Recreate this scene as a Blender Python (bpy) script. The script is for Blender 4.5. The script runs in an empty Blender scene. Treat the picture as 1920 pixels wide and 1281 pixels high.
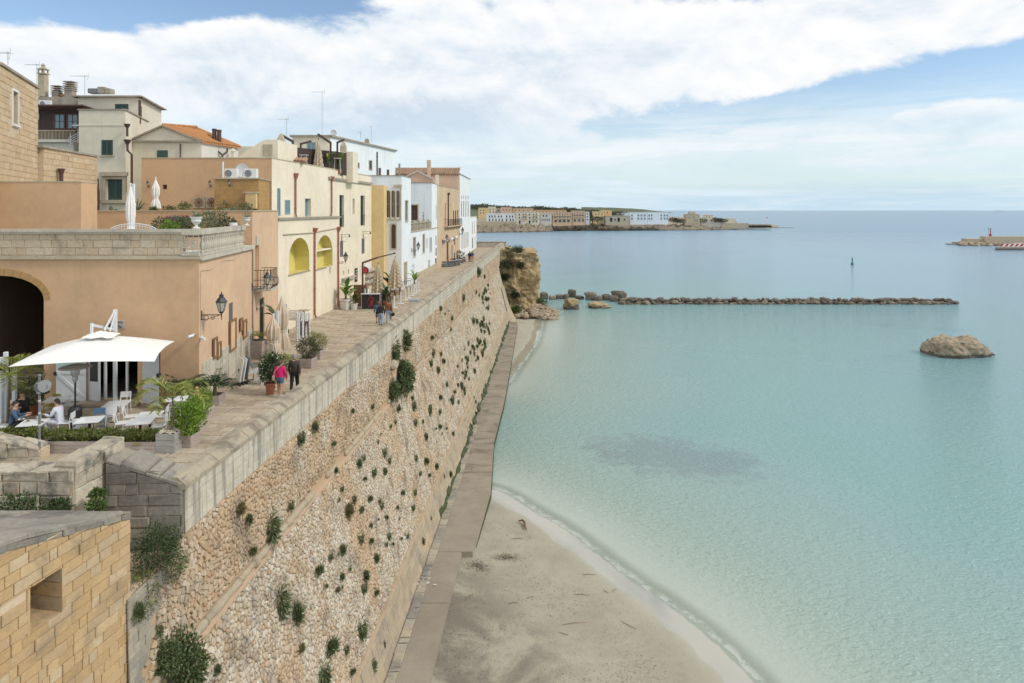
import bpy, bmesh, math, random
import numpy as np
from mathutils import Vector, Matrix, noise
from mathutils.geometry import tessellate_polygon, delaunay_2d_cdt
RN = random.Random(11)
NP = np.random.default_rng(5)
rad = math.radians
SC = bpy.context.scene
COL = SC.collection
# ------------------------------------------------------------------ camera
HC, FPX, CX, HY = 8.2, 1280.0, 960.0, 394.0      # eye height over the promenade (m), focal length, principal column, horizon row (px of 1920)
cam = bpy.data.cameras.new('camera')
cam.sensor_width = 36.0
cam.lens = 24.0
cam.shift_y = -(640.5 - HY) / 1920.0
cam.clip_start = 0.1
cam.clip_end = 60000
camo = bpy.data.objects.new('camera', cam)
COL.objects.link(camo)
camo.location = (0, 0, HC)
camo.rotation_euler = (rad(90), 0, 0)
SC.camera = camo
# ------------------------------------------------------------------ sun and sky
SUN_DIR = Vector((0.80, -0.22, 0.74)).normalized()
sun = bpy.data.lights.new('sun', 'SUN')
sun.energy = 2.0
sun.angle = rad(9)
sun.color = (1.0, 0.94, 0.85)
suno = bpy.data.objects.new('sun', sun)
COL.objects.link(suno)
suno.rotation_euler = SUN_DIR.to_track_quat('Z', 'Y').to_euler()
SC.view_settings.view_transform = 'Standard'
SC.view_settings.look = 'None'
SC.view_settings.gamma = 1.0
SC.view_settings.exposure = 0.0
SC.view_settings.use_curve_mapping = False
SC.cycles.max_bounces = 5
SC.cycles.diffuse_bounces = 3
SC.cycles.glossy_bounces = 2
SC.cycles.transparent_max_bounces = 12
SC.cycles.use_denoising = True
class NT:
 def __init__(s, tree):
  s.t = tree
  s.n = tree.nodes
  s.n.clear()
 def new(s, kind, **kw):
  n = s.n.new(kind)
  for k, v in kw.items():
   setattr(n, k, v)
  return n
 def link(s, a, b):
  s.t.links.new(a, b)
 def val(s, sock, v):
  if hasattr(v, 'is_linked') or hasattr(v, 'links'):
   s.link(v, sock)
  else:
   sock.default_value = v
 def math(s, op, a, b=None, c=None, clamp=False):
  n = s.new('ShaderNodeMath', operation=op, use_clamp=clamp)
  s.val(n.inputs[0], a)
  if b is not None:
   s.val(n.inputs[1], b)
  if c is not None:
   s.val(n.inputs[2], c)
  return n.outputs[0]
 def sstep(s, x, a, b, lo=0.0, hi=1.0):
  n = s.new('ShaderNodeMapRange', interpolation_type='SMOOTHSTEP')
  s.val(n.inputs[0], x)
  for i, v in enumerate((a, b, lo, hi)):
   n.inputs[1 + i].default_value = v
  return n.outputs[0]
 def noise(s, vec, scale, detail=4.0, rough=0.55, dist=0.0, w=None):
  n = s.new('ShaderNodeTexNoise')
  n.inputs['Scale'].default_value = scale
  n.inputs['Detail'].default_value = detail
  n.inputs['Roughness'].default_value = rough
  n.inputs['Distortion'].default_value = dist
  if vec is not None:
   s.link(vec, n.inputs['Vector'])
  return n.outputs['Fac']
 def mapping(s, vec, scale=(1, 1, 1), loc=(0, 0, 0), rot=(0, 0, 0)):
  n = s.new('ShaderNodeMapping')
  n.inputs['Scale'].default_value = scale
  n.inputs['Location'].default_value = loc
  n.inputs['Rotation'].default_value = rot
  s.link(vec, n.inputs['Vector'])
  return n.outputs[0]
 def mix(s, f, a, b, blend='MIX'):
  n = s.new('ShaderNodeMix', data_type='RGBA', blend_type=blend)
  s.val(n.inputs[0], f)
  s.val(n.inputs[6], a if hasattr(a, 'links') else c4(a))
  s.val(n.inputs[7], b if hasattr(b, 'links') else c4(b))
  return n.outputs[2]
 def ramp(s, f, stops, interp='LINEAR'):
  n = s.new('ShaderNodeValToRGB')
  cr = n.color_ramp
  cr.interpolation = interp
  while len(cr.elements) < len(stops):
   cr.elements.new(0.5)
  for e, (p, c) in zip(cr.elements, stops):
   e.position = p
   e.color = c4(c)
  s.link(f, n.inputs[0])
  return n.outputs[0]
def c4(c):
 return tuple(c) if len(c) == 4 else (c[0], c[1], c[2], 1.0)
def make_world():
 w = bpy.data.worlds.new('World')
 SC.world = w
 w.use_nodes = True
 t = NT(w.node_tree)
 sky = t.new('ShaderNodeTexSky', sky_type='NISHITA')
 sky.sun_disc = False
 sky.sun_elevation = math.asin(SUN_DIR.z)
 sky.sun_rotation = math.atan2(SUN_DIR.x, SUN_DIR.y)
 sky.altitude = 0
 sky.air_density = 1.0
 sky.dust_density = 0.3
 sky.ozone_density = 1.6
 tc = t.new('ShaderNodeTexCoord')
 sep = t.new('ShaderNodeSeparateXYZ')
 t.link(tc.outputs['Generated'], sep.inputs[0])
 x, y, z = sep.outputs
 az = t.math('ARCTAN2', x, y)                 # compass bearing, 0 along the sea wall
 el = t.math('ARCSINE', z)
 zz = t.math('ADD', t.math('MAXIMUM', z, 0.0), 0.16)
 cv = t.new('ShaderNodeCombineXYZ')
 t.link(t.math('DIVIDE', x, zz), cv.inputs[0])
 t.link(t.math('DIVIDE', y, zz), cv.inputs[1])
 lay = cv.outputs[0]
 big = t.noise(t.mapping(lay, (0.55, 0.55, 1), (1.3, 0.4, 2.0)), 1.0, 6, 0.56, 0.25)
 sv = t.new('ShaderNodeCombineXYZ')
 t.link(az, sv.inputs[0])
 t.link(t.math('MULTIPLY', el, 1.7), sv.inputs[1])
 def billow(dz):
  return t.noise(t.mapping(sv.outputs[0], (1, 1, 1), (3.1, 7.7 + dz, 0)), 4.6, 10, 0.6, 0.3)
 side = billow(0.0)
 above = billow(0.035)
 fine = t.noise(t.mapping(sv.outputs[0], (0.7, 2.2, 1), (9.1, 1.7, 0)), 6.0, 8, 0.62, 0.5)
 wisp = t.noise(t.mapping(sv.outputs[0], (0.5, 3.2, 1), (2.3, 4.4, 0), (0, 0, 0.12)), 5.0, 9, 0.66, 0.6)
 def bump(a0, e0, ra, re, tilt=0.0):
  da = t.math('SUBTRACT', az, a0)
  de = t.math('SUBTRACT', t.math('SUBTRACT', el, e0), t.math('MULTIPLY', da, tilt))
  q = t.math('ADD', t.math('POWER', t.math('DIVIDE', da, ra), 2.0), t.math('POWER', t.math('DIVIDE', de, re), 2.0))
  return t.math('POWER', 2.718, t.math('MULTIPLY', q, -1.0))
 gap1 = bump(-0.50, 0.278, 0.34, 0.054, 0.16)    # clear sky over the old town
 gap2 = bump(0.60, 0.160, 0.30, 0.030, 0.10)     # clear streak over the harbour mouth
 gap3 = bump(0.16, 0.155, 0.16, 0.016, 0.14)
 bank = bump(-0.35, 0.17, 0.42, 0.080, 0.0)
 bank2 = bump(0.25, 0.235, 0.55, 0.05, 0.06)
 cov = t.math('ADD', t.math('MULTIPLY', big, 0.34), t.math('MULTIPLY', side, 0.66))
 cov = t.math('ADD', cov, 0.09)
 for g, k in ((gap1, -0.38), (gap2, -0.38), (gap3, 0.0), (bank, 0.16), (bank2, 0.14)):
  cov = t.math('ADD', cov, t.math('MULTIPLY', g, k))
 mask = t.math('MULTIPLY', t.sstep(cov, 0.462, 0.56), t.sstep(el, 0.09, 0.16, 0.6, 1.0))
 veil = t.math('MULTIPLY', t.sstep(el, 0.19, 0.05), t.sstep(wisp, 0.38, 0.57, 0.25, 1.0))
 low = t.sstep(el, 0.085, 0.01, 0.0, 0.97)
 mask = t.math('MAXIMUM', mask, t.math('MAXIMUM', veil, low))
 lit = t.math('MULTIPLY_ADD', t.math('SUBTRACT', side, above), 2.6, 0.60)
 depth = t.sstep(cov, 0.50, 0.85, 0.0, 0.30)
 belly = bump(-0.15, 0.135, 0.22, 0.035, 0.10)
 lit = t.math('SUBTRACT', t.math('SUBTRACT', lit, depth), t.math('MULTIPLY', belly, 0.30))
 lit = t.math('ADD', lit, t.math('MULTIPLY', t.math('SUBTRACT', fine, 0.5), 0.45))
 ccol = t.ramp(lit, [(0.05, (0.66, 0.755, 0.86)), (0.28, (0.80, 0.87, 0.94)), (0.48, (0.915, 0.95, 0.98)), (0.70, (1.0, 1.0, 1.0))])
 ccol = t.mix(t.sstep(el, 0.12, 0.02, 0.0, 0.9), ccol, t.mix(t.sstep(wisp, 0.38, 0.64), (0.52, 0.725, 0.875), (0.73, 0.86, 0.94)))
 b1 = t.new('ShaderNodeBackground')
 t.link(sky.outputs[0], b1.inputs[0])
 b1.inputs[1].default_value = 0.15
 b2 = t.new('ShaderNodeBackground')
 t.link(ccol, b2.inputs[0])
 b2.inputs[1].default_value = 1.0
 ms = t.new('ShaderNodeMixShader')
 t.link(mask, ms.inputs[0])
 t.link(b1.outputs[0], ms.inputs[1])
 t.link(b2.outputs[0], ms.inputs[2])
 out = t.new('ShaderNodeOutputWorld')
 t.link(ms.outputs[0], out.inputs[0])
make_world()
# ------------------------------------------------------------------ survey helpers (photo pixel + a known distance or level -> metres)
def at(u, v, Y):
 return Vector(((u - CX) * Y / FPX, Y, HC - (v - HY) * Y / FPX))
def onz(u, v, z=0.0):
 return at(u, v, (HC - z) * FPX / (v - HY))
# ------------------------------------------------------------------ mesh helpers
def mesh_from(name, verts, faces, mats=None, midx=None, smooth=False):
 me = bpy.data.meshes.new(name)
 me.from_pydata([tuple(v) for v in verts], [], faces)
 for m in (mats or []):
  me.materials.append(m)
 if midx:
  me.polygons.foreach_set('material_index', midx)
 if smooth:
  me.polygons.foreach_set('use_smooth', [True] * len(me.polygons))
 me.update()
 return me
def link(o, parent=None):
 COL.objects.link(o)
 if parent is not None:
  o.parent = parent
 return o
def world_of(o):
 m = Matrix.LocRotScale(o.location, o.rotation_euler, o.scale)
 if o.parent is not None:
  m = world_of(o.parent) @ o.matrix_parent_inverse @ m
 return m
def undo(parent):
 return world_of(parent).inverted()
def tag(o, label=None, cat=None, group=None, kind=None):
 if label:
  o['label'] = label
 if cat:
  o['category'] = cat
 if group:
  o['group'] = group
 if kind:
  o['kind'] = kind
 return o
def thing(name, label, cat, loc=(0, 0, 0), rz=0.0, group=None):
 o = bpy.data.objects.new(name, None)
 o.empty_display_size = 0.2
 link(o)
 o.location = loc
 o.rotation_euler = (0, 0, rz)
 return tag(o, label, cat, group)
def children(o):
 return [c for c in COL.objects if c.parent is o]
KIDS = {}
def copy_tree(o, parent=None):
 c = o.copy()
 COL.objects.link(c)
 if parent is not None:
  c.parent = parent
 for ch in list(o.children):
  copy_tree(ch, c)
 return c
def dup(root, loc, rz=0.0, label=None, group=None, scale=None):
 c = copy_tree(root)
 c.location = loc
 c.rotation_euler = (0, 0, rz)
 if scale:
  c.scale = (scale, scale, scale) if not hasattr(scale, '__len__') else scale
 if label:
  c['label'] = label
 if group:
  c['group'] = group
 return c
class MB:
 def __init__(s):
  s.v = []
  s.f = []
  s.m = []
  s.cur = 0
 def add(s, verts, faces):
  o = len(s.v)
  s.v += [tuple(v) for v in verts]
  s.f += [tuple(i + o for i in f) for f in faces]
  s.m += [s.cur] * len(faces)
  return s
 def box(s, c, size, rz=0.0, bev=0.0, rx=0.0, ry=0.0):
  hx, hy, hz = size[0] / 2, size[1] / 2, size[2] / 2
  mt = Matrix.Rotation(rz, 3, 'Z') @ Matrix.Rotation(ry, 3, 'Y') @ Matrix.Rotation(rx, 3, 'X')
  c = Vector(c)
  if bev <= 0:
   p = [(-hx, -hy, -hz), (hx, -hy, -hz), (hx, hy, -hz), (-hx, hy, -hz), (-hx, -hy, hz), (hx, -hy, hz), (hx, hy, hz), (-hx, hy, hz)]
   fs = [(0, 3, 2, 1), (4, 5, 6, 7), (0, 1, 5, 4), (1, 2, 6, 5), (2, 3, 7, 6), (3, 0, 4, 7)]
  else:
   b = min(bev, hx * .9, hy * .9, hz * .9)
   p = []
   for z, i in ((-hz, b), (-hz + b, 0), (hz - b, 0), (hz, b)):
    p += [(-hx + i, -hy + i, z), (hx - i, -hy + i, z), (hx - i, hy - i, z), (-hx + i, hy - i, z)]
   fs = [(3, 2, 1, 0), (12, 13, 14, 15)]
   for k in range(3):
    for j in range(4):
     a, e = k * 4 + j, k * 4 + (j + 1) % 4
     fs.append((a, e, e + 4, a + 4))
  return s.add([c + mt @ Vector(q) for q in p], fs)
 def bar(s, a, b, w, h=None, up=(0, 0, 1)):
  a, b = Vector(a), Vector(b)
  h = h or w
  d = (b - a).normalized()
  up = Vector(up)
  sd = d.cross(up)
  if sd.length < 1e-4:
   sd = d.cross(Vector((1, 0, 0)))
  sd.normalize()
  u2 = sd.cross(d).normalized()
  p = []
  for q in (a, b):
   p += [q - sd * w / 2 - u2 * h / 2, q + sd * w / 2 - u2 * h / 2, q + sd * w / 2 + u2 * h / 2, q - sd * w / 2 + u2 * h / 2]
  return s.add(p, [(0, 1, 2, 3), (7, 6, 5, 4), (0, 4, 5, 1), (1, 5, 6, 2), (2, 6, 7, 3), (3, 7, 4, 0)])
 def tube(s, pts, r, n=8, cap=True):
  pts = [Vector(p) for p in pts]
  rs = r if hasattr(r, '__len__') else [r] * len(pts)
  vs = []
  ref = None
  for i, p in enumerate(pts):
   d = (pts[min(i + 1, len(pts) - 1)] - pts[max(i - 1, 0)]).normalized()
   if ref is None:
    ref = d.cross(Vector((0, 0, 1)))
    if ref.length < 1e-3:
     ref = Vector((1, 0, 0))
   sd = (ref - d * ref.dot(d)).normalized()
   ref = sd
   up = d.cross(sd)
   for k in range(n):
    a = 2 * math.pi * k / n
    vs.append(p + (sd * math.cos(a) + up * math.sin(a)) * rs[i])
  fs = []
  for i in range(len(pts) - 1):
   for k in range(n):
    a, b = i * n + k, i * n + (k + 1) % n
    fs.append((a, b, b + n, a + n))
  if cap:
   fs.append(tuple(range(n - 1, -1, -1)))
   o = (len(pts) - 1) * n
   fs.append(tuple(o + k for k in range(n)))
  return s.add(vs, fs)
 def lathe(s, prof, c=(0, 0, 0), n=16, sx=1.0, sy=1.0):
  c = Vector(c)
  vs = []
  for r, z in prof:
   for k in range(n):
    a = 2 * math.pi * (k + .5) / n
    vs.append(c + Vector((math.cos(a) * r * sx, math.sin(a) * r * sy, z)))
  fs = []
  for i in range(len(prof) - 1):
   for k in range(n):
    a, b = i * n + k, i * n + (k + 1) % n
    fs.append((a, b, b + n, a + n))
  fs.append(tuple(range(n - 1, -1, -1)))
  o = (len(prof) - 1) * n
  fs.append(tuple(o + k for k in range(n)))
  return s.add(vs, fs)
 def prism(s, poly, z0, z1):
  n = len(poly)
  vs = [(p[0], p[1], z0) for p in poly] + [(p[0], p[1], z1) for p in poly]
  tri = tessellate_polygon([[Vector((p[0], p[1], 0)) for p in poly]])
  fs = [tuple(reversed(t)) for t in tri] + [tuple(i + n for i in t) for t in tri]
  fs += [(i, (i + 1) % n, (i + 1) % n + n, i + n) for i in range(n)]
  return s.add(vs, fs)
 def extrude(s, poly3, vec):
  n = len(poly3)
  vec = Vector(vec)
  vs = [Vector(p) for p in poly3]
  tri = tessellate_polygon([vs])
  vs = vs + [p + vec for p in vs]
  fs = [tuple(t) for t in tri] + [tuple(i + n for i in reversed(t)) for t in tri]
  fs += [(i, i + n, (i + 1) % n + n, (i + 1) % n) for i in range(n)]
  return s.add(vs, fs)
 def ball(s, c, r, n=10, m=7):
  rr = r if hasattr(r, '__len__') else (r, r, r)
  c = Vector(c)
  vs = [c + Vector((0, 0, -rr[2]))]
  for i in range(1, m):
   t = math.pi * i / m
   for k in range(n):
    a = 2 * math.pi * k / n
    vs.append(c + Vector((math.sin(t) * math.cos(a) * rr[0], math.sin(t) * math.sin(a) * rr[1], -math.cos(t) * rr[2])))
  vs.append(c + Vector((0, 0, rr[2])))
  fs = [(0, 1 + (k + 1) % n, 1 + k) for k in range(n)]
  for i in range(m - 2):
   for k in range(n):
    a, b = 1 + i * n + k, 1 + i * n + (k + 1) % n
    fs.append((a, b, b + n, a + n))
  o = 1 + (m - 2) * n
  fs += [(o + k, o + (k + 1) % n, len(vs) - 1) for k in range(n)]
  return s.add(vs, fs)
 def mesh(s, name, mat, smooth=False):
  mats = mat if isinstance(mat, (list, tuple)) else [mat]
  return mesh_from(name, s.v, s.f, mats, s.m, smooth)
 def build(s, name, mat, parent=None, world=False, smooth=False):
  o = bpy.data.objects.new(name, s.mesh(name, mat, smooth))
  link(o, parent)
  if world and parent is not None:
   o.matrix_parent_inverse = undo(parent)
  return o
 def wb(s, name, mat, parent):
  return s.build(name, M[mat], parent, True)
def np_mesh(name, V, faces_by_n, mats, smooth=False):
 me = bpy.data.meshes.new(name)
 me.vertices.add(len(V))
 me.vertices.foreach_set('co', np.asarray(V, dtype=np.float32).ravel())
 nl = sum(f.size for f in faces_by_n)
 me.loops.add(nl)
 me.polygons.add(sum(len(f) for f in faces_by_n))
 li = np.concatenate([f.ravel() for f in faces_by_n]).astype(np.int32)
 tot = np.concatenate([np.full(len(f), f.shape[1]) for f in faces_by_n]).astype(np.int32)
 st = np.concatenate([[0], np.cumsum(tot)[:-1]]).astype(np.int32)
 me.loops.foreach_set('vertex_index', li)
 me.polygons.foreach_set('loop_start', st)
 me.polygons.foreach_set('loop_total', tot)
 if smooth:
  me.polygons.foreach_set('use_smooth', np.ones(len(tot), dtype=bool))
 for m in mats:
  me.materials.append(m)
 me.update(calc_edges=True)
 me.validate()
 return me
def frusta(P, nrm, h, inset=0.82, shoulder=0.6, tilt=0.0):
 m, n, _ = P.shape
 N = np.broadcast_to(np.asarray(nrm, dtype=float), (m, 3))[:, None, :]
 H = np.asarray(h)[:, None, None]
 c = P.mean(axis=1, keepdims=True)
 r1 = P + N * H * shoulder
 r2 = c + (P - c) * inset + N * H
 if tilt:
  r2 = r2 + N * (NP.uniform(-tilt, tilt, (m, n, 1)) * H)
 V = np.concatenate([P, r1, r2], axis=1).reshape(-1, 3)
 base = (np.arange(m) * 3 * n)[:, None]
 q = []
 for k in range(2):
  for i in range(n):
   j = (i + 1) % n
   q.append(np.stack([base[:, 0] + k * n + i, base[:, 0] + k * n + j, base[:, 0] + (k + 1) * n + j, base[:, 0] + (k + 1) * n + i], axis=1))
 cap = base + 2 * n + np.arange(n)[None, :]
 return V, [np.concatenate(q), cap]
def pieces(parent, name, P, nrm, h, mat, score=None, limit=300, rest='stuff', **kw):
 m = len(P)
 N = np.broadcast_to(np.asarray(nrm, dtype=float), (m, 3))
 order = np.argsort(-np.asarray(score)) if score is not None else np.arange(m)
 own, others = order[:limit], order[limit:]
 inv = undo(parent)
 for i in own:
  V, F = frusta(P[i:i + 1], N[i:i + 1], h[i:i + 1], **kw)
  c = P[i].mean(axis=0)
  me = mesh_from(name, V - c, [tuple(int(a) for a in f) for g in F for f in g], [mat])
  o = bpy.data.objects.new(name, me)
  o.location = c
  link(o, parent)
  o.matrix_parent_inverse = inv
 if len(others) and rest:
  V, F = frusta(P[others], N[others], h[others], **kw)
  o = bpy.data.objects.new('small_' + name if rest == 'stuff' else rest, np_mesh(name, V, F, [mat]))
  link(o, parent)
  o.matrix_parent_inverse = inv
  tag(o, kind='stuff')
def blocks_2d(s0, s1, t0, t1, ch, bl, gap=0.015, jit=0.12, chj=0.06):
 out = []
 t = t0
 row = 0
 while t < t1 - 1e-3:
  hh = min(ch * (1 + NP.uniform(-chj, chj)), t1 - t)
  if t1 - t - hh < ch * 0.35:
   hh = t1 - t
  s = s0 - (bl * .5 if row % 2 else 0) - NP.uniform(0, bl * .3)
  while s < s1:
   L = bl * (1 + NP.uniform(-jit, jit) * 2)
   a, b = max(s, s0), min(s + L, s1)
   if b - a > 0.06:
    out.append([[a + gap / 2, t + gap / 2], [b - gap / 2, t + gap / 2], [b - gap / 2, t + hh - gap / 2], [a + gap / 2, t + hh - gap / 2]])
   s += L
  t += hh
  row += 1
 return np.array(out)
def voronoi_2d(s0, s1, t0, t1, a):
 nx, ny = int((s1 - s0) / a) + 2, int((t1 - t0) / a) + 2
 gx, gy = np.meshgrid(np.arange(nx), np.arange(ny))
 pts = np.stack([s0 - a / 2 + (gx + NP.uniform(.02, .98, gx.shape)) * a, t0 - a / 2 + (gy + NP.uniform(.02, .98, gx.shape)) * a], axis=-1).reshape(-1, 2)
 pts = pts[NP.random(len(pts)) > .14]
 res = delaunay_2d_cdt([Vector(q) for q in pts], [], [], 0, 1e-6)
 V = np.array([tuple(v) for v in res[0]])
 T = np.array([f for f in res[2] if len(f) == 3])
 A, B, C = V[T[:, 0]], V[T[:, 1]], V[T[:, 2]]
 d = 2 * (A[:, 0] * (B[:, 1] - C[:, 1]) + B[:, 0] * (C[:, 1] - A[:, 1]) + C[:, 0] * (A[:, 1] - B[:, 1]))
 a2, b2, c2 = (A ** 2).sum(1), (B ** 2).sum(1), (C ** 2).sum(1)
 cc = np.stack([(a2 * (B[:, 1] - C[:, 1]) + b2 * (C[:, 1] - A[:, 1]) + c2 * (A[:, 1] - B[:, 1])) / d, (a2 * (C[:, 0] - B[:, 0]) + b2 * (A[:, 0] - C[:, 0]) + c2 * (B[:, 0] - A[:, 0])) / d], axis=1)
 vi = T.ravel()
 ti = np.repeat(np.arange(len(T)), 3)
 rel = cc[ti] - V[vi]
 o = np.lexsort((np.arctan2(rel[:, 1], rel[:, 0]), vi))
 vi, ti = vi[o], ti[o]
 cut = np.flatnonzero(np.diff(vi)) + 1
 out = {}
 for g in np.split(ti, cut):
  p = cc[g]
  if len(g) < 4 or len(g) > 9 or np.ptp(p[:, 0]) > 2.6 * a or np.ptp(p[:, 1]) > 2.6 * a:
   continue
  if p[:, 0].min() < s0 or p[:, 0].max() > s1 or p[:, 1].min() < t0 or p[:, 1].max() > t1:
   p = np.clip(p, (s0, t0), (s1, t1))
   if np.ptp(p[:, 0]) < .05 or np.ptp(p[:, 1]) < .05:
    continue
  out.setdefault(len(p), []).append(p)
 return {k: np.array(v) for k, v in out.items()}
# ------------------------------------------------------------------ materials
M = {}
def new_mat(name):
 m = bpy.data.materials.new(name)
 m.use_nodes = True
 t = NT(m.node_tree)
 out = t.new('ShaderNodeOutputMaterial')
 b = t.new('ShaderNodeBsdfPrincipled')
 t.link(b.outputs[0], out.inputs[0])
 M[name] = m
 return m, t, b
def pos(t):
 return t.new('ShaderNodeNewGeometry').outputs['Position']
def rnd(t):
 g = t.new('ShaderNodeNewGeometry').outputs['Random Per Island']
 o = t.new('ShaderNodeObjectInfo').outputs['Random']
 return t.math('FRACT', t.math('ADD', g, o))
def bump(t, b, h, dist, strength=1.0):
 n = t.new('ShaderNodeBump')
 n.inputs['Strength'].default_value = strength
 n.inputs['Distance'].default_value = dist
 t.link(h, n.inputs['Height'])
 t.link(n.outputs[0], b.inputs['Normal'])
def plain(name, col, rough=0.6, metal=0.0, spec=0.5, var=0.0):
 m, t, b = new_mat(name)
 b.inputs['Base Color'].default_value = c4(col)
 if var:
  f = t.noise(pos(t), 6.0, 4)
  t.link(t.mix(f, [c * (1 - var) for c in col], [min(1, c * (1 + var)) for c in col]), b.inputs['Base Color'])
 b.inputs['Roughness'].default_value = rough
 b.inputs['Metallic'].default_value = metal
 b.inputs['Specular IOR Level'].default_value = spec
 return m
def plaster(name, col, dirt=(0.30, 0.26, 0.21), amt=0.25, var=0.12, streak=0.5, scale=1.0, fade=None):
 m, t, b = new_mat(name)
 p = pos(t)
 big = t.noise(p, 0.35 * scale, 5, 0.6, 0.4)
 mid = t.noise(p, 2.2 * scale, 6, 0.65)
 run = t.noise(t.mapping(p, (2.4, 2.4, 0.16)), 1.0, 5, 0.6)
 fine = t.noise(p, 38.0, 3, 0.6)
 tone = t.math('ADD', t.math('MULTIPLY', big, 0.6), t.math('MULTIPLY', mid, 0.4))
 c = t.mix(t.sstep(tone, 0.3, 0.7), [x * (1 - var) for x in col], [min(1, x * (1 + var * .7)) for x in col])
 d = t.math('ADD', t.math('MULTIPLY', t.sstep(run, 0.52, 0.8), streak), t.math('MULTIPLY', t.sstep(mid, 0.6, 0.85), 0.35))
 c = t.mix(t.math('MULTIPLY', d, amt), c, dirt)
 c = t.mix(0.08, c, t.ramp(fine, [(0.3, (0, 0, 0)), (0.7, (1, 1, 1))]), 'OVERLAY')
 t.link(c, b.inputs['Base Color'])
 b.inputs['Roughness'].default_value = 0.92
 b.inputs['Specular IOR Level'].default_value = 0.2
 bump(t, b, t.math('ADD', t.math('MULTIPLY', mid, 0.7), t.math('MULTIPLY', fine, 0.3)), 0.012)
 return m
def stone(name, cols, dirt=(0.12, 0.11, 0.10), amt=0.3, grain=14.0, bmp=0.02, streak=0.0, big=0.5, lichen=0.0, dirt_lo=0.5, zdark=None, patch=None):
 m, t, b = new_mat(name)
 p = pos(t)
 r = rnd(t)
 k = len(cols)
 c = t.ramp(r, [(i / max(1, k - 1), q) for i, q in enumerate(cols)], 'LINEAR')
 n1 = t.noise(p, grain, 6, 0.65)
 n2 = t.noise(p, big, 6, 0.62, 0.3)
 n3 = t.noise(p, grain * 4.5, 4, 0.6)
 c = t.mix(t.sstep(n1, 0.32, 0.72, 0.0, 0.45), c, [x * 0.62 for x in cols[k // 2]])
 c = t.mix(t.sstep(n3, 0.4, 0.75, 0.0, 0.16), c, (0.72, 0.67, 0.59))
 if patch:
  n6 = t.noise(t.mapping(p, (1, 1, 1), (5, 9, 2)), 0.33, 5, 0.62, 0.4)
  sz = t.new('ShaderNodeSeparateXYZ')
  t.link(p, sz.inputs[0])
  n6 = t.math('ADD', n6, t.sstep(sz.outputs[2], -3.7, -3.2, -0.02, 0.09))
  c = t.mix(t.sstep(n6, 0.46, 0.64, 0.0, 0.5), c, patch)
 d = t.sstep(n2, dirt_lo, dirt_lo + 0.22)
 if streak:
  run = t.noise(t.mapping(p, (3.6, 3.6, 0.18)), 1.0, 5, 0.62)
  d = t.math('MAXIMUM', d, t.math('MULTIPLY', t.sstep(run, 0.47, 0.66), streak))
 c = t.mix(t.math('MULTIPLY', d, amt), c, dirt)
 if lichen:
  n4 = t.noise(t.mapping(p, (1, 1, 1), (7, 3, 1)), 0.9, 6, 0.7, 0.5)
  c = t.mix(t.sstep(n4, 0.56, 0.7, 0.0, lichen), c, (0.42, 0.40, 0.16))
 t.link(c, b.inputs['Base Color'])
 b.inputs['Roughness'].default_value = 0.93
 b.inputs['Specular IOR Level'].default_value = 0.2
 bump(t, b, t.math('ADD', t.math('MULTIPLY', n1, 0.7), t.math('MULTIPLY', n3, 0.3)), bmp)
 return m
def leafmat(name, a, bcol, rough=0.55):
 m, t, b = new_mat(name)
 r = rnd(t)
 n = t.noise(pos(t), 3.0, 3)
 f = t.math('ADD', t.math('MULTIPLY', r, 0.7), t.math('MULTIPLY', n, 0.3))
 t.link(t.ramp(f, [(0.1, a), (0.55, [(x + y) / 2 for x, y in zip(a, bcol)]), (0.9, bcol)]), b.inputs['Base Color'])
 b.inputs['Roughness'].default_value = rough
 b.inputs['Specular IOR Level'].default_value = 0.35
 return m
def wood(name, a, bcol, axis='z', rough=0.75):
 m, t, b = new_mat(name)
 tc = t.new('ShaderNodeTexCoord').outputs['Object']
 sc = {'z': (9, 9, 0.7), 'x': (0.7, 9, 9), 'y': (9, 0.7, 9)}[axis]
 n = t.noise(t.mapping(tc, sc), 2.2, 6, 0.65, 0.6)
 r = rnd(t)
 c = t.mix(t.sstep(n, 0.3, 0.7), a, bcol)
 c = t.mix(t.math('MULTIPLY', r, 0.22), c, [x * .6 for x in a])
 t.link(c, b.inputs['Base Color'])
 b.inputs['Roughness'].default_value = rough
 bump(t, b, n, 0.004)
 return m
plaster('orange_plaster', (0.59, 0.395, 0.24), amt=0.38, var=0.13)
plaster('orange_plaster_b', (0.60, 0.40, 0.245), amt=0.25, var=0.10)
plaster('peach_plaster', (0.65, 0.455, 0.30), amt=0.42, var=0.13)
plaster('cream_plaster', (0.78, 0.70, 0.55), dirt=(0.36, 0.27, 0.17), amt=0.5, var=0.12)
plaster('pale_cream', (0.70, 0.65, 0.53), dirt=(0.28, 0.25, 0.2), amt=0.38, var=0.09)
plaster('yellow_plaster', (0.70, 0.52, 0.27), amt=0.25)
plaster('niche_yellow', (0.66, 0.58, 0.20), amt=0.2)
plaster('white_plaster', (0.75, 0.79, 0.81), dirt=(0.36, 0.37, 0.37), amt=0.45, var=0.08)
plaster('white_plaster_b', (0.74, 0.77, 0.78), dirt=(0.38, 0.40, 0.40), amt=0.4, var=0.06)
plaster('tan_plaster', (0.58, 0.44, 0.30), amt=0.4, var=0.14)
plaster('passage_shade_plaster', (0.13, 0.095, 0.07), amt=0.4)  # darkness inside the arched passage is painted into this wall colour
plaster('pink_plaster', (0.62, 0.44, 0.32), amt=0.3)
plaster('old_white', (0.60, 0.58, 0.53), dirt=(0.2, 0.19, 0.18), amt=0.7, var=0.1)
plaster('concrete', (0.36, 0.33, 0.30), dirt=(0.14, 0.13, 0.12), amt=0.6, var=0.18)
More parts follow.
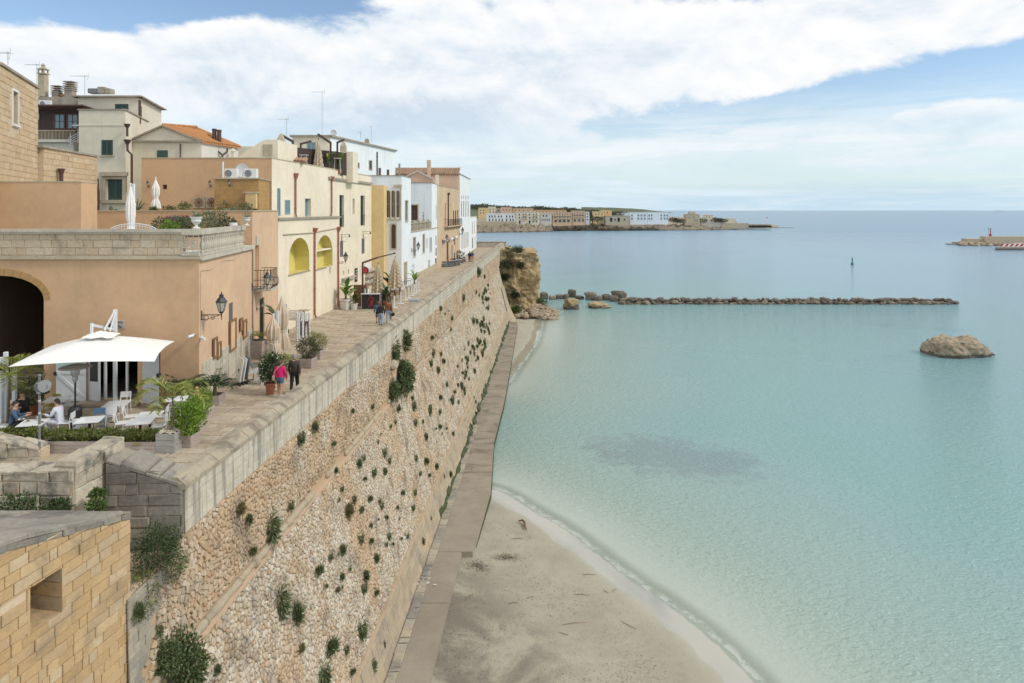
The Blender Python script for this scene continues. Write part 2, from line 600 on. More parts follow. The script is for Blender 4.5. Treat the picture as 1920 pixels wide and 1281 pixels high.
plaster('cornice_stone', (0.36, 0.32, 0.26), dirt=(0.12, 0.11, 0.10), amt=0.7, var=0.25, scale=3)
plaster('trim_stone', (0.48, 0.42, 0.31), dirt=(0.16, 0.14, 0.12), amt=0.6, var=0.2, scale=3)
plaster('balustrade_stone', (0.52, 0.48, 0.40), dirt=(0.13, 0.13, 0.12), amt=0.75, var=0.2, scale=4)
stone('golden_block', [(0.47, 0.315, 0.155), (0.55, 0.38, 0.195), (0.43, 0.28, 0.13), (0.58, 0.42, 0.24), (0.52, 0.35, 0.17), (0.46, 0.35, 0.22), (0.60, 0.47, 0.30)], dirt=(0.21, 0.175, 0.13), amt=0.6, grain=7, bmp=0.03, big=1.1, dirt_lo=0.5)
stone('terrace_block', [(0.42, 0.25, 0.09), (0.48, 0.29, 0.115), (0.45, 0.275, 0.10)], amt=0.15, grain=9)
stone('house_block', [(0.55, 0.42, 0.26), (0.62, 0.48, 0.31), (0.58, 0.42, 0.25), (0.66, 0.54, 0.38), (0.52, 0.38, 0.23)], dirt=(0.34, 0.27, 0.19), amt=0.25, grain=8)
stone('grey_block', [(0.27, 0.25, 0.21), (0.36, 0.33, 0.28), (0.22, 0.205, 0.18), (0.33, 0.30, 0.24)], dirt=(0.09, 0.09, 0.085), amt=0.75, grain=9, bmp=0.035, lichen=0.2)
stone('pale_block', [(0.50, 0.44, 0.34), (0.60, 0.54, 0.43), (0.42, 0.36, 0.27), (0.66, 0.60, 0.48)], dirt=(0.13, 0.13, 0.125), amt=0.85, grain=7, bmp=0.06, big=1.7, dirt_lo=0.47, lichen=0.4)
stone('parapet_block', [(0.55, 0.50, 0.40), (0.60, 0.555, 0.45), (0.51, 0.46, 0.36), (0.63, 0.585, 0.48)], dirt=(0.17, 0.17, 0.165), amt=0.7, grain=8, bmp=0.012, streak=0.95, dirt_lo=0.55)
stone('cap_slab', [(0.37, 0.315, 0.23), (0.40, 0.345, 0.255), (0.345, 0.29, 0.215)], dirt=(0.15, 0.13, 0.105), amt=0.7, grain=9, bmp=0.018, big=1.3, dirt_lo=0.44)
stone('rubble_stone', [(0.62, 0.565, 0.465), (0.49, 0.40, 0.285), (0.70, 0.645, 0.54), (0.53, 0.36, 0.205), (0.62, 0.545, 0.43), (0.37, 0.28, 0.185), (0.72, 0.66, 0.54), (0.37, 0.335, 0.27), (0.58, 0.47, 0.325), (0.69, 0.63, 0.525), (0.45, 0.30, 0.17), (0.59, 0.525, 0.42), (0.65, 0.59, 0.485)], dirt=(0.19, 0.155, 0.12), amt=0.6, grain=15, bmp=0.04, big=0.9, dirt_lo=0.47, patch=(0.52, 0.33, 0.175))
stone('plinth_block', [(0.40, 0.33, 0.23), (0.45, 0.37, 0.26), (0.36, 0.29, 0.20)], dirt=(0.20, 0.185, 0.165), amt=0.7, grain=5, bmp=0.05, lichen=0.55, streak=0.5)
stone('quoin_block', [(0.40, 0.36, 0.28), (0.46, 0.41, 0.31), (0.34, 0.31, 0.25), (0.47, 0.40, 0.28)], dirt=(0.18, 0.175, 0.165), amt=0.75, grain=8, bmp=0.03, dirt_lo=0.42, lichen=0.25)
stone('cordon_stone', [(0.46, 0.38, 0.26), (0.42, 0.35, 0.25), (0.50, 0.43, 0.31)], dirt=(0.17, 0.15, 0.13), amt=0.55, grain=6, bmp=0.05)
stone('paving_slab', [(0.43, 0.35, 0.25), (0.50, 0.42, 0.315), (0.37, 0.30, 0.22), (0.46, 0.375, 0.27), (0.54, 0.47, 0.36)], dirt=(0.24, 0.19, 0.14), amt=0.45, grain=7, bmp=0.012, big=0.6)
stone('pitted_block', [(0.60, 0.51, 0.37), (0.56, 0.45, 0.30), (0.63, 0.55, 0.42)], dirt=(0.27, 0.23, 0.19), amt=0.62, grain=9, bmp=0.06, big=1.0, dirt_lo=0.5)
stone('cliff_rock', [(0.50, 0.36, 0.185), (0.52, 0.39, 0.21)], dirt=(0.22, 0.19, 0.145), amt=0.7, grain=2.2, bmp=0.45, big=0.35, streak=0.4, dirt_lo=0.46)
stone('shore_rock', [(0.36, 0.285, 0.20), (0.42, 0.335, 0.235), (0.31, 0.245, 0.175), (0.46, 0.37, 0.26)], dirt=(0.11, 0.095, 0.08), amt=0.55, grain=2.2, bmp=0.12, big=0.7)
stone('breakwater_rock', [(0.10, 0.085, 0.065), (0.16, 0.13, 0.10), (0.065, 0.056, 0.047), (0.30, 0.25, 0.19), (0.085, 0.072, 0.06), (0.13, 0.11, 0.085)], dirt=(0.07, 0.06, 0.055), amt=0.55, grain=2.0, bmp=0.12, big=0.9)
stone('islet_rock', [(0.47, 0.385, 0.275), (0.47, 0.385, 0.275)], dirt=(0.17, 0.135, 0.095), amt=0.75, grain=2.4, bmp=0.5, big=0.8)
stone('dark_rock', [(0.085, 0.075, 0.062), (0.14, 0.12, 0.10)], amt=0.3, grain=2.0, bmp=0.15)
stone('headland_rock', [(0.27, 0.225, 0.165), (0.33, 0.275, 0.20), (0.21, 0.175, 0.135), (0.38, 0.31, 0.22)], dirt=(0.11, 0.095, 0.08), amt=0.6, grain=0.5, bmp=0.6, big=0.09)
stone('roof_tile', [(0.48, 0.21, 0.08), (0.56, 0.28, 0.10), (0.42, 0.18, 0.075), (0.60, 0.33, 0.13)], dirt=(0.25, 0.17, 0.1), amt=0.3, grain=9, bmp=0.01)
stone('old_roof_tile', [(0.33, 0.20, 0.13), (0.38, 0.25, 0.165), (0.28, 0.18, 0.12)], dirt=(0.14, 0.12, 0.1), amt=0.5, grain=8, bmp=0.01)
stone('pebble', [(0.55, 0.48, 0.37), (0.62, 0.56, 0.46), (0.45, 0.38, 0.29)], amt=0.2)
plain('mortar', (0.56, 0.45, 0.32), 0.95, var=0.2)
stone('rubble_mortar', [(0.50, 0.385, 0.265), (0.50, 0.385, 0.265)], dirt=(0.27, 0.22, 0.165), amt=0.5, grain=9, bmp=0.03, big=0.6, patch=(0.50, 0.315, 0.165))
plain('dark_joint', (0.15, 0.12, 0.09), 0.95, var=0.3)
plain('paving_joint', (0.20, 0.16, 0.115), 0.95, var=0.25)
plain('brick_band', (0.47, 0.33, 0.225), 0.95, var=0.2)
plain('white_paint', (0.74, 0.78, 0.80), 0.5, var=0.05)
plain('white_metal', (0.72, 0.77, 0.80), 0.35)
plain('white_canvas', (0.80, 0.79, 0.76), 0.85)
plain('beige_canvas', (0.58, 0.48, 0.37), 0.9, var=0.1)
plain('sand_canvas', (0.50, 0.42, 0.30), 0.9, var=0.15)
plain('white_plastic', (0.74, 0.76, 0.76), 0.4)
plain('blue_plastic', (0.13, 0.24, 0.38), 0.45)
plain('blue_fabric', (0.18, 0.32, 0.50), 0.7)
plain('olive_plastic', (0.42, 0.36, 0.09), 0.5)
plain('black_metal', (0.025, 0.025, 0.027), 0.45)
plain('iron', (0.05, 0.048, 0.046), 0.6, 0.3)
plain('rust_iron', (0.16, 0.10, 0.075), 0.75, var=0.3)
plain('steel', (0.45, 0.46, 0.47), 0.35, 0.7)
plain('grey_paint', (0.17, 0.18, 0.19), 0.55, var=0.15)
plain('light_grey', (0.52, 0.53, 0.53), 0.5)
plain('green_shutter', (0.045, 0.085, 0.075), 0.6, var=0.15)
plain('dark_green', (0.022, 0.045, 0.040), 0.6)
plain('blue_shutter', (0.22, 0.33, 0.38), 0.6, var=0.1)
plain('purple_shutter', (0.13, 0.085, 0.085), 0.65, var=0.1)
plain('brown_pipe', (0.085, 0.045, 0.038), 0.5)
plain('red_pipe', (0.36, 0.135, 0.085), 0.5, var=0.15)
plain('gutter_red', (0.26, 0.10, 0.07), 0.6, var=0.2)
plain('brown_cladding', (0.055, 0.032, 0.027), 0.65, var=0.25)
plain('brown_frame', (0.10, 0.045, 0.036), 0.55)
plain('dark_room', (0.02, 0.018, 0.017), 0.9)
plain('terracotta', (0.33, 0.12, 0.07), 0.8, var=0.15)
plain('white_pot', (0.66, 0.66, 0.63), 0.55, var=0.06)
plain('soil', (0.05, 0.038, 0.028), 0.95)
plain('bar_black', (0.022, 0.020, 0.024), 0.5)
plain('print_red', (0.48, 0.045, 0.055), 0.6)
plain('print_dark', (0.02, 0.02, 0.02), 0.6)
plain('mint', (0.42, 0.66, 0.56), 0.5)
plain('buoy_green', (0.01, 0.16, 0.085), 0.45)
plain('beacon_red', (0.42, 0.025, 0.03), 0.45)
plain('stripe_white', (0.72, 0.72, 0.70), 0.6)
plain('awning_white', (0.70, 0.68, 0.66), 0.8)
plain('orange_shirt', (0.62, 0.20, 0.04), 0.85)
plain('skin', (0.50, 0.30, 0.21), 0.6)
plain('pink_jumper', (0.62, 0.015, 0.145), 0.9)
plain('brown_jacket', (0.062, 0.050, 0.038), 0.85)
plain('tan_jumper', (0.20, 0.085, 0.04), 0.9)
plain('black_cloth', (0.016, 0.016, 0.018), 0.85)
plain('denim', (0.075, 0.13, 0.21), 0.9, var=0.2)
plain('pale_jeans', (0.30, 0.40, 0.52), 0.9, var=0.12)
plain('white_shirt', (0.66, 0.70, 0.80), 0.85)
plain('blue_jacket', (0.045, 0.10, 0.26), 0.8)
plain('red_trousers', (0.20, 0.025, 0.03), 0.85)
plain('beige_cloth', (0.42, 0.32, 0.21), 0.85)
plain('dark_hair', (0.025, 0.017, 0.013), 0.6)
plain('brown_hair', (0.085, 0.04, 0.022), 0.6)
plain('grey_hair', (0.24, 0.23, 0.22), 0.7)
plain('shoe', (0.03, 0.028, 0.027), 0.6)
wood('driftwood', (0.36, 0.30, 0.27), (0.52, 0.45, 0.41), 'x')
wood('greywood', (0.30, 0.30, 0.29), (0.45, 0.45, 0.43), 'x')
wood('brown_wood', (0.13, 0.065, 0.035), (0.22, 0.115, 0.06), 'z')
wood('frame_wood', (0.20, 0.115, 0.055), (0.30, 0.18, 0.09), 'z')
wood('pale_wood', (0.42, 0.37, 0.33), (0.52, 0.47, 0.43), 'x')
leafmat('leaf_dark', (0.022, 0.048, 0.018), (0.075, 0.115, 0.035))
leafmat('leaf_mid', (0.045, 0.085, 0.022), (0.13, 0.18, 0.045))
leafmat('leaf_bright', (0.09, 0.18, 0.02), (0.27, 0.40, 0.05))
leafmat('leaf_caper', (0.05, 0.085, 0.035), (0.19, 0.225, 0.095))
leafmat('leaf_dry', (0.12, 0.10, 0.045), (0.27, 0.24, 0.11))
leafmat('leaf_yellow', (0.15, 0.19, 0.05), (0.38, 0.36, 0.14))
leafmat('leaf_hedge', (0.055, 0.10, 0.018), (0.22, 0.23, 0.045))
leafmat('leaf_banana', (0.07, 0.15, 0.02), (0.24, 0.34, 0.05))
leafmat('leaf_palm', (0.10, 0.14, 0.03), (0.36, 0.36, 0.08))
leafmat('leaf_cycad', (0.018, 0.042, 0.018), (0.05, 0.095, 0.035))
leafmat('leaf_agave', (0.07, 0.11, 0.05), (0.19, 0.24, 0.13))
leafmat('leaf_shrub', (0.03, 0.045, 0.025), (0.11, 0.12, 0.06))
leafmat('leaf_far', (0.06, 0.072, 0.045), (0.14, 0.145, 0.095))
leafmat('twig', (0.10, 0.075, 0.05), (0.20, 0.16, 0.11))
leafmat('petal', (0.20, 0.03, 0.10), (0.45, 0.16, 0.25))
def glassmat(name, col, rough=0.08):
 m, t, b = new_mat(name)
 b.inputs['Base Color'].default_value = c4(col)
 b.inputs['Roughness'].default_value = rough
 b.inputs['Specular IOR Level'].default_value = 0.9
 return m
glassmat('glass_dark', (0.03, 0.034, 0.038))
glassmat('glass_blue', (0.12, 0.22, 0.30))
glassmat('lamp_glass', (0.42, 0.42, 0.36), 0.2)
def sand_material():
 m, t, b = new_mat('sand')
 p = pos(t)
 at_ = t.new('ShaderNodeAttribute', attribute_name='shore')
 d = at_.outputs['Fac']                       # metres up the beach from the water's edge
 n1 = t.noise(p, 0.35, 6, 0.6, 0.4)
 n2 = t.noise(p, 2.6, 6, 0.7)
 n3 = t.noise(p, 16.0, 4, 0.7)
 c = t.mix(t.sstep(n1, 0.35, 0.65), (0.44, 0.405, 0.315), (0.365, 0.335, 0.265))
 c = t.mix(t.math('MULTIPLY', t.sstep(d, 6.5, 10.0), t.sstep(n1, 0.38, 0.6)), c, (0.235, 0.205, 0.165))
 c = t.mix(t.sstep(n2, 0.5, 0.75, 0.0, 0.35), c, (0.24, 0.205, 0.155))
 dw = t.math('ADD', d, t.math('MULTIPLY', t.math('SUBTRACT', n1, 0.5), 1.2))
 wet = t.sstep(dw, 3.4, 0.8)
 c = t.mix(wet, c, (0.385, 0.37, 0.295))
 litter = t.math('MULTIPLY', t.sstep(n3, 0.60, 0.68), t.math('MULTIPLY', t.sstep(n2, 0.42, 0.6), t.sstep(d, 2.2, 5.0)))
 c = t.mix(t.math('MULTIPLY', litter, 0.55), c, (0.10, 0.08, 0.06))
 under = t.sstep(d, -0.2, -6.0)
 c = t.mix(under, c, (0.46, 0.50, 0.42))
 t.link(c, b.inputs['Base Color'])
 film = t.sstep(dw, 1.9, 0.9)
 t.link(t.math('SUBTRACT', 0.95, t.math('MULTIPLY', film, 0.87)), b.inputs['Roughness'])
 b.inputs['Specular IOR Level'].default_value = 0.35
 bump(t, b, t.math('MULTIPLY', t.math('ADD', n3, n2), t.sstep(dw, 0.5, 2.5)), 0.06)
 g = t.new('ShaderNodeBsdfGlossy')
 g.inputs['Roughness'].default_value = 0.06
 n4 = t.noise(p, 0.22, 4, 0.6)
 sw = t.math('ADD', d, t.math('MULTIPLY', t.math('SUBTRACT', n4, 0.5), 2.2))
 ff_ = t.math('MULTIPLY', t.math('MULTIPLY', t.sstep(sw, 1.4, 1.15), t.sstep(d, -0.6, 0.25)), 0.2)
 ms = t.new('ShaderNodeMixShader')
 t.link(ff_, ms.inputs[0])
 t.link(b.outputs[0], ms.inputs[1])
 t.link(g.outputs[0], ms.inputs[2])
 o = [n for n in t.n if n.type == 'OUTPUT_MATERIAL'][0]
 t.link(ms.outputs[0], o.inputs[0])
def water_material():
 m = bpy.data.materials.new('sea_water')
 m.use_nodes = True
 M['sea_water'] = m
 t = NT(m.node_tree)
 out = t.new('ShaderNodeOutputMaterial')
 b = t.new('ShaderNodeBsdfPrincipled')
 p = pos(t)
 d = t.new('ShaderNodeAttribute', attribute_name='shore').outputs['Fac']      # metres out from the water's edge
 sep = t.new('ShaderNodeSeparateXYZ')
 t.link(p, sep.inputs[0])
 n0 = t.noise(p, 0.045, 5, 0.6, 0.5)
 n1 = t.noise(p, 0.012, 5, 0.6)
 wob = t.math('ADD', d, t.math('MULTIPLY', t.math('MULTIPLY', t.math('SUBTRACT', n0, 0.5), 26.0), t.sstep(d, 0.0, 30.0, 0.1, 1.0)))
 c = t.ramp(t.math('DIVIDE', wob, 320.0, clamp=True), [(0.0, (0.41, 0.46, 0.385)), (0.025, (0.305, 0.41, 0.37)), (0.08, (0.225, 0.39, 0.38)), (0.2, (0.21, 0.375, 0.40)), (0.42, (0.20, 0.345, 0.43)), (1.0, (0.165, 0.285, 0.39))])
 cv = t.new('ShaderNodeVectorMath', operation='SUBTRACT')
 t.link(p, cv.inputs[0])
 cv.inputs[1].default_value = (14.2, 59.5, 0)
 g = t.new('ShaderNodeSeparateXYZ')
 t.link(cv.outputs[0], g.inputs[0])
 gx = t.math('DIVIDE', t.math('ADD', g.outputs[0], t.math('MULTIPLY', g.outputs[1], 0.45)), 7.5)
 gy = t.math('DIVIDE', g.outputs[1], 6.0)
 q = t.math('ADD', t.math('MULTIPLY', gx, gx), t.math('MULTIPLY', gy, gy))
 ng = t.noise(p, 0.5, 6, 0.7, 0.5)
 gm = t.sstep(t.math('ADD', q, t.math('MULTIPLY', t.math('SUBTRACT', ng, 0.5), 3.4)), 1.15, 0.1)
 nb = t.noise(t.mapping(p, (0.5, 1.0, 1)), 0.032, 5, 0.65, 0.6)
 gm2 = t.math('MULTIPLY', t.sstep(nb, 0.57, 0.68, 0.0, 0.5), t.sstep(d, 25.0, 60.0))
 c = t.mix(t.math('MULTIPLY', gm, 0.4), c, (0.15, 0.18, 0.21))
 c = t.mix(t.math('MULTIPLY', gm2, 0.55), c, (0.075, 0.15, 0.20))
 t.link(c, b.inputs['Base Color'])
 b.inputs['IOR'].default_value = 1.333
 t.link(t.sstep(d, 60.0, 700.0, 0.12, 0.30), b.inputs['Roughness'])
 t.link(t.sstep(d, 60.0, 900.0, 0.5, 0.32), b.inputs['Specular IOR Level'])
 w1 = t.noise(t.mapping(p, (1.0, 2.0, 1), rot=(0, 0, 0.25)), 1.5, 3, 0.6, 0.2)
 w2 = t.noise(t.mapping(p, (1.0, 1.8, 1), rot=(0, 0, -0.3)), 4.5, 3, 0.6, 0.2)
 w3 = t.noise(p, 0.12, 3, 0.5)
 calm = t.sstep(d, -0.2, 7.0, 0.1, 1.0)
 h = t.math('ADD', t.math('MULTIPLY', w1, 0.62), t.math('MULTIPLY', w2, 0.30))
 h = t.math('ADD', h, t.math('MULTIPLY', w3, 0.5))
 h = t.math('MULTIPLY', h, calm)
 bump(t, b, h, 0.36, 1.0)
 tr = t.new('ShaderNodeBsdfTransparent')
 tr.inputs[0].default_value = (0.90, 0.97, 0.95, 1)
 mx = t.new('ShaderNodeMixShader')
 t.link(t.sstep(d, 0.0, 1.5, 0.25, 1.0), mx.inputs[0])
 t.link(tr.outputs[0], mx.inputs[1])
 t.link(b.outputs[0], mx.inputs[2])
 fo = t.new('ShaderNodeBsdfDiffuse')
 fo.inputs[0].default_value = (0.78, 0.80, 0.80, 1)
 nf = t.noise(p, 1.6, 5, 0.7)
 nl = t.noise(p, 0.35, 3, 0.6)
 fd = t.math('ADD', d, t.math('MULTIPLY', t.math('SUBTRACT', nl, 0.5), 0.9))
 fm = t.math('MULTIPLY', t.math('MULTIPLY', t.sstep(fd, 0.02, 0.12), t.sstep(fd, 0.65, 0.2)), t.sstep(nf, 0.40, 0.56))
 mf = t.new('ShaderNodeMixShader')
 t.link(t.math('MULTIPLY', fm, 0.35), mf.inputs[0])
 t.link(mx.outputs[0], mf.inputs[1])
 t.link(fo.outputs[0], mf.inputs[2])
 t.link(mf.outputs[0], out.inputs[0])
def walkway_material():
 m, t, b = new_mat('walkway_concrete')
 p = pos(t)
 n1 = t.noise(p, 0.35, 6, 0.6, 0.5)
 n2 = t.noise(p, 3.0, 6, 0.7)
 n3 = t.noise(p, 30.0, 3, 0.7)
 bands = t.noise(t.mapping(p, (0.42, 0.85, 1)), 0.8, 7, 0.72, 0.9)
 c = t.mix(t.sstep(n1, 0.3, 0.7), (0.36, 0.312, 0.245), (0.285, 0.243, 0.19))
 sp = t.new('ShaderNodeSeparateXYZ')
 t.link(p, sp.inputs[0])
 c = t.mix(t.math('MULTIPLY', t.sstep(bands, 0.46, 0.66, 0.0, 0.75), t.sstep(sp.outputs[1], 44.0, 60.0, 0.12, 1.0)), c, (0.135, 0.108, 0.08))
 c = t.mix(t.sstep(n2, 0.55, 0.8, 0.0, 0.4), c, (0.40, 0.34, 0.28))
 c = t.mix(t.sstep(n3, 0.4, 0.75, 0.0, 0.3), c, (0.12, 0.10, 0.085))
 t.link(c, b.inputs['Base Color'])
 b.inputs['Roughness'].default_value = 0.9
 b.inputs['Specular IOR Level'].default_value = 0.25
 bump(t, b, t.math('ADD', n2, t.math('MULTIPLY', n3, 0.4)), 0.03)
sand_material()
water_material()
walkway_material()
plain('algae', (0.045, 0.06, 0.018), 0.8, var=0.4)
plain('hill_green', (0.10, 0.115, 0.07), 0.95, var=0.3)
plain('headland_ground', (0.30, 0.26, 0.185), 0.95, var=0.3)
plain('grass_scrub', (0.13, 0.15, 0.06), 0.95, var=0.3)
# ------------------------------------------------------------------ levels
SEA, WALK = -13.3, -12.5
WD = 0.0525                                   # the sea wall runs this much to the right for every metre ahead
OZ = [(1.2, -9.70), (-0.4, -9.68), (-3.4, -9.60), (-10.8, -7.77), (-12.5, -7.35), (-14.5, -6.85)]
def wall_o(z):
 return np.interp(-np.asarray(z, dtype=float), [-a for a, b in OZ], [b for a, b in OZ])
def wallpt(Y, z, off=0.0):
 return Vector((float(wall_o(z)) + WD * Y + off, Y, z))
def onwall(u, v):
 k = (u - CX) / FPX
 lo, hi = -14.4, 1.0
 for _ in range(60):
  z = (lo + hi) / 2
  Y = float(wall_o(z)) / (k - WD)
  if HC - (v - HY) * Y / FPX < z:
   hi = z
  else:
   lo = z
 return wallpt(Y, z)
# ------------------------------------------------------------------ shore line
SH = [onz(u, v, SEA) for u, v in [(916, 914), (940, 922), (962, 933), (1000, 958), (1040, 980), (1075, 1003), (1110, 1030), (1150, 1062), (1195, 1096), (1235, 1120), (1275, 1150), (1315, 1182), (1360, 1222), (1400, 1262), (1440, 1305)]]
SH = [Vector((-4.0, 54.5, 0))] + SH + [Vector((11.5, 25.0, 0)), Vector((13.0, 19.0, 0)), Vector((14.0, 4.0, 0))]
SH2 = [onz(u, v, SEA) for u, v in [(1016, 600), (1012, 622), (1006, 640), (993, 658), (980, 676), (970, 690), (952, 716), (930, 730)]]
MAINP = [(p.x, p.y) for p in SH] + [(-30, 4), (-30, 54.5)]
SMALLP = [(p.x, p.y) for p in SH2] + [(-12, 90), (-12, 135), (6, 140)]
def seg_dist(px, py, poly):
 d = np.full(px.shape, 1e9)
 for a, b in zip(poly[:-1], poly[1:]):
  ax, ay, bx, by = a.x, a.y, b.x, b.y
  L2 = (bx - ax) ** 2 + (by - ay) ** 2
  t = np.clip(((px - ax) * (bx - ax) + (py - ay) * (by - ay)) / L2, 0, 1)
  d = np.minimum(d, np.hypot(px - ax - t * (bx - ax), py - ay - t * (by - ay)))
 return d
def inside(px, py, poly):
 r = np.zeros(px.shape, dtype=bool)
 n = len(poly)
 for i in range(n):
  x1, y1 = poly[i]
  x2, y2 = poly[(i + 1) % n]
  c = ((y1 > py) != (y2 > py)) & (px < (x2 - x1) * (py - y1) / (y2 - y1 + 1e-12) + x1)
  r ^= c
 return r
def shore_signed(px, py):
 d = np.minimum(seg_dist(px, py, SH), seg_dist(px, py, SH2))
 land = inside(px, py, MAINP) | inside(px, py, SMALLP)
 return np.where(land, d, -d)
def grid_mesh(name, xs, ys, zf, mats, attr=None, smooth=True):
 X, Y = np.meshgrid(xs, ys)
 px, py = X.ravel(), Y.ravel()
 V = np.stack([px, py, zf(px, py)], axis=1)
 nx, ny = len(xs), len(ys)
 i = (np.arange(ny - 1)[:, None] * nx + np.arange(nx - 1)[None, :]).ravel()
 F = np.stack([i, i + 1, i + 1 + nx, i + nx], axis=1)
 me = np_mesh(name, V, [F], mats, smooth)
 if attr is not None:
  a = me.attributes.new('shore', 'FLOAT', 'POINT')
  a.data.foreach_set('value', attr(px, py).astype(np.float32))
 return me
def lumps(px, py, sc, seed):
 return np.array([noise.fractal((x * sc + seed, y * sc, seed), 1.0, 2.0, 4) for x, y in zip(px, py)])
def sand_z(px, py):
 d = shore_signed(px, py)
 up = SEA + 0.055 * np.minimum(d, 9) - 0.0
 dn = SEA + 0.10 * d
 z = np.where(d > 0, up, np.maximum(dn, SEA - 2.5))
 return z + lumps(px, py, 0.5, 3.0) * 0.045 * np.clip((d - 1.5) / 3, 0, 1)
def grow(a, b, step, k=1.25):
 out = [a]
 while out[-1] < b:
  out.append(out[-1] + step)
  step *= k
 return out
beach = bpy.data.objects.new('beach', grid_mesh('beach', np.arange(-12, 60, 0.6), np.arange(6, 142, 0.6), sand_z, [M['sand']], shore_signed))
tag(link(beach), kind='structure')
wx = np.array([-q for q in grow(8.6, 24000, 4.0, 1.5)][::-1] + list(np.arange(-8, 30, 0.5)) + grow(30, 24000, 0.8, 1.25))
wy = np.array(list(np.arange(4, 140, 0.6)) + grow(140, 24000, 0.8, 1.22))
sea = bpy.data.objects.new('sea', grid_mesh('sea', wx, wy, lambda a, b: np.full(a.shape, SEA), [M['sea_water']], lambda a, b: -shore_signed(a, b)))
tag(link(sea), kind='structure')
floor_me = mesh_from('sea_bed', [(-24000, -200, -17), (24000, -200, -17), (24000, 24000, -17), (-24000, 24000, -17)], [(0, 1, 2, 3)], [M['sand']])
tag(link(bpy.data.objects.new('sea_bed', floor_me)), kind='structure')
# ------------------------------------------------------------------ walkway at the foot of the wall
wk_out = [(804, 1281), (866, 1034), (886, 1034), (920, 917), (926, 822), (945, 750), (957, 684), (970, 607)]
wk = [onz(u, v, WALK) for u, v in wk_out]
near = wk[0] + (wk[0] - wk[1]) * 2.2
outer = [near] + wk
poly = [(p.x, p.y) for p in outer] + [(wallpt(y, WALK).x - 0.6, y) for y in (127, 90, 60, 40, 16)]
b = MB()
b.prism(poly, -15.0, WALK - .12)
walkway = b.build('walkway', M['walkway_concrete'])
tag(walkway, kind='structure')
ys = sorted([near.y + .1] + [w.y for w in wk[1:2]] + [36, 47, 54, 60.5, 66, 73, 79, 87, 94, 103, 112, 120] + [126.5])
for y0, y1 in zip(ys[:-1], ys[1:]):
 yy = [y0 + .02] + [q.y for q in outer if y0 + .05 < q.y < y1 - .05] + [y1 - .02]
 oy, ox = [q.y for q in outer], [q.x for q in outer]
 oy[3] += .01
 zt = WALK + RN.uniform(-.05, .0)
 pl = [(float(np.interp(y, oy, ox)) + RN.uniform(-.03, .02), y) for y in yy] + [(float(wall_o(WALK)) + WD * y - .4, y) for y in (y1 - .02, y0 + .02)]
 MB().prism(pl, -14.6, zt).wb('slab', 'walkway_concrete', walkway)
ab = MB()
for a, c in zip(outer[3:-1], outer[4:]):
 d = (c - a)
 n = Vector((d.y, -d.x, 0)).normalized()
 ab.extrude([(a.x, a.y, SEA - .3), (c.x, c.y, SEA - .3), (c.x, c.y, SEA + .42), (a.x, a.y, SEA + .34)], n * 0.05)
ab.build('algae_fringe', M['algae'], walkway)
q = blocks_2d(28, 66, 0.02, 0.52, 0.55, 0.62, gap=0.035, jit=0.3)
q = q + NP.uniform(-0.03, 0.03, q.shape)
P = np.zeros((len(q), 4, 3))
P[..., 1] = q[..., 0]
P[..., 0] = wall_o(WALK) + 0.16 + WD * q[..., 0] + q[..., 1]
P[..., 2] = WALK + 0.002
pieces(walkway, 'edge_stone', P[:, ::-1], (0, 0, 1), NP.uniform(0.02, 0.05, len(P)), M['quoin_block'], score=-P[:, :, 1].mean(1), limit=90)
def rock_mesh(name, seed, mat, sub=2, flat=0.75, rough=0.35, blocky=0.0, sc=1.2):
 bm = bmesh.new()
 bmesh.ops.create_icosphere(bm, subdivisions=sub, radius=1.0)
 for v in bm.verts:
  p = v.co.copy()
  if blocky:
   m = max(abs(p.x), abs(p.y), abs(p.z))
   p = p.lerp(p / m * 0.85, blocky)
  k = 1 + rough * noise.fractal(p * sc + Vector((seed * 3.1, seed * 1.7, seed)), 0.8, 2.0, 4)
  v.co = Vector((p.x * k, p.y * k, p.z * k * flat))
 me = bpy.data.meshes.new(name)
 bm.to_mesh(me)
 bm.free()
 me.materials.append(mat)
 return me
def put(name, me, loc, scale=1.0, rz=0.0, parent=None, rx=0.0):
 o = bpy.data.objects.new(name, me)
 o.location = loc
 o.scale = scale if hasattr(scale, '__len__') else (scale,) * 3
 o.rotation_euler = (rx, 0, rz)
 link(o, parent)
 if parent is not None:
  o.matrix_parent_inverse = undo(parent)
 return o
# ------------------------------------------------------------------ the sea wall
YA, YB = 15.9, 134.0
wall = thing('sea_wall', 'long rubble sea wall with stone parapet running beside the promenade', 'wall', (float(wall_o(0)) + WD * 18, 18.0, 0))
WN = Vector((1, -WD, 0)).normalized()
b = MB()
prof = [(0.72, -0.03), (-0.4, -0.03), (-3.15, -0.05), (-3.16, -0.05), (-3.4, -0.05), (-10.75, -0.05), (-10.76, 0.10), (-12.7, 0.12), (-15, 0.12)]
def sweep(mb, prof, ya, yb, n, back=None):
 ys = np.linspace(ya, yb, n)
 vs, fs = [], []
 m = len(prof)
 for y in ys:
  for z, off in prof:
   vs.append(wallpt(y, z, off))
 for i in range(n - 1):
  for j in range(m - 1):
   a = i * m + j
   fs.append((a, a + 1, a + 1 + m, a + m))
 mb.add(vs, fs)
sweep(b, prof, 18.25, YB, 30)
sweep(b, [(-0.78, -0.03)] + prof[2:], YA, 18.25, 3)
core = b.wb('core', 'rubble_mortar', wall)
b = MB()
PW = 0.74                                     # parapet thickness
for ya, yb in ((18.25, YB),):
 p0, p1 = wallpt(ya, 0.5), wallpt(yb, 0.5)
 b.extrude([(p0.x - 0.05, ya, -1.0), (p0.x - PW, ya, -1.0), (p0.x - PW, ya, 0.74), (p0.x - 0.05, ya, 0.74)], (p1.x - p0.x, yb - ya, 0))
b.wb('parapet_core', 'parapet_block', wall)
yy = 18.2
k = 0
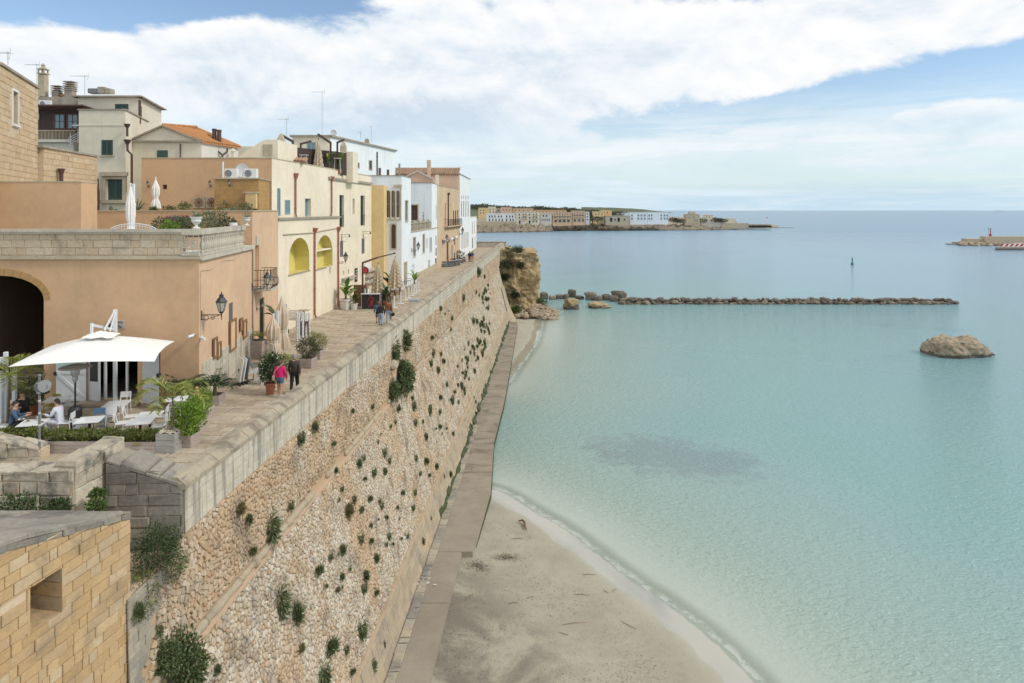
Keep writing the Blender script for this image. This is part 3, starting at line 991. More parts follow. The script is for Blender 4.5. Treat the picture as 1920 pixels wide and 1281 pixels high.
while yy < YB:
 L = RN.uniform(0.75, 1.05)
 p0, p1 = wallpt(yy + .012, 0.9), wallpt(min(yy + L, YB) - .012, 0.9)
 dz = RN.uniform(-.008, .008)
 sec = [(0.05, 0.735), (0.05, 0.86), (-0.20, 1.06), (-0.52, 1.06), (-PW - 0.05, 0.86), (-PW - 0.05, 0.735)]
 o = MB().extrude([(p0.x + a, p0.y, z + dz) for a, z in sec][::-1], p1 - p0).wb('coping_slab', 'cap_slab', wall)
 yy += L
q = blocks_2d(18.25, YB, -0.42, 0.73, 0.288, 0.62, gap=0.012, jit=0.2, chj=0.02)
P = np.zeros((len(q), 4, 3))
P[..., 1] = q[..., 0]
P[..., 2] = q[..., 1]
P[..., 0] = wall_o(q[..., 1]) + WD * q[..., 0] - 0.034
pieces(wall, 'ashlar_block', P, WN, NP.uniform(0.028, 0.036, len(P)), M['parapet_block'], score=-q[..., 0].mean(1), limit=300, inset=0.97, shoulder=0.8)
cells = {}
for z0, z1 in ((-3.16, -0.44), (-10.72, -3.66)):
 for n_, q in voronoi_2d(15.9, YB - .2, z0, z1, 0.148).items():
  cells.setdefault(n_, []).append(q)
cells = {n_: np.concatenate(v) for n_, v in cells.items()}
groups = []
for n_, q in cells.items():
 c = q.mean(axis=1)
 ystart = np.interp(-c[:, 1], [0.2, 0.9, 1.5, 3.1, 5.0], [18.25, 17.5, 16.9, 16.3, 15.9]) + NP.uniform(-.15, .2, len(c))
 q = q[(c[:, 0] > ystart) & (NP.random(len(c)) > 0.03)]
 m_ = q.mean(axis=1, keepdims=True)
 q = m_ + (q - m_) * NP.uniform(0.70, 0.97, (len(q), 1, 1))
 P = np.stack([wall_o(q[..., 1]) + WD * q[..., 0] - 0.048, q[..., 0], q[..., 1]], axis=-1)
 N = np.where((q[:, :, 1].mean(1) > -3.4)[:, None], np.array([[1, -WD, 0.027]]), np.array([[1, -WD, 0.247]]))
 N = N / np.linalg.norm(N, axis=1, keepdims=True) + NP.normal(0, .06, N.shape)
 c = P.mean(axis=1)
 seen = (c[:, 2] > HC - 0.69 * c[:, 1]) & (np.ptp(q[..., 0], axis=1) > .12)
 groups.append((P, N, NP.uniform(0.045, 0.085, len(q)), -(c[:, 1] + np.where(seen, 0, 1e3))))
thr = np.sort(np.concatenate([g[3] for g in groups]))[-300]
for P, N, h, sc_ in groups:
 pieces(wall, 'rubble_stone', P, N, h, M['rubble_stone'], score=sc_, limit=int((sc_ >= thr).sum()), rest=None, inset=0.86, shoulder=0.75, tilt=0.25)
RV, RF, off = [], {}, 0
for P, N, h, sc_ in groups:
 k = sc_ < thr
 V, F = frusta(P[k], N[k], h[k], inset=0.86, shoulder=0.75, tilt=0.25)
 for f in F:
  RF.setdefault(f.shape[1], []).append(f + off)
 RV.append(V)
 off += len(V)
o = link(bpy.data.objects.new('small_rubble', np_mesh('small_rubble', np.concatenate(RV), [np.concatenate(v) for v in RF.values()], [M['rubble_stone']])), wall)
o.matrix_parent_inverse = undo(wall)
tag(o, kind='stuff')
yy = 16.2
while yy < YB - 1:
 L = RN.uniform(0.9, 2.1)
 if RN.random() > 0.12:
  n = 9
  ym = [yy + .02 + (L - .04) * i / n for i in range(n + 1)]
  r = RN.uniform(0.135, 0.185)
  pts = [wallpt(y, -3.34, -0.02 + RN.uniform(-.02, .02)) for y in ym]
  mb = MB().tube(pts, [r * RN.uniform(.72, 1.12) for _ in pts], 10)
  mb.build('cordon_stone', M['cordon_stone'], wall, world=True, smooth=True)
 yy += L
b = MB()
sweep(b, [(-3.42, -0.06), (-3.44, 0.03), (-3.62, 0.04), (-3.70, -0.06)], 15.9, YB, 40)
b.wb('raw_band', 'brick_band', wall)
q = blocks_2d(24, YB - .5, -12.6, -10.8, 0.45, 0.85, gap=0.02, jit=0.25)
P = np.zeros((len(q), 4, 3))
P[..., 1] = q[..., 0]
P[..., 2] = q[..., 1]
P[..., 0] = wall_o(q[..., 1]) + WD * q[..., 0] + 0.085
pieces(wall, 'plinth_block', P, (0.97, -WD, 0.24), NP.uniform(0.022, 0.06, len(P)), M['plinth_block'], score=-q[..., 0].mean(1), limit=180, inset=0.95, shoulder=0.7)
q = blocks_2d(15.72, 18.7, -4.6, -0.78, 0.24, 0.5, gap=0.012, jit=0.25)
c = q.mean(axis=1)
ye = np.interp(-c[:, 1], [0.2, 0.9, 1.5, 3.1, 5.0], [18.25, 17.5, 16.9, 16.3, 16.0])
q = q[c[:, 0] < ye + NP.uniform(-.1, .15, len(c))]
P = np.zeros((len(q), 4, 3))
P[..., 1] = q[..., 0]
P[..., 2] = q[..., 1]
P[..., 0] = wall_o(q[..., 1]) + WD * q[..., 0] - 0.035
pieces(wall, 'quoin_block', P, WN, NP.uniform(0.03, 0.055, len(P)), M['quoin_block'], limit=300, inset=0.94, shoulder=0.75)
p = onwall(736, 682)
put('corbel_stone', rock_mesh('corbel_stone', 7, M['cordon_stone'], 2, .9, .2, .85), p, (.42, .75, .36), 0, wall)
put('corbel_stone', rock_mesh('corbel_stone', 8, M['brick_band'], 2, .9, .2, .85), p + Vector((-.1, 0, -.55)), (.35, .6, .42), 0, wall)
b = MB()
for y in np.arange(46, 126, 1.1):
 q0, q1 = wallpt(float(y), WALK, .12), wallpt(float(y) + 1.1, WALK, .12)
 hh, ww = RN.uniform(.05, .5), RN.uniform(.05, .4)
 b.extrude([q0, q0 + Vector((ww, 0, .012)), q0 + Vector((-.1, 0, hh))], q1 - q0)
b.wb('algae_fringe', 'algae', wall)
b = MB()
vs, fs = [], []
for i, z in enumerate(np.linspace(-15, -6.5, 9)):
 fl = 1.5 * max(0, (-8 - z) / 6) ** 1.6
 for j, y in enumerate(np.linspace(128, 134.6, 7)):
  w = fl * max(0, 1 - abs(y - 131.8) / 3.6)
  vs.append(wallpt(y, z, 0.15 + w))
for i in range(8):
 for j in range(6):
  a = i * 7 + j
  fs.append((a, a + 1, a + 8, a + 7))
b.add(vs, fs)
b.build('buttress', M['cordon_stone'], wall, world=True, smooth=True)
# ------------------------------------------------------------------ golden block bastion in the foreground
BC = Vector((-8.87, 15.88, 0))                # its corner against the sea wall
BD = Vector((0.172, 1, 0)).normalized()
BN = Vector((BD.y, -BD.x, 0))
def bas(s, z, off=0.0):                       # s metres towards the camera from the corner
 return BC - BD * s + BN * off + Vector((0, 0, z))
def bas_top(s):
 return 1.22 + 0.256 * s
bastion = thing('bastion', 'golden block bastion with a square embrasure and sloping grey top', 'bastion', (BC.x, BC.y, 0))
b = MB()
es0, es1, ez0, ez1 = 1.95, 2.70, -0.02, 0.88        # embrasure
def bpoly(pts, off):
 return [bas(s, z, off) for s, z in pts]
outer_p = [bas(0, -14, -.03), bas(7.5, -14, -.03), bas(7.5, bas_top(7.5) - .06, -.03), bas(0, bas_top(0) - .06, -.03)]
hole_p = [bas(es0, ez0, -.03), bas(es0, ez1, -.03), bas(es1, ez1, -.03), bas(es1, ez0, -.03)]
tri = tessellate_polygon([outer_p, hole_p])
b.add(outer_p + hole_p, [tuple(t) for t in tri])
W4 = Vector((-4.5, 0, 0))
b.add([bas(0, -14, -.03), bas(0, bas_top(0) - .06, -.03), bas(0, bas_top(0) - .06, -.03) + W4, bas(0, -14, -.03) + W4], [(0, 1, 2, 3)])
b.wb('core', 'mortar', bastion)
dp = 1.5
for nm, pl in (('embrasure_sill', [bas(es0, ez0, -.03), bas(es1, ez0, -.03), bas(es1, ez0, -dp), bas(es0, ez0, -dp)]), ('embrasure_soffit', [bas(es0, ez1, -.03), bas(es1, ez1, -.03), bas(es1, ez1, -dp), bas(es0, ez1, -dp)])):
 n = Vector((0, 0, -0.06 if 'sill' in nm else 0.06))
 MB().extrude(pl, n).wb(nm, 'golden_block', bastion)
for zz in np.linspace(ez0, ez1, 4)[:-1]:
 zt = zz + (ez1 - ez0) / 3 - .012
 for pl, n in (([bas(es0, zz, 0), bas(es0, zt, 0), bas(es0, zt, -dp), bas(es0, zz, -dp)], BD * 0.06), ([bas(es1, zz, 0), bas(es1, zt, 0), bas(es1, zt, -dp), bas(es1, zz, -dp)], -BD * 0.06), ([bas(es0 + .005, zz, -dp), bas(es1 - .005, zz, -dp), bas(es1 - .005, zt, -dp), bas(es0 + .005, zt, -dp)], -BN * 0.06)):
  MB().extrude(pl, n).wb('lining_block', 'golden_block', bastion)
q = blocks_2d(0.0, 6.6, -4.5, 3.2, 0.225, 0.42, gap=0.013, jit=0.3, chj=0.03)
out = []
for r in q:
 s0, s1, z0, z1 = r[0, 0], r[1, 0], r[0, 1], r[2, 1]
 za, zb = min(z1, bas_top(s0) - 0.20), min(z1, bas_top(s1) - 0.20)
 if max(za, zb) - z0 < 0.05:
  continue
 za, zb = max(za, z0 + .01), max(zb, z0 + .01)
 if z1 > ez0 and z0 < ez1 and s1 > es0 and s0 < es1:      # cut round the embrasure
  parts = []
  if s0 < es0 - 0.05:
   parts.append((s0, es0 - .004))
  if s1 > es1 + 0.05:
   parts.append((es1 + .004, s1))
  if z0 < ez0 - 0.03:
   out.append([(s0, z0), (s1, z0), (s1, ez0 - .004), (s0, ez0 - .004)])
   continue
  if z1 > ez1 + 0.03:
   out.append([(s0, ez1 + .004), (s1, ez1 + .004), (s1, zb), (s0, za)])
   continue
  for a, c in parts:
   out.append([(a, z0), (c, z0), (c, z1), (a, z1)])
  continue
 out.append([(s0, z0), (s1, z0), (s1, zb), (s0, za)])
P = np.array([[tuple(bas(s, z, -0.032)) for s, z in r] for r in out])
sc_ = np.array([-abs(np.mean([s for s, z in r]) - 1.5) - 0.6 * abs(np.mean([z for s, z in r])) for r in out])
pieces(bastion, 'block', P[:, ::-1], np.array(BN), NP.uniform(0.022, 0.05, len(P)), M['golden_block'], score=sc_, limit=300, inset=0.95, shoulder=0.7)
q = blocks_2d(0.0, 6.4, 0.0, 4.2, 1.05, 0.62, gap=0.012, jit=0.3)
P = np.array([[tuple(bas(s, bas_top(s) - .075, 0) + Vector((-t, 0, 0)) + Vector((0, 0, 0.05 * math.sin(s * 5) * 0.5))) for s, t in r] for r in q])
P[..., 0] += 0.02
pieces(bastion, 'coping_block', P, (0, 0.25, 0.97), NP.uniform(0.05, 0.10, len(P)), M['grey_block'], limit=100, inset=0.94, shoulder=0.75, tilt=0.25)
q = blocks_2d(0.0, 6.4, 0.0, 0.135, 0.2, 0.55, gap=0.012, jit=0.3)
P = np.array([[tuple(bas(s, bas_top(s) - .20 + t, -0.03)) for s, t in r] for r in q])
pieces(bastion, 'coping_edge', P[:, ::-1], np.array(BN), NP.uniform(0.03, 0.07, len(P)), M['grey_block'], limit=60, inset=0.92, shoulder=0.7, tilt=0.2)
MB().box((-9.36, 16.02, -7.4), (.78, .5, 13.2)).wb('corner_core', 'quoin_block', wall)
# ------------------------------------------------------------------ old walls at the near end of the promenade
def block_wall(root, A, B, zb, top0, top1, thick, ch, bl, mat, back=True, hh=(0.03, 0.08), cap=True, capmat=None, tilt=0.3):
 A, B = Vector((A[0], A[1], 0)), Vector((B[0], B[1], 0))
 L = (B - A).length
 d = (B - A) / L
 n = Vector((d.y, -d.x, 0))
 tz = lambda s: top0 + (top1 - top0) * s / L
 i = 0.04
 c0, c1 = A + n * -i, B + n * -i
 MB().extrude([c0 + Vector((0, 0, zb)), c1 + Vector((0, 0, zb)), c1 + Vector((0, 0, top1 - .09)), c0 + Vector((0, 0, top0 - .09))], -n * (thick - 2 * i)).wb('core', 'mortar', root)
 for side in ((1, 0.0), (-1, thick)) if back else ((1, 0.0),):
  q = blocks_2d(0, L, zb, max(top0, top1), ch, bl, gap=0.018, jit=0.3)
  out = []
  for r in q:
   s0, s1, z0, z1 = r[0, 0], r[1, 0], r[0, 1], r[2, 1]
   za, zz = min(z1, tz(s0) - .08), min(z1, tz(s1) - .08)
   if max(za, zz) - z0 < 0.06:
    continue
   out.append([(s0, z0), (s1, z0), (s1, max(zz, z0 + .012)), (s0, max(za, z0 + .012))])
  P = np.array([[tuple(A + d * s - n * side[1] - n * side[0] * i + Vector((0, 0, z))) for s, z in r] for r in out])
  P = P + NP.uniform(-.018, .018, P.shape)
  if side[0] < 0:
   P = P[:, ::-1]
  pieces(root, 'block', P, np.array(n * side[0]), NP.uniform(*hh, len(P)), mat, inset=0.93, shoulder=0.7, tilt=tilt)
 if cap:
  q = blocks_2d(0, L, -0.03, thick + 0.03, thick + .06, 0.6, gap=0.02, jit=0.3)
  P = np.array([[tuple(A + d * s - n * t + Vector((0, 0, tz(s) - .10))) for s, t in r] for r in q])
  pieces(root, 'top_stone', P[:, ::-1], np.array(Vector((0, 0, 1)) - d * ((top1 - top0) / L)), NP.uniform(0.06, 0.14, len(P)), capmat or mat, inset=0.86, shoulder=0.55, tilt=0.5)
gw = thing('gable_wall', 'dark weathered block wall with sloping top closing the parapet end', 'wall', (-9.8, 18.1, -1.2))
block_wall(gw, (-10.78, 18.1), (-8.80, 18.22), -1.4, 1.62, 0.92, 0.95, 0.29, 0.72, M['grey_block'], hh=(0.03, 0.06), capmat=M['grey_block'])
sw = thing('ruined_wall', 'pale eroded stone wall stub beside the gable wall, white end stone', 'wall', (-10.9, 17.2, 0))
block_wall(sw, (-10.98, 17.15), (-10.80, 19.0), -0.3, 1.78, 1.92, 0.55, 0.36, 0.62, M['pale_block'], capmat=M['pale_block'])
sw2 = thing('ruined_wall', 'long pale pitted stone wall above the bastion at left edge', 'wall', (-12.6, 17.2, 0))
block_wall(sw2, (-15.2, 17.25), (-11.02, 17.15), -0.3, 1.50, 1.74, 0.6, 0.34, 0.66, M['pale_block'], hh=(0.03, 0.11))
sw3 = thing('ruined_wall', 'low crumbling stone wall behind the sign pole, sloping to the ground', 'wall', (-15.2, 22.3, 0))
block_wall(sw3, (-17.8, 22.25), (-15.45, 22.35), -0.2, 0.98, 0.42, 0.55, 0.3, 0.7, M['pale_block'])
ledge = MB().prism([(-13.5, 16.0), (-8.95, 16.0), (-8.85, 18.1), (-13.5, 17.2)], -6, -0.80)
tag(ledge.build('ledge_ground', M['mortar']), kind='structure')
# ------------------------------------------------------------------ promenade
def build_promenade():
 base = MB()
 west = [(-40, 150), (-40, 18.6)]
 pin = [(wallpt(y, 0).x - PW + .02, y) for y in (18.6, 60, 100, 152)]
 base.prism(pin + west, -0.9, -0.02)
 pr = base.build('promenade', M['paving_joint'])
 tag(pr, kind='structure')
 q = blocks_2d(-1.0, 18.0, 18.7, 150, 0.46, 0.78, gap=0.022, jit=0.4, chj=0.3)
 P = np.zeros((len(q), 4, 3))
 P[..., 1] = q[..., 1] + .05 * q[..., 0]
 P[..., 0] = -9.68 - PW + WD * q[..., 1] - q[..., 0]
 P[..., 2] = -0.019
 P = P[:, ::-1]
 c = P.mean(axis=1)
 xin = c[:, 0] < -9.68 - PW + WD * c[:, 1] - 0.02
 lim = np.interp(c[:, 1], [18, 28.8, 28.9, 45, 57.8, 68.2, 68.3, 73.5, 95, 113, 134, 150], [-30, -30, -13.9, -15.8, -15.0, -14.4, -11.4, -11.2, -10.8, -9.0, -8.6, -8.4])
 kk = xin & (c[:, 0] > lim - 0.3) & (c[:, 0] > -19.5)
 P = P[kk]
 P[..., :2] += NP.uniform(-0.012, 0.012, P[..., :2].shape)
 c = P.mean(axis=1)
 pieces(pr, 'paving_slab', P, (0, 0, 1), NP.uniform(0.012, 0.028, len(P)), M['paving_slab'], score=-(c[:, 1] + np.where(c[:, 1] < 21, 25, 0) + np.where(c[:, 0] < -14.5, 15, 0)), limit=300, inset=0.96, shoulder=0.7)
 ew = thing('end_wall', 'low plain tan parapet closing the far end of the promenade', 'wall', (-5, 150, 0))
 MB().box((-5.3, 151.0, 0.25), (8.0, 0.8, 1.7)).wb('wall', 'parapet_block', ew)
 MB().box((-5.3, 151.0, 1.16), (8.2, 1.0, 0.12)).wb('coping', 'cap_slab', ew)
 p0, p1 = wallpt(134, 0.9), wallpt(151.4, 0.9)
 fp = thing('far_parapet', 'far end of the promenade parapet standing on the cliff', 'wall', (p0.x, 134, 0))
 MB().extrude([(p0.x, p0.y, -3.0), (p0.x - PW, p0.y, -3.0), (p0.x - PW, p0.y, 0.85), (p0.x, p0.y, 0.85)], p1 - p0).wb('wall', 'parapet_block', fp)
 MB().extrude([(p0.x + .05, p0.y, .85), (p0.x - PW - .05, p0.y, .85), (p0.x - PW - .05, p0.y, 1.02), (p0.x + .05, p0.y, 1.02)], p1 - p0).wb('coping', 'cap_slab', fp)
 return pr
promenade = build_promenade()
# ------------------------------------------------------------------ rocks
def build_cliff():
 p = at(1008, 470, 139)
 bm = bmesh.new()
 bmesh.ops.create_cube(bm, size=2.0)
 bmesh.ops.subdivide_edges(bm, edges=bm.edges[:], cuts=34, use_grid_fill=True)
 cx, hw, cy, hd = 0.95, 4.2, 147.0, 9.0
 z1 = -0.5
 z0 = -14.5
 for v in bm.verts:
  x, y, z = v.co
  t = (z + 1) / 2
  wx = hw * (0.93 + 0.09 * math.sin(t * 3.0) - 0.16 * max(0, 0.3 - t))
  P0 = Vector((cx + x * wx, cy + y * hd, z0 + (z1 - z0) * t))
  strata = 0.22 * noise.noise(Vector((0.3, 0.2, P0.z * 1.7))) + 0.10 * noise.noise(Vector((0.3, 5.2, P0.z * 5)))
  k = noise.fractal(P0 * 0.35, 0.7, 2.0, 6) * 1.0 + strata * 1.3
  out = Vector((x, y, 0))
  if out.length > 0:
   out.normalize()
  edge = 1.0 if max(abs(x), abs(y)) > .99 else 0.25
  P0 += out * k * edge
  if z > .99:
   P0.z += 0.35 * noise.fractal(P0 * 0.5, 1, 2, 3) + max(0.0, -x) * 0.9
  if y < -.99:
   P0.y += 0.9 * noise.noise(P0 * 0.22)
  v.co = P0
 me = bpy.data.meshes.new('cliff')
 bm.to_mesh(me)
 bm.free()
 me.materials.append(M['cliff_rock'])
 o = bpy.data.objects.new('cliff', me)
 link(o)
 tag(o, 'golden layered rock cliff beyond the end of the sea wall', 'cliff')
 return o
build_cliff()
SHR = [rock_mesh('boulder', i, M['shore_rock'], 2, 0.78, 0.3, 0.75, 1.8) for i in range(6)]
BLK = [rock_mesh('boulder', 20 + i, M['breakwater_rock'], 2, 0.95, 0.16, 1.0, 2.0) for i in range(4)]
BWR = [rock_mesh('rock', 40 + i, M['breakwater_rock'], 1, 0.85, 0.4, 0.7, 2.0) for i in range(7)]
for i in range(120):
 fx, fy = RN.random(), RN.random()
 X = 0.7 + fx * 8.4 - (1 - fy) * 0.5
 Y = 132.5 + fy * 9.5 + fx * 1.0
 edge = min(1.0, (1 - fx) * 1.6) * min(1.0, 0.25 + fy * 1.1)
 z = SEA + 0.1 + 3.0 * edge * (0.6 + 0.4 * fy)
 s = RN.uniform(0.32, 0.82)
 o = put('boulder', SHR[i % 6], (X, Y, z), (s * RN.uniform(.9, 1.35), s, s * RN.uniform(.7, 1.0)), RN.uniform(0, 6.28))
 tag(o, 'brown boulder in the heap at the foot of the cliff', 'boulder', 'boulders heaped below the cliff')
for i, (u, v, w, h, lab) in enumerate([
  (1020, 561, 15, 13, 'dark squared rock nearest the cliff, left of the breakwater'), (1036, 562, 12, 7, 'low dark rock second from the cliff'),
  (1048, 561, 11, 8, 'small flat dark rock third from the cliff'), (1061, 561, 11, 9, 'dark rock leaning on the tall tilted block'),
  (1073, 558, 14, 15, 'tall tilted dark block left of the gap in the breakwater'), (1087, 561, 15, 6, 'low dark slab right of the tall tilted block'),
  (1109, 563, 19, 14, 'wide dark block right of the gap in the breakwater'), (1122, 564, 14, 9, 'dark boulder beside the wide block past the gap'),
  (1137, 563, 13, 11, 'round dark rock just left of the breakwater head'), (1152, 566, 15, 11, 'dark boulder at the left foot of the breakwater head'),
  (1163, 564, 24, 17, 'largest dark boulder on the breakwater head')]):
 p = onz(u, v, SEA)
 s = p.y / FPX
 o = put('boulder', BLK[i % 4], (p.x, p.y + w * s * .4, SEA + h * s * 0.42), (w * s * .62, w * s * .55, h * s * .72), RN.uniform(0, 3))
 tag(o, lab, 'boulder', 'dark rocks before the breakwater')
for i, (u, v, w, h, lab) in enumerate([(1072, 581, 24, 21, 'tall golden brown boulder standing in the water'), (1123, 579, 34, 11, 'low flat golden brown boulder in the water')]):
 p = onz(u, v, SEA)
 s = p.y / FPX
 o = put('boulder', rock_mesh('boulder', 60 + i, M['cliff_rock'], 3, 0.9, 0.3, 0.6), (p.x, p.y + w * s * .45, SEA + h * s * 0.40), (w * s * .58, w * s * .5, h * s * .66), 0.4)
 tag(o, lab, 'boulder')
 k = link(bpy.data.objects.new('tide_band', rock_mesh('tide_band', 60 + i, M['dark_rock'], 3, 0.9, 0.3, 0.6)), o)
 k.location = (0, 0, -0.28)
 k.scale = (1.025, 1.025, 0.55)
bw = thing('breakwater', 'long low line of dark rocks lying across the bay', 'breakwater', (62, 157, SEA))
X0, X1 = onz(1168, 570, SEA).x, onz(1792, 570, SEA).x
n = 250
for i in range(n):
 f = i / n
 X = X0 + (X1 - X0) * (f + RN.uniform(-.004, .004))
 row = i % 3
 Y = 156.9 + (row - 1) * 0.9 + RN.uniform(-.3, .3)
 zc = SEA + (0.15 if row == 0 else 0.75 if row == 1 else 0.35) + RN.uniform(-.15, .25)
 s = RN.uniform(0.48, 0.86) * (1.25 if f < 0.12 else 1.0)
 put('rock', BWR[i % 7], (X, Y, zc), (s * 1.15, s, s * .85), RN.uniform(0, 6.28), bw, RN.uniform(-.4, .4))
p = onz(1815, 669, SEA)
def islet():
 bm = bmesh.new()
 bmesh.ops.create_icosphere(bm, subdivisions=5, radius=1.0)
 top = [(-1.05, 2.0), (-.8, 2.5), (-.55, 2.7), (-.1, 2.85), (.15, 2.8), (.45, 2.05), (.8, 1.15), (1.05, .25)]
 for v in bm.verts:
  q = v.co.copy()
  q = q.lerp(q / max(abs(q.x), abs(q.y), abs(q.z)) * .9, .32)
  sx = max(-1.05, min(1.05, q.x * 1.05))
  prof = np.interp(sx, [a for a, _ in top], [c for _, c in top])
  x = sx * 4.95
  y = q.y * (2.5 - 1.2 * sx)
  z = q.z * prof if q.z > 0 else q.z * 1.2
  if q.z > 0:
   z = prof * (q.z ** 0.62)
  P0 = Vector((x, y, z))
  k = noise.fractal(P0 * 0.42 + Vector((3, 1, 8)), 0.8, 2.0, 5)
  r = noise.ridged_multi_fractal(P0 * 0.33, 1.0, 2.0, 4, 1.0, 2.0)
  d = Vector((q.x, q.y, q.z)).normalized()
  P0 += d * (k * 0.6 + (r - 1) * 0.3 + .12 * noise.noise(P0 * 2.3))
  v.co = P0
 me = bpy.data.meshes.new('islet')
 bm.to_mesh(me)
 bm.free()
 me.materials.append(M['islet_rock'])
 me.materials.append(M['dark_rock'])
 for f in me.polygons:
  c = f.center
  if c.z < 0.5 + 0.3 * noise.noise(c * 0.8):
   f.material_index = 1
 o = put('islet_rock', me, (p.x, p.y + 1.4, SEA - 0.05))
 tag(o, 'large pale pitted rock standing alone in the bay at right', 'rock')
islet()
# ------------------------------------------------------------------ far shore
def far_headland():
 us = np.arange(860, 1462, 3.0)
 rows = []
 for u in us:
  vs_ = np.interp(u, [860, 900, 1030, 1040, 1300, 1370, 1420, 1462], [438, 437, 435, 433, 432, 431, 428.6, 428.0]) + 0.35 * noise.noise(Vector((u * 0.11, 3, 1)))
  Y0 = (HC - SEA) * FPX / (vs_ - HY)
  hgt = np.interp(u, [860, 900, 1050, 1300, 1375, 1462], [6.8, 6.8, 6.4, 5.2, 3.0, 1.2])
  line = []
  for (dy, f) in ((-3, -0.25), (0, 0.0), (2, 0.18), (5, 0.30), (9, 0.55), (14, 0.62), (20, 0.9), (28, 1.0), (60, 1.04), (320, 1.3), (620, 1.5)):
   if u > 1380 and dy > 60:
    dy = 60 + (dy - 60) * 0.02
   Y = Y0 + dy
   z = SEA + hgt * f
   P0 = Vector(((u - CX) * Y / FPX, Y, z))
   if -1 < dy < 40:
    k = noise.fractal(Vector((P0.x * .16, P0.y * .16, 0)), 0.7, 2, 4)
    P0.z += 3.0 * k * min(1, f * 2) * hgt / 6
    P0.y += 5.0 * noise.noise(Vector((P0.x * .2, dy, 5)))
   line.append(P0)
  rows.append(line)
 m = len(rows[0])
 vs = [p for r in rows for p in r]
 fs, mi = [], []
 for i in range(len(rows) - 1):
  for j in range(m - 1):
   a = i * m + j
   fs.append((a, a + m, a + m + 1, a + 1))
   mi.append(0 if j > 0 else 1)
   if j >= 7:
    mi[-1] = 2
   elif j in (0, 1):
    mi[-1] = 1
   elif j == 6 and noise.noise(Vector((i * .15, 1, 1))) > 0:
    mi[-1] = 3
 me = mesh_from('headland', vs, fs, [M['headland_rock'], M['dark_rock'], M['headland_ground'], M['grass_scrub']], mi)
 tag(link(bpy.data.objects.new('headland', me)), kind='structure')
 xs = np.linspace(-140, 215, 60)
 vs, fs = [], []
 for x in xs:
  top = np.interp(x, [-140, -60, 0, 60, 120, 170, 215], [13, 15, 11, 9, 6, 1, -12]) + 1.2 * noise.noise(Vector((x * .03, 0, 0)))
  for (Y, z) in ((980, -8), (1150, top * .8), (1300, top), (1700, top * .7), (2300, -14)):
   vs.append((x * Y / 1200, Y, z))
 for i in range(len(xs) - 1):
  for j in range(4):
   a = i * 5 + j
   fs.append((a, a + 5, a + 6, a + 1))
 tag(link(bpy.data.objects.new('hills', mesh_from('hills', vs, fs, [M['hill_green']]))), kind='structure')
 vs, fs = [], []
 for i, u in enumerate(np.linspace(1090, 1262, 30)):
  z = np.interp(u, [1090, 1150, 1200, 1262], [30, 26, 16, -12]) + 2 * noise.noise(Vector((u * .1, 0, 0)))
  for (Y, zz) in ((4800, -14), (5000, z), (5600, -14)):
   vs.append(((u - CX) * Y / FPX, Y, zz))
 for i in range(29):
  for j in range(2):
   a = i * 3 + j
   fs.append((a, a + 3, a + 4, a + 1))
 tag(link(bpy.data.objects.new('far_coast_hills', mesh_from('far_coast', vs, fs, [M['hill_green']]))), kind='structure')
far_headland()
def far_block(name, label, u0, u1, vt, vb, Y, wallmat, rows=(), roof=None, depth=14, extra=None, winmat='glass_dark', side=None):
 """a distant house: walls, flat roof with parapet, and each window as a recessed pane in a frame.
 rows: (v_top, v_bottom, [u centres], width px)"""
 k = Y / FPX
 x0, x1 = (u0 - CX) * k, (u1 - CX) * k
 zt, zb = HC - (vt - HY) * k, HC - (vb - HY) * k
 root = thing(name, label, 'building', ((x0 + x1) / 2, Y, zb), group='buildings along the far shore')
 MB().box(((x0 + x1) / 2, Y + depth / 2, (zt + zb) / 2 - 1.5), (x1 - x0, depth, zt - zb + 3)).wb('wall', wallmat, root)
 MB().box(((x0 + x1) / 2, Y + depth / 2, zt + 0.16), (x1 - x0 + .5, depth + .5, 0.3)).wb('roof', roof or wallmat, root)
 for (v0, v1, cs, w) in rows:
  for cu in cs:
   X = (cu - CX) * k
   a, c = HC - (v1 - HY) * k, HC - (v0 - HY) * k
   ww = w * k
   f = MB()
   for sx in (-1, 1):
    f.box((X + sx * (ww / 2), Y - .04, (a + c) / 2), (0.14, 0.16, c - a + .14))
   f.box((X, Y - .04, c), (ww - .14, 0.16, 0.14))
   f.box((X, Y - .06, a), (ww + .3, 0.24, 0.14))
   wn = f.wb('window', 'stripe_white', root)
   o = MB().box((X, Y - .005, (a + c) / 2), (ww - .14, 0.05, c - a - .14)).wb('pane', winmat, wn)
 if extra:
  extra(root, k)
 return root
def balconies(rows):
 def f(root, k):
  Y = root.location.y
  for (u0, u1, v) in rows:
   x0, x1 = (u0 - CX) * k, (u1 - CX) * k
   z = HC - (v - HY) * k
   bl = MB().box(((x0 + x1) / 2, Y - .6, z), (x1 - x0, 1.2, 0.18)).wb('balcony', 'pale_cream', root)
   MB().box(((x0 + x1) / 2, Y - 1.15, z + .5), (x1 - x0, 0.1, 0.75)).wb('railing', 'peach_plaster', bl)
 return f
R5 = lambda a, b, n: [a + (b - a) * i / (n - 1) for i in range(n)]
YF = 690
far_block('far_house', 'long white two-storey house row at left of the far shore', 912, 965, 401, 417, YF, 'white_plaster', [(404, 408, [918, 922.5, 928, 935, 940, 950, 956, 961], 2.6), (410, 415, [918, 924, 930, 936, 942, 950, 957, 962], 2.4)])
wl = thing('far_wall', 'tan boundary wall below the long white houses', 'wall', at(935, 421, YF - 6))
MB().box(at(935, 418.5, YF - 6), (62 * YF / FPX, 0.6, 3.4)).wb('wall', 'trim_stone', wl)
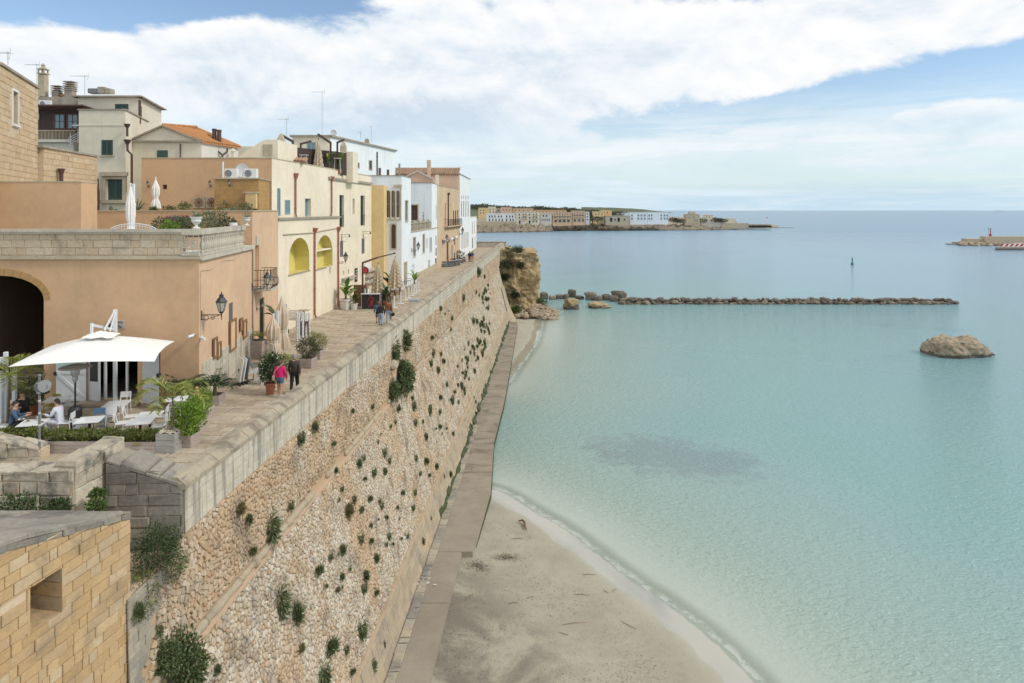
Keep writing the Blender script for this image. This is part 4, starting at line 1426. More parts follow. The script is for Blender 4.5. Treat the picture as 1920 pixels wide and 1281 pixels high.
far_block('far_house', 'beige three-storey block with balconies on the far shore', 968, 1012, 398, 421.5, YF, 'pale_cream', [(400.5, 404, [974, 981, 986, 993, 1000, 1006], 2.8), (406.5, 410, [974, 981, 986, 993, 1000, 1006], 2.8), (413, 420, [974.5, 993], 3.4), (413.5, 417, [1000, 1006], 2.6)], extra=balconies([(979, 989, 404.6), (979, 989, 410.6), (998, 1009, 404.6), (998, 1009, 410.6)]))
far_block('far_house', 'narrow grey-white house with a row of dark arches, far shore', 1013, 1034, 401, 420, YF + 3, 'old_white', [(403, 407, [1019, 1025], 3), (410, 414, [1016.5, 1020, 1023.5, 1027, 1030.5], 2.0)])
far_block('far_house', 'peach terraced hotel with long balconies, far shore', 1036, 1072, 398.5, 418, YF + 6, 'peach_plaster', [(400.5, 403.5, R5(1040, 1069, 7), 2.6), (406, 409, R5(1040, 1069, 7), 2.6), (412, 417, [1042, 1050, 1058, 1066], 5)], extra=balconies([(1037, 1071, 404.4), (1044, 1071, 410)]))
far_block('far_house', 'orange-cream hotel wing with white ground floor, far shore', 1073, 1097, 395.5, 417, YF + 9, 'peach_plaster', [(398, 401, R5(1077, 1093, 4), 2.8), (403.5, 406.5, R5(1077, 1093, 4), 2.8), (411, 416, [1078, 1086, 1093], 4)], extra=balconies([(1074, 1096, 402), (1074, 1096, 407.6)]))
far_block('far_house', 'slim white house beside the hotel wing, far shore', 1098, 1105, 398, 416, YF + 12, 'white_plaster', [(400, 403, [1101.5], 3), (405, 408, [1101.5], 3), (410, 413, [1101.5], 3)])
far_block('far_house', 'yellow house with trees behind at the left of far shore', 897, 914, 390, 404, YF + 60, 'yellow_plaster', [(393, 396, [901, 907], 2), (398, 401, [901, 907], 2)])
far_block('far_house', 'cream cube house behind the long white row', 915, 929, 388, 404, YF + 70, 'pale_cream', [(391, 394, [919, 925], 2.2), (396, 399, [919, 925], 2.2)])
far_block('far_house', 'grey house between the cream cube and the pink block', 929.5, 938, 391, 404, YF + 74, 'old_white', [(393, 396, [934], 3)])
far_block('far_house', 'salmon pink block behind the long white row', 938.5, 960, 388.5, 405, YF + 66, 'pink_plaster', [(392, 395, [944, 950, 956], 2.0)])
far_block('far_house', 'tan flat roofed house behind the beige block', 961, 1000, 390.5, 405, YF + 72, 'tan_plaster', [(393, 395.5, [966, 974, 982, 990], 2.2)], roof='old_roof_tile')
far_block('far_house', 'long peach house behind the narrow white house', 1001, 1062, 394, 405, YF + 80, 'peach_plaster', [(396, 398, R5(1006, 1056, 9), 2.2)], roof='old_roof_tile')
far_block('far_house', 'ochre yellow villa with trees beside the stone ruin', 1113, 1133, 397, 414, YF + 20, 'yellow_plaster', [(400, 403, [1117, 1123, 1129], 2.4), (406, 409, [1117, 1123, 1129], 2.4)])
far_block('far_house', 'cream upper wing of the ochre villa', 1128, 1147, 394.5, 412, YF + 34, 'yellow_plaster', [(397, 400, [1133, 1139], 2.2)])
far_block('far_house', 'roofless stone ruin with dark arches on the far shore', 1136, 1180, 405, 417, YF + 10, 'trim_stone', [(408, 416, [1146, 1160], 5), (410, 414, [1153, 1171], 3)], winmat='dark_room')
far_block('far_house', 'left half of the long white modern flats on the far shore', 1181, 1214, 398.6, 416, YF + 16, 'white_plaster_b', [(402, 406, [1185, 1197, 1203, 1209], 3.4), (408, 412, [1185, 1197, 1203, 1209], 3.4)], winmat='glass_blue')
far_block('far_house', 'right half of the long white modern flats on the far shore', 1214.5, 1253, 398.2, 415.5, YF + 18, 'white_plaster', [(402, 406, [1217, 1222, 1240, 1246, 1251], 3), (408, 412, [1217, 1222, 1240, 1246, 1251], 3)], winmat='glass_blue')
tw = far_block('watch_tower', 'stepped stone watch tower on the far point', 1287, 1312, 402.5, 422, 745, 'trim_stone', [(406, 409, [1292, 1301], 2), (411, 415, [1303, 1307], 1.8)], depth=12)
tw['category'] = 'tower'
k = 745 / FPX
MB().box(at(1297, 399.8, 749), (11 * k, 6, 5.4 * k)).wb('upper_tower', 'trim_stone', tw)
MB().box(at(1289, 419.5, 742), (14 * k, 8, 7 * k)).wb('lower_ramp', 'trim_stone', tw)
far_block('far_house', 'small cream house between round trees on the far point', 1321, 1337, 403.5, 417, 770, 'pale_cream', [(405.5, 408, [1325, 1330], 1.6)], depth=8)
far_block('far_wall', 'low pale garden wall on the far point', 1314, 1358, 417.2, 421, 750, 'old_white', depth=3)['category'] = 'wall'
jt = thing('jetty', 'tan stone jetty with openings on the far point', 'jetty', at(1400, 427, 760))
for (u0, u1, v0, v1, Y, m) in ((1352, 1402, 418.5, 429, 752, 'trim_stone'), (1402, 1444, 420.3, 428.5, 762, 'trim_stone')):
 MB().box(at((u0 + u1) / 2, (v0 + v1) / 2, Y), ((u1 - u0) * Y / FPX, 6, (v1 - v0) * Y / FPX)).wb('wall', m, jt)
for u in R5(1357, 1438, 9):
 MB().box(at(u, 424.5, 750), (1.4, 1.6 if u < 1400 else 24, 1.9)).wb('opening', 'dark_room', jt)
lp = thing('harbour_light', 'thin white harbour light post on the far jetty', 'beacon', at(1438, 420, 762))
MB().tube([at(1438, 420, 762), at(1438, 409, 762)], 0.22, 8).wb('post', 'stripe_white', lp)
MB().lathe([(0.5, 0), (0.5, 1.0), (0.1, 1.4)], at(1438, 409.5, 762), 8).wb('lantern', 'beacon_red', lp)
rk = [rock_mesh('reef_rock', 80 + i, M['dark_rock'], 1, 0.4, 0.4) for i in range(3)]
for i, u in enumerate(R5(1448, 1486, 9)):
 p = onz(u, 427.6, SEA)
 tag(put('reef_rock', rk[i % 3], (p.x, p.y, SEA + .1), (2.6, 2.0, 1.2), i), 'low dark reef rock off the tip of the far jetty', 'rock', 'reef rocks off the far jetty')
# ------------------------------------------------------------------ mole with the red beacon at the right edge
def mole():
 m = thing('harbour_mole', 'pale concrete harbour mole with high wall at the right edge', 'mole', onz(1850, 459, SEA))
 Y = 420
 k = Y / FPX
 def bx(u0, u1, v0, v1, Y, dep, nm, mt):
  k = Y / FPX
  c = at((u0 + u1) / 2, (v0 + v1) / 2, Y)
  return MB().box((c.x, c.y + dep / 2, c.z), ((u1 - u0) * k, dep, (v1 - v0) * k), bev=0.15).wb(nm, mt, m)
 bx(1847, 2250, 443.3, 460, Y, 5, 'high_wall', 'trim_stone')
 bx(1812, 1847, 447.6, 460, Y + 1, 5, 'low_wall', 'trim_stone')
 bx(1796, 1812, 454.3, 460, Y + 1, 6, 'step_slab', 'cornice_stone')
 bx(1784, 1797, 457.2, 460, Y + 1, 6, 'tip_slab', 'cornice_stone')
 qy = 366
 zq = at(1866, 463.3, qy).z
 fp4 = [at(1866, 0, qy), at(2300, 0, qy), at(2300, 0, 415), at(1905, 0, 415)]
 MB().prism([(q.x, q.y) for q in fp4], SEA - 1, zq).wb('quay', 'concrete', m)
 MB().prism([(q.x - (.3 if i in (0, 3) else 0), q.y - .3) for i, q in enumerate(fp4)], SEA - 1, SEA + .9).wb('quay_waterline', 'dark_rock', m)
 rr = [rock_mesh('rock', 90 + i, M['shore_rock'], 1, 0.7, 0.4) for i in range(4)]
 for i in range(70):
  u = RN.uniform(1798, 1880)
  f = RN.random()
  p = onz(u, 459.5 + f * 1.9, SEA)
  s = RN.uniform(0.8, 1.5)
  put('rock', rr[i % 4], (p.x, p.y, SEA + .2 + (1 - f) * 1.6), (s * 1.2, s, s), i, m)
 k = 372 / FPX
 bar_ = thing('striped_barrier', 'red and white striped barrier board on the quay', 'barrier', at(1910, 462, 372))
 u = 1874
 while u < 2060:
  a = [at(u, 462.2, 372), at(u + 4.5, 462.2, 372), at(u + 9, 457.3, 372), at(u + 4.5, 457.3, 372)]
  b2 = [at(u + 4.6, 462.2, 372), at(u + 9.2, 462.2, 372), at(u + 13.7, 457.3, 372), at(u + 9.1, 457.3, 372)]
  MB().extrude(a, (0, .3, 0)).wb('red_stripe', 'beacon_red', bar_)
  MB().extrude(b2, (0, .3, 0)).wb('white_stripe', 'stripe_white', bar_)
  u += 9.4
 bc = thing('beacon', 'slim red beacon tower on the high mole wall', 'beacon', at(1857, 443.3, Y + 2))
 c = at(1857, 443.3, Y + 2)
 MB().lathe([(0.68, 0), (0.68, 1.2), (0.5, 1.4)], c, 12).wb('base', 'beacon_red', bc)
 MB().tube([c + Vector((0, 0, 1.3)), c + Vector((0, 0, 4.4))], [0.3, 0.2], 8).wb('tower', 'beacon_red', bc)
 MB().box(c + Vector((0, 0, 3.9)), (1.3, 1.3, 0.1)).wb('gallery', 'iron', bc)
 MB().box(c + Vector((-.4, 0, 4.8)), (1.7, 0.9, 0.22), ry=0.1).wb('solar_panel', 'iron', bc)
 MB().tube([c + Vector((-.9, 0, 0)), c + Vector((-1.1, 0, 4.6))], 0.07, 5).wb('mast', 'iron', bc)
mole()
p = onz(1598, 496.5, SEA)
bu = thing('buoy', 'slim dark green channel buoy floating in the bay', 'buoy', (p.x, p.y, SEA))
MB().lathe([(0.50, -0.4), (0.56, 0.1), (0.5, 0.55), (0.22, 1.0), (0.2, 1.1)], (0, 0, 0), 14).build('float', M['buoy_green'], bu, smooth=True)
MB().lathe([(0.2, 1.05), (0.2, 2.0), (0.3, 2.05), (0.3, 2.35), (0.14, 2.4)], (0, 0, 0), 12).build('tower', M['buoy_green'], bu)
MB().lathe([(0.10, 2.38), (0.12, 2.8), (0.02, 3.0)], (0, 0, 0), 8).build('top_light', M['black_metal'], bu)
Y = 9000
k = Y / FPX
sh = thing('ship', 'pale ship far off on the horizon', 'ship', (at(1875, 394, Y).x, Y, SEA))
MB().extrude([(-7 * k, 0, 1), (7.5 * k, 0, 1), (8 * k, 0, 1 * k), (-7.5 * k, 0, 0.9 * k)], (0, 20, 0)).build('hull', M['light_grey'], sh)
MB().box((-1.5 * k, 10, 1.5 * k), (8 * k, 16, 1.2 * k)).build('superstructure', M['stripe_white'], sh)
MB().box((-2 * k, 10, 2.5 * k), (2 * k, 8, 1.0 * k)).build('funnel', M['light_grey'], sh)
# ------------------------------------------------------------------ houses of the old town
class Fac:
 def __init__(s, A, B):
  s.A = Vector((A[0], A[1], 0))
  s.B = Vector((B[0], B[1], 0))
  s.L = (s.B - s.A).length
  s.d = (s.B - s.A) / s.L
  s.n = Vector((s.d.y, -s.d.x, 0))
 def s(s_, u):
  k = (u - CX) / FPX
  return (k * s_.A.y - s_.A.x) / (s_.d.x - k * s_.d.y)
 def z(s_, u, v):
  Y = (s_.A + s_.d * s_.s(u)).y
  return HC - (v - HY) * Y / FPX
 def p(s_, a, z, off=0.0):
  return s_.A + s_.d * a + s_.n * off + Vector((0, 0, z))
 def rect(s_, u0, u1, v0, v1):
  m = (u0 + u1) / 2
  a, b = sorted((s_.s(u0), s_.s(u1)))
  z0, z1 = sorted((s_.z(m, v0), s_.z(m, v1)))
  return a, b, z0, z1
def hole_poly(h):
 s0, s1, z0, z1 = h['r']
 ar = h.get('arch', 0)
 if not ar:
  return [(s0, z0), (s1, z0), (s1, z1), (s0, z1)]
 n = 12
 pts = [(s0, z0), (s1, z0)]
 for i in range(n + 1):
  a = math.pi * i / n
  pts.append(((s0 + s1) / 2 + (s1 - s0) / 2 * math.cos(a), z1 - ar + ar * math.sin(a)))
 return pts
def wall_face(root, f, z0, z1, mat, holes=(), name='wall', top=None, revmat=None):
 tp = top or [(0, z1), (f.L, z1)]
 outer = [(0, z0), (f.L, z0)] + [(a, z) for a, z in reversed(tp)]
 polys = [[Vector((a, z, 0)) for a, z in outer]]
 for h in holes:
  polys.append([Vector((a, z, 0)) for a, z in hole_poly(h)])
 tri = tessellate_polygon(polys)
 flat = [q for pl in polys for q in pl]
 b = MB()
 b.add([f.p(q.x, q.y) for q in flat], [tuple(t) for t in tri])
 for h in holes:
  hp = hole_poly(h)
  d = h.get('depth', 0.22)
  n = len(hp)
  b.cur = 1 if revmat else 0
  b.add([f.p(a, z) for a, z in hp] + [f.p(a, z, -d) for a, z in hp], [(i, (i + 1) % n, (i + 1) % n + n, i + n) for i in range(n)])
  b.cur = 0
 return b.build(name, [M[mat]] + ([M[revmat]] if revmat else []), root, world=True)
def fill_hole(root, f, h):
 s0, s1, z0, z1 = h['r']
 d = h.get('depth', 0.22)
 kind = h.get('kind', 'shutter')
 mat = h.get('mat', 'green_shutter')
 lab = h.get('label')
 nm = h.get('name', 'door' if kind == 'door' else 'window')
 hp = hole_poly(h)
 e = 0.02
 def panel(a0, a1, b0, b1, off0, off1, mb):
  return mb.extrude([f.p(a0, b0, off0), f.p(a1, b0, off0), f.p(a1, b1, off0), f.p(a0, b1, off0)], f.n * (off1 - off0))
 if kind in ('back', 'dark', 'niche'):
  mb = MB()
  mb.extrude([f.p(a, z, -d + .01) for a, z in hp], f.n * -0.05)
  o = mb.build(nm if kind != 'niche' else 'niche', M[mat], root, world=True)
  if lab:
   o['label'] = lab
  return o
 fr = MB()
 w = h.get('fw', 0.05)
 fo = -d + 0.02
 zt = z1
 panel(s0, s0 + w, z0, zt, fo, fo + .06, fr)
 panel(s1 - w, s1, z0, zt, fo, fo + .06, fr)
 panel(s0 + w, s1 - w, zt - w, zt, fo, fo + .058, fr)
 if kind != 'door':
  panel(s0 + w, s1 - w, z0, z0 + w, fo, fo + .058, fr)
 o = fr.wb(nm, h.get('frame', mat), root)
 if lab:
  o['label'] = lab
 a, c = s0 + w, s1 - w
 if kind == 'glass':
  mb = MB()
  panel(a, c, z0 + .01, zt - .01, fo + .005, fo + .025, mb)
  mb.wb('pane', h.get('pane', 'glass_dark'), o)
  mb = MB()
  m = (a + c) / 2
  panel(m - .025, m + .025, z0 + w, zt - w, fo + .027, fo + .055, mb)
  panel(a, m - .026, (z0 + zt) / 2 - .02, (z0 + zt) / 2 + .02, fo + .027, fo + .05, mb)
  panel(m + .026, c, (z0 + zt) / 2 - .02, (z0 + zt) / 2 + .02, fo + .027, fo + .05, mb)
  mb.wb('mullion', h.get('frame', mat), o)
 else:
  leaves = h.get('leaves', 2)
  for i in range(leaves):
   a0 = a + (c - a) * i / leaves + .006
   a1 = a + (c - a) * (i + 1) / leaves - .006
   mb = MB()
   b0, b1 = z0 + .03, zt - .03
   st = min(.07, (a1 - a0) * .2)
   panel(a0, a0 + st, b0, b1, fo + .01, fo + .05, mb)
   panel(a1 - st, a1, b0, b1, fo + .01, fo + .05, mb)
   panel(a0 + st, a1 - st, b0, b0 + st * 1.3, fo + .01, fo + .048, mb)
   panel(a0 + st, a1 - st, b1 - st, b1, fo + .01, fo + .048, mb)
   panel(a0 + st, a1 - st, b0 + st * 1.3, b1 - st, fo + .005, fo + .015, mb)
   zz = b0 + st * 1.5
   while zz < b1 - st * 1.5 and kind == 'shutter':
    mb.extrude([f.p(a0 + st, zz, fo + .016), f.p(a1 - st, zz, fo + .016), f.p(a1 - st, zz + .05, fo + .038), f.p(a0 + st, zz + .05, fo + .038)], f.n * -0.008)
    zz += 0.075
   lf = mb.build('shutter' if kind == 'shutter' else 'leaf', M[mat], o, world=True)
   if kind == 'door':
    MB().ball(f.p(a1 - .06 if i == 0 else a0 + .06, z0 + 1.0, fo + .07), 0.03, 6, 4).wb('handle', 'steel', lf)
 if h.get('sill'):
  mb = MB()
  panel(s0 - .1, s1 + .1, z0 - .1, z0, -.1, .12, mb)
  mb.build('sill', M[h['sill']], o, world=True)
 if h.get('surround'):
  mb = MB()
  sw_ = h.get('sw', 0.14)
  panel(s0 - sw_, s0 - .002, z0 - sw_, z1 + sw_, -.02, .045, mb)
  panel(s1 + .002, s1 + sw_, z0 - sw_, z1 + sw_, -.02, .045, mb)
  panel(s0 - .002, s1 + .002, z1 + .002, z1 + sw_, -.02, .043, mb)
  panel(s0 - .002, s1 + .002, z0 - sw_, z0 - .002, -.02, .06, mb)
  mb.build('surround', M[h['surround']], o, world=True)
 return o
def house(name, label, foot, z0, z1, mat, holes=None, cat='building', coping='cornice_stone', cop=(0.10, 0.05), roofz=None, group=None, tops=None, revmat=None, mats=None, root=None, roof=True):
 cx = sum(p[0] for p in foot) / len(foot)
 cy = sum(p[1] for p in foot) / len(foot)
 root = root or thing(name, label, cat, (cx, cy, z0), group=group)
 n = len(foot)
 facs = [Fac(foot[i], foot[(i + 1) % n]) for i in range(n)]
 for i, f in enumerate(facs):
  hs = (holes or {}).get(i, [])
  hs = [dict(h, r=f.rect(*h['px']) if 'px' in h else h['r']) for h in hs]
  wall_face(root, f, z0, z1, (mats or {}).get(i, mat), hs, top=(tops or {}).get(i), revmat=revmat)
  for h in hs:
   if h.get('kind') != 'none':
    fill_hole(root, f, h)
 rz = z1 - 0.35 if roofz is None else roofz
 if roof:
  MB().prism([(cx + (p[0] - cx) * .995, cy + (p[1] - cy) * .995) for p in foot], rz - .12, rz).wb('roof', 'old_white', root)
 if coping and not tops:
  mb = MB()
  hh, pr = cop
  for f in facs:
   mb.extrude([f.p(-pr, z1 + .001, pr), f.p(f.L + pr * .98, z1 + .001, pr), f.p(f.L + pr * .98, z1 + hh, pr), f.p(-pr, z1 + hh, pr)], f.n * -(0.22 + pr))
  mb.wb('coping', coping, root)
 return root, facs
def band(root, f, s0, s1, z0, z1, out, mat, name='cornice'):
 return MB().extrude([f.p(s0, z0, out), f.p(s1, z0, out), f.p(s1, z1, out), f.p(s0, z1, out)], f.n * -(out + .03)).wb(name, mat, root)
def pipe(root, f, u, v0, v1, mat='red_pipe', r=0.06, hopper=True, kick=0.0, name='downpipe', dark_from=None):
 a = f.s(u)
 zt, zb = f.z(u, v0), f.z(u, v1)
 pts = [f.p(a, zt, .1), f.p(a, zb + .25, .1), f.p(a + kick, zb, .16)]
 mb = MB().tube(pts, r, 8)
 for zz in np.arange(zb + .6, zt, 1.6):
  mb.lathe([(r + .02, 0), (r + .02, .05)], f.p(a, float(zz), .1), 8)
 o = mb.wb(name, mat, root)
 if hopper:
  MB().lathe([(r * 1.1, -.02), (r * 1.3, .05), (r * 2.6, .28), (r * 2.9, .30), (r * 2.9, .4)], f.p(a, zt - .05, .14), 10).wb('hopper', mat, o)
 return o
def H(u0, u1, v0, v1, kind='shutter', mat='green_shutter', **k):
 return dict(px=(u0, u1, v0, v1), kind=kind, mat=mat, **k)
def sideX(Y):                                  # long side of the orange house
 return -9.406 - 0.133 * Y
# ---- orange restaurant house
OF = 28.9
orange, of = house('restaurant_house', 'orange plastered house with stone parapet and white barn doors on the promenade', [(-30, OF), (sideX(OF), OF), (sideX(38), 38), (-30, 38)], 0, 6.2, 'orange_plaster',
      holes={0: [dict(r=(6.48, 10.18, 0.02, 5.42), arch=1.0, depth=0.55, kind='none'), dict(r=(12.05, 14.15, 0.14, 2.62), depth=0.45, kind='none')],
      1: [H(429, 437, 568, 603, mat='grey_paint', depth=0.12, label='dark louvred vent window')]},
      coping=None, roofz=6.25, mats={1: 'peach_plaster'})
ff, fs_ = of[0], of[1]
cxa, ra, rb = 8.33, 1.85, 1.0
for i in range(17):
 a0, a1 = math.pi * i / 17 + .012, math.pi * (i + 1) / 17 - .012
 pl = [(cxa + (ra + .01) * math.cos(a0), 4.42 + (rb + .01) * math.sin(a0)), (cxa + (ra + .30) * math.cos(a0), 4.42 + (rb + .30) * math.sin(a0)), (cxa + (ra + .30) * math.cos(a1), 4.42 + (rb + .30) * math.sin(a1)), (cxa + (ra + .01) * math.cos(a1), 4.42 + (rb + .01) * math.sin(a1))]
 MB().extrude([ff.p(a, z, .025) for a, z in pl], ff.n * -0.06).wb('voussoir', 'terrace_block', orange)
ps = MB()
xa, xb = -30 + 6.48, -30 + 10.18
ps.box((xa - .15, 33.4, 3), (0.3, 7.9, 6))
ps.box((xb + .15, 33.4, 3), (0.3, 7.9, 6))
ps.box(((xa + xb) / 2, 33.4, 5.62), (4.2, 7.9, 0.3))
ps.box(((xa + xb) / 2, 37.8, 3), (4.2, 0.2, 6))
ps.wb('passage_wall', 'passage_shade_plaster', orange)
for i in range(9):
 MB().box(((xa + xb) / 2, 31.4 + i * .42, 0.08 + i * .17), (3.68, 0.42, 0.17 + 0.001 * i)).wb('step', 'paving_slab', orange)
MB().box(((xa + xb) / 2, 36.5, 0.85), (3.68, 2.4, 1.6)).wb('landing', 'paving_slab', orange)
MB().box((xb - .35, 36.4, 2.6), (0.5, 0.9, 1.8)).wb('passage_door', 'brown_frame', orange)
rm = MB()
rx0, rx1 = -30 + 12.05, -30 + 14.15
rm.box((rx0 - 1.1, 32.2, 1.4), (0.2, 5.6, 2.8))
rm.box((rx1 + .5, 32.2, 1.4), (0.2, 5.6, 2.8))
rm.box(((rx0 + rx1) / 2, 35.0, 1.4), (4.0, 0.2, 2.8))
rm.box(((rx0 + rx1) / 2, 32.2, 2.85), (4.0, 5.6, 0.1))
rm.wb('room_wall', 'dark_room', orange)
MB().box(((rx0 + rx1) / 2, 32.0, 0.06), (3.8, 5.8, 0.12)).wb('room_floor', 'concrete', orange)
MB().box(((rx0 + rx1) / 2, 28.62, 0.07), (2.6, 0.56, 0.14), bev=.02).wb('door_step', 'paving_slab', orange)
fr = MB()
for x in (rx0 + .04, rx0 + 0.62, rx1 - .55, rx1 - .04):
 fr.box((x, 29.1, 1.37), (0.08, 0.1, 2.46))
fr.box(((rx0 + rx1) / 2, 29.1, 2.56), (2.1, 0.09, 0.08))
dfm = fr.wb('door_frame', 'white_paint', orange)
lf = MB()
lx, ly = rx0 + 0.30, 28.85
lf.box((lx, ly, 0.55), (0.62, 0.05, 0.8), rz=-.35)
for sx in (-.28, .28):
 lf.box((lx + sx * math.cos(-.35), ly + sx * math.sin(-.35), 1.35), (0.08, 0.06, 2.3), rz=-.35)
lf.box((lx, ly, 2.46), (0.62, 0.052, 0.09), rz=-.35)
leaf = lf.wb('door_leaf', 'white_paint', orange)
MB().box((lx, ly, 1.68), (0.5, 0.015, 1.46), rz=-.35).wb('pane', 'glass_dark', leaf)
def barn_leaf(cx, cy, rz, w, h, lab):
 r = bpy.data.objects.new('barn_door', None)
 link(r, orange)
 r.matrix_parent_inverse = undo(orange)
 r.location = (cx, cy, 0.12)
 r.rotation_euler = (0, 0, rz)
 r['label'] = lab
 n = 6
 for i in range(n):
  MB().box((-w / 2 + w * (i + .5) / n, 0, h / 2), (w / n - .008, 0.03, h), bev=.004).build('plank', M['white_paint'], r)
 e = MB()
 for z in (0.1, h * .5, h - .1):
  e.box((0, -.028, z), (w, 0.025, 0.13))
 for z0, z1 in ((0.17, h * .5 - .07), (h * .5 + .07, h - .17)):
  e.bar((-w / 2 + .08, -.028, z1), (w / 2 - .08, -.028, z0), 0.024, 0.12)
 e.build('brace', M['white_paint'], r)
 return r
lb = barn_leaf(-18.60, 28.80, 0.06, 1.22, 2.45, 'white plank barn door left of the restaurant doorway')
MB().box((0, -.06, 1.75), (0.95, 0.02, 0.55)).build('notice_board', M['mint'], lb)
MB().box((-.62, -.02, 1.2), (0.10, 0.12, 0.16)).build('lock_box', M['black_metal'], lb)
rb_ = barn_leaf(-14.98, 28.35, -0.55, 1.20, 2.55, 'white plank barn door right of the restaurant doorway, standing open')
MB().box((.62, -.05, 1.3), (0.16, 0.12, 0.16)).build('lock_box', M['black_metal'], rb_)
MB().tube([(0.64, -.02, .1), (0.64, -.02, 2.6)], 0.02, 6).build('rod', M['black_metal'], rb_)
q = blocks_2d(0.35, fs_.L - .15, 0.02, 1.62, 0.27, 0.6, gap=0.012, jit=0.3)
P = np.array([[tuple(fs_.p(s, z, .002)) for s, z in r] for r in q])
pieces(orange, 'dado_block', P, np.array(fs_.n), NP.uniform(0.03, 0.045, len(P)), M['parapet_block'], inset=0.96, shoulder=0.8)
q = blocks_2d(0.0, ff.s(342), 6.30, 7.22, 0.31, 0.62, gap=0.012, jit=0.25)
P = np.array([[tuple(ff.p(s, z, -.02)) for s, z in r] for r in q])
pieces(orange, 'parapet_block', P, np.array(ff.n), NP.uniform(0.03, 0.055, len(P)), M['pitted_block'], score=P[:, :, 0].mean(1), inset=0.97, shoulder=0.75, tilt=.2)
MB().box((-30 + ff.s(342) / 2, OF + .16, 6.74), (ff.s(342), 0.3, 1.0)).wb('parapet_core', 'mortar', orange)
sA = ff.s(342)
band(orange, ff, 0, ff.L + .12, 6.12, 6.27, .12, 'trim_stone', 'string_course')
band(orange, ff, 0, sA, 7.2, 7.40, .10, 'balustrade_stone', 'parapet_cap')
MB().box((-30 + sA / 2, OF + .12, 7.32), (sA, 0.52, 0.1)).wb('parapet_cap', 'balustrade_stone', orange)
sc_ = Fac((sideX(OF), OF), (sideX(38), 38))
band(orange, sc_, 0, sc_.L, 6.06, 6.24, .16, 'balustrade_stone', 'string_course')
LB = 7.0
band(orange, sc_, 0, LB, 6.25, 6.38, .14, 'balustrade_stone', 'balustrade_base')
capb = band(orange, sc_, -.1, LB + .1, 7.16, 7.40, .16, 'balustrade_stone', 'balustrade_cap')
bp = [(0.085, 0), (0.085, .06), (0.05, .09), (0.06, .14), (0.10, .27), (0.085, .38), (0.045, .52), (0.05, .60), (0.075, .66), (0.05, .70), (0.085, .73), (0.085, .79)]
bme = MB().lathe(bp, (0, 0, 0), 10).mesh('baluster', M['balustrade_stone'], True)
nb = 22
for i in range(nb):
 put('baluster', bme, sc_.p(0.25 + (LB - .4) * i / (nb - 1), 6.375, .05), 1, 0, orange)
band(orange, ff, sA, ff.L + .06, 7.16, 7.40, .12, 'balustrade_stone', 'balustrade_cap')
band(orange, ff, sA, ff.L + .06, 6.25, 6.38, .12, 'balustrade_stone', 'balustrade_base')
pm = MB()
for i in range(2):
 c = ff.p(sA + .16 + i * .30, 6.77, .03)
 for r_ in (0.13, 0.06):
  pts = [c + Vector((math.cos(a) * r_, 0, math.sin(a) * r_)) for a in np.linspace(0, 2 * math.pi, 14)]
  pm.tube(pts, 0.022, 5, cap=False)
for z in (6.42, 6.60, 6.94, 7.12):
 pm.tube([ff.p(sA, z, .03), ff.p(ff.L, z, .03)], 0.022, 5)
for a in np.linspace(sA, ff.L, 4):
 pm.tube([ff.p(float(a), 6.38, .03), ff.p(float(a), 7.16, .03)], 0.025, 5)
pm.wb('pierced_panel', 'balustrade_stone', orange)
for (u0, u1, v0, v1, nm) in ((428, 439.5, 599, 657, 'board'), (397, 404, 633, 671, 'board'), (404.5, 411, 641, 672, 'board'), (447.5, 452, 596, 620, 'board'), (453, 459.5, 600, 634, 'board')):
 a, c, z0, z1 = fs_.rect(u0, u1, v0, v1)
 t = thing('menu_case', 'wooden menu frame on orange side wall, ' + {428: 'tall one below the louvred vent', 397: 'left one of the pair near the corner', 404.5: 'right one of the pair near the corner', 447.5: 'small brown one of the far pair', 453: 'weathered right one of the far pair'}[u0], 'frame', fs_.p((a + c) / 2, z0, .06), group='wooden frames on the side wall')
 w = .09
 mb = MB()
 for (p0, p1, q0, q1) in ((a, a + w, z0, z1), (c - w, c, z0, z1), (a + w, c - w, z1 - w, z1), (a + w, c - w, z0, z0 + w)):
  mb.extrude([fs_.p(p0, q0, .05), fs_.p(p1, q0, .05), fs_.p(p1, q1, .05), fs_.p(p0, q1, .05)], fs_.n * .07)
 mb.wb('frame', 'frame_wood', t)
 MB().extrude([fs_.p(a + w, z0 + w, .05), fs_.p(c - w, z0 + w, .05), fs_.p(c - w, z1 - w, .05), fs_.p(a + w, z1 - w, .05)], fs_.n * .015).wb('backing', 'peach_plaster', t)
cb = thing('wall_cable', 'thin cable looping across the orange side wall', 'cable', fs_.p(1, 4, .02))
MB().tube([fs_.p(.15, 4.1, .02), fs_.p(.15, 5.62, .03), fs_.p(1.5, 5.55, .03), fs_.p(3.4, 5.8, .03), fs_.p(5.6, 5.72, .03), fs_.p(7.4, 6.0, .03)], .015, 5).wb('cable', 'beige_canvas', cb)
MB().tube([fs_.p(.15, 4.1, .02), fs_.p(.15, 2.6, .02)], .012, 5).wb('cable', 'beige_canvas', cb)
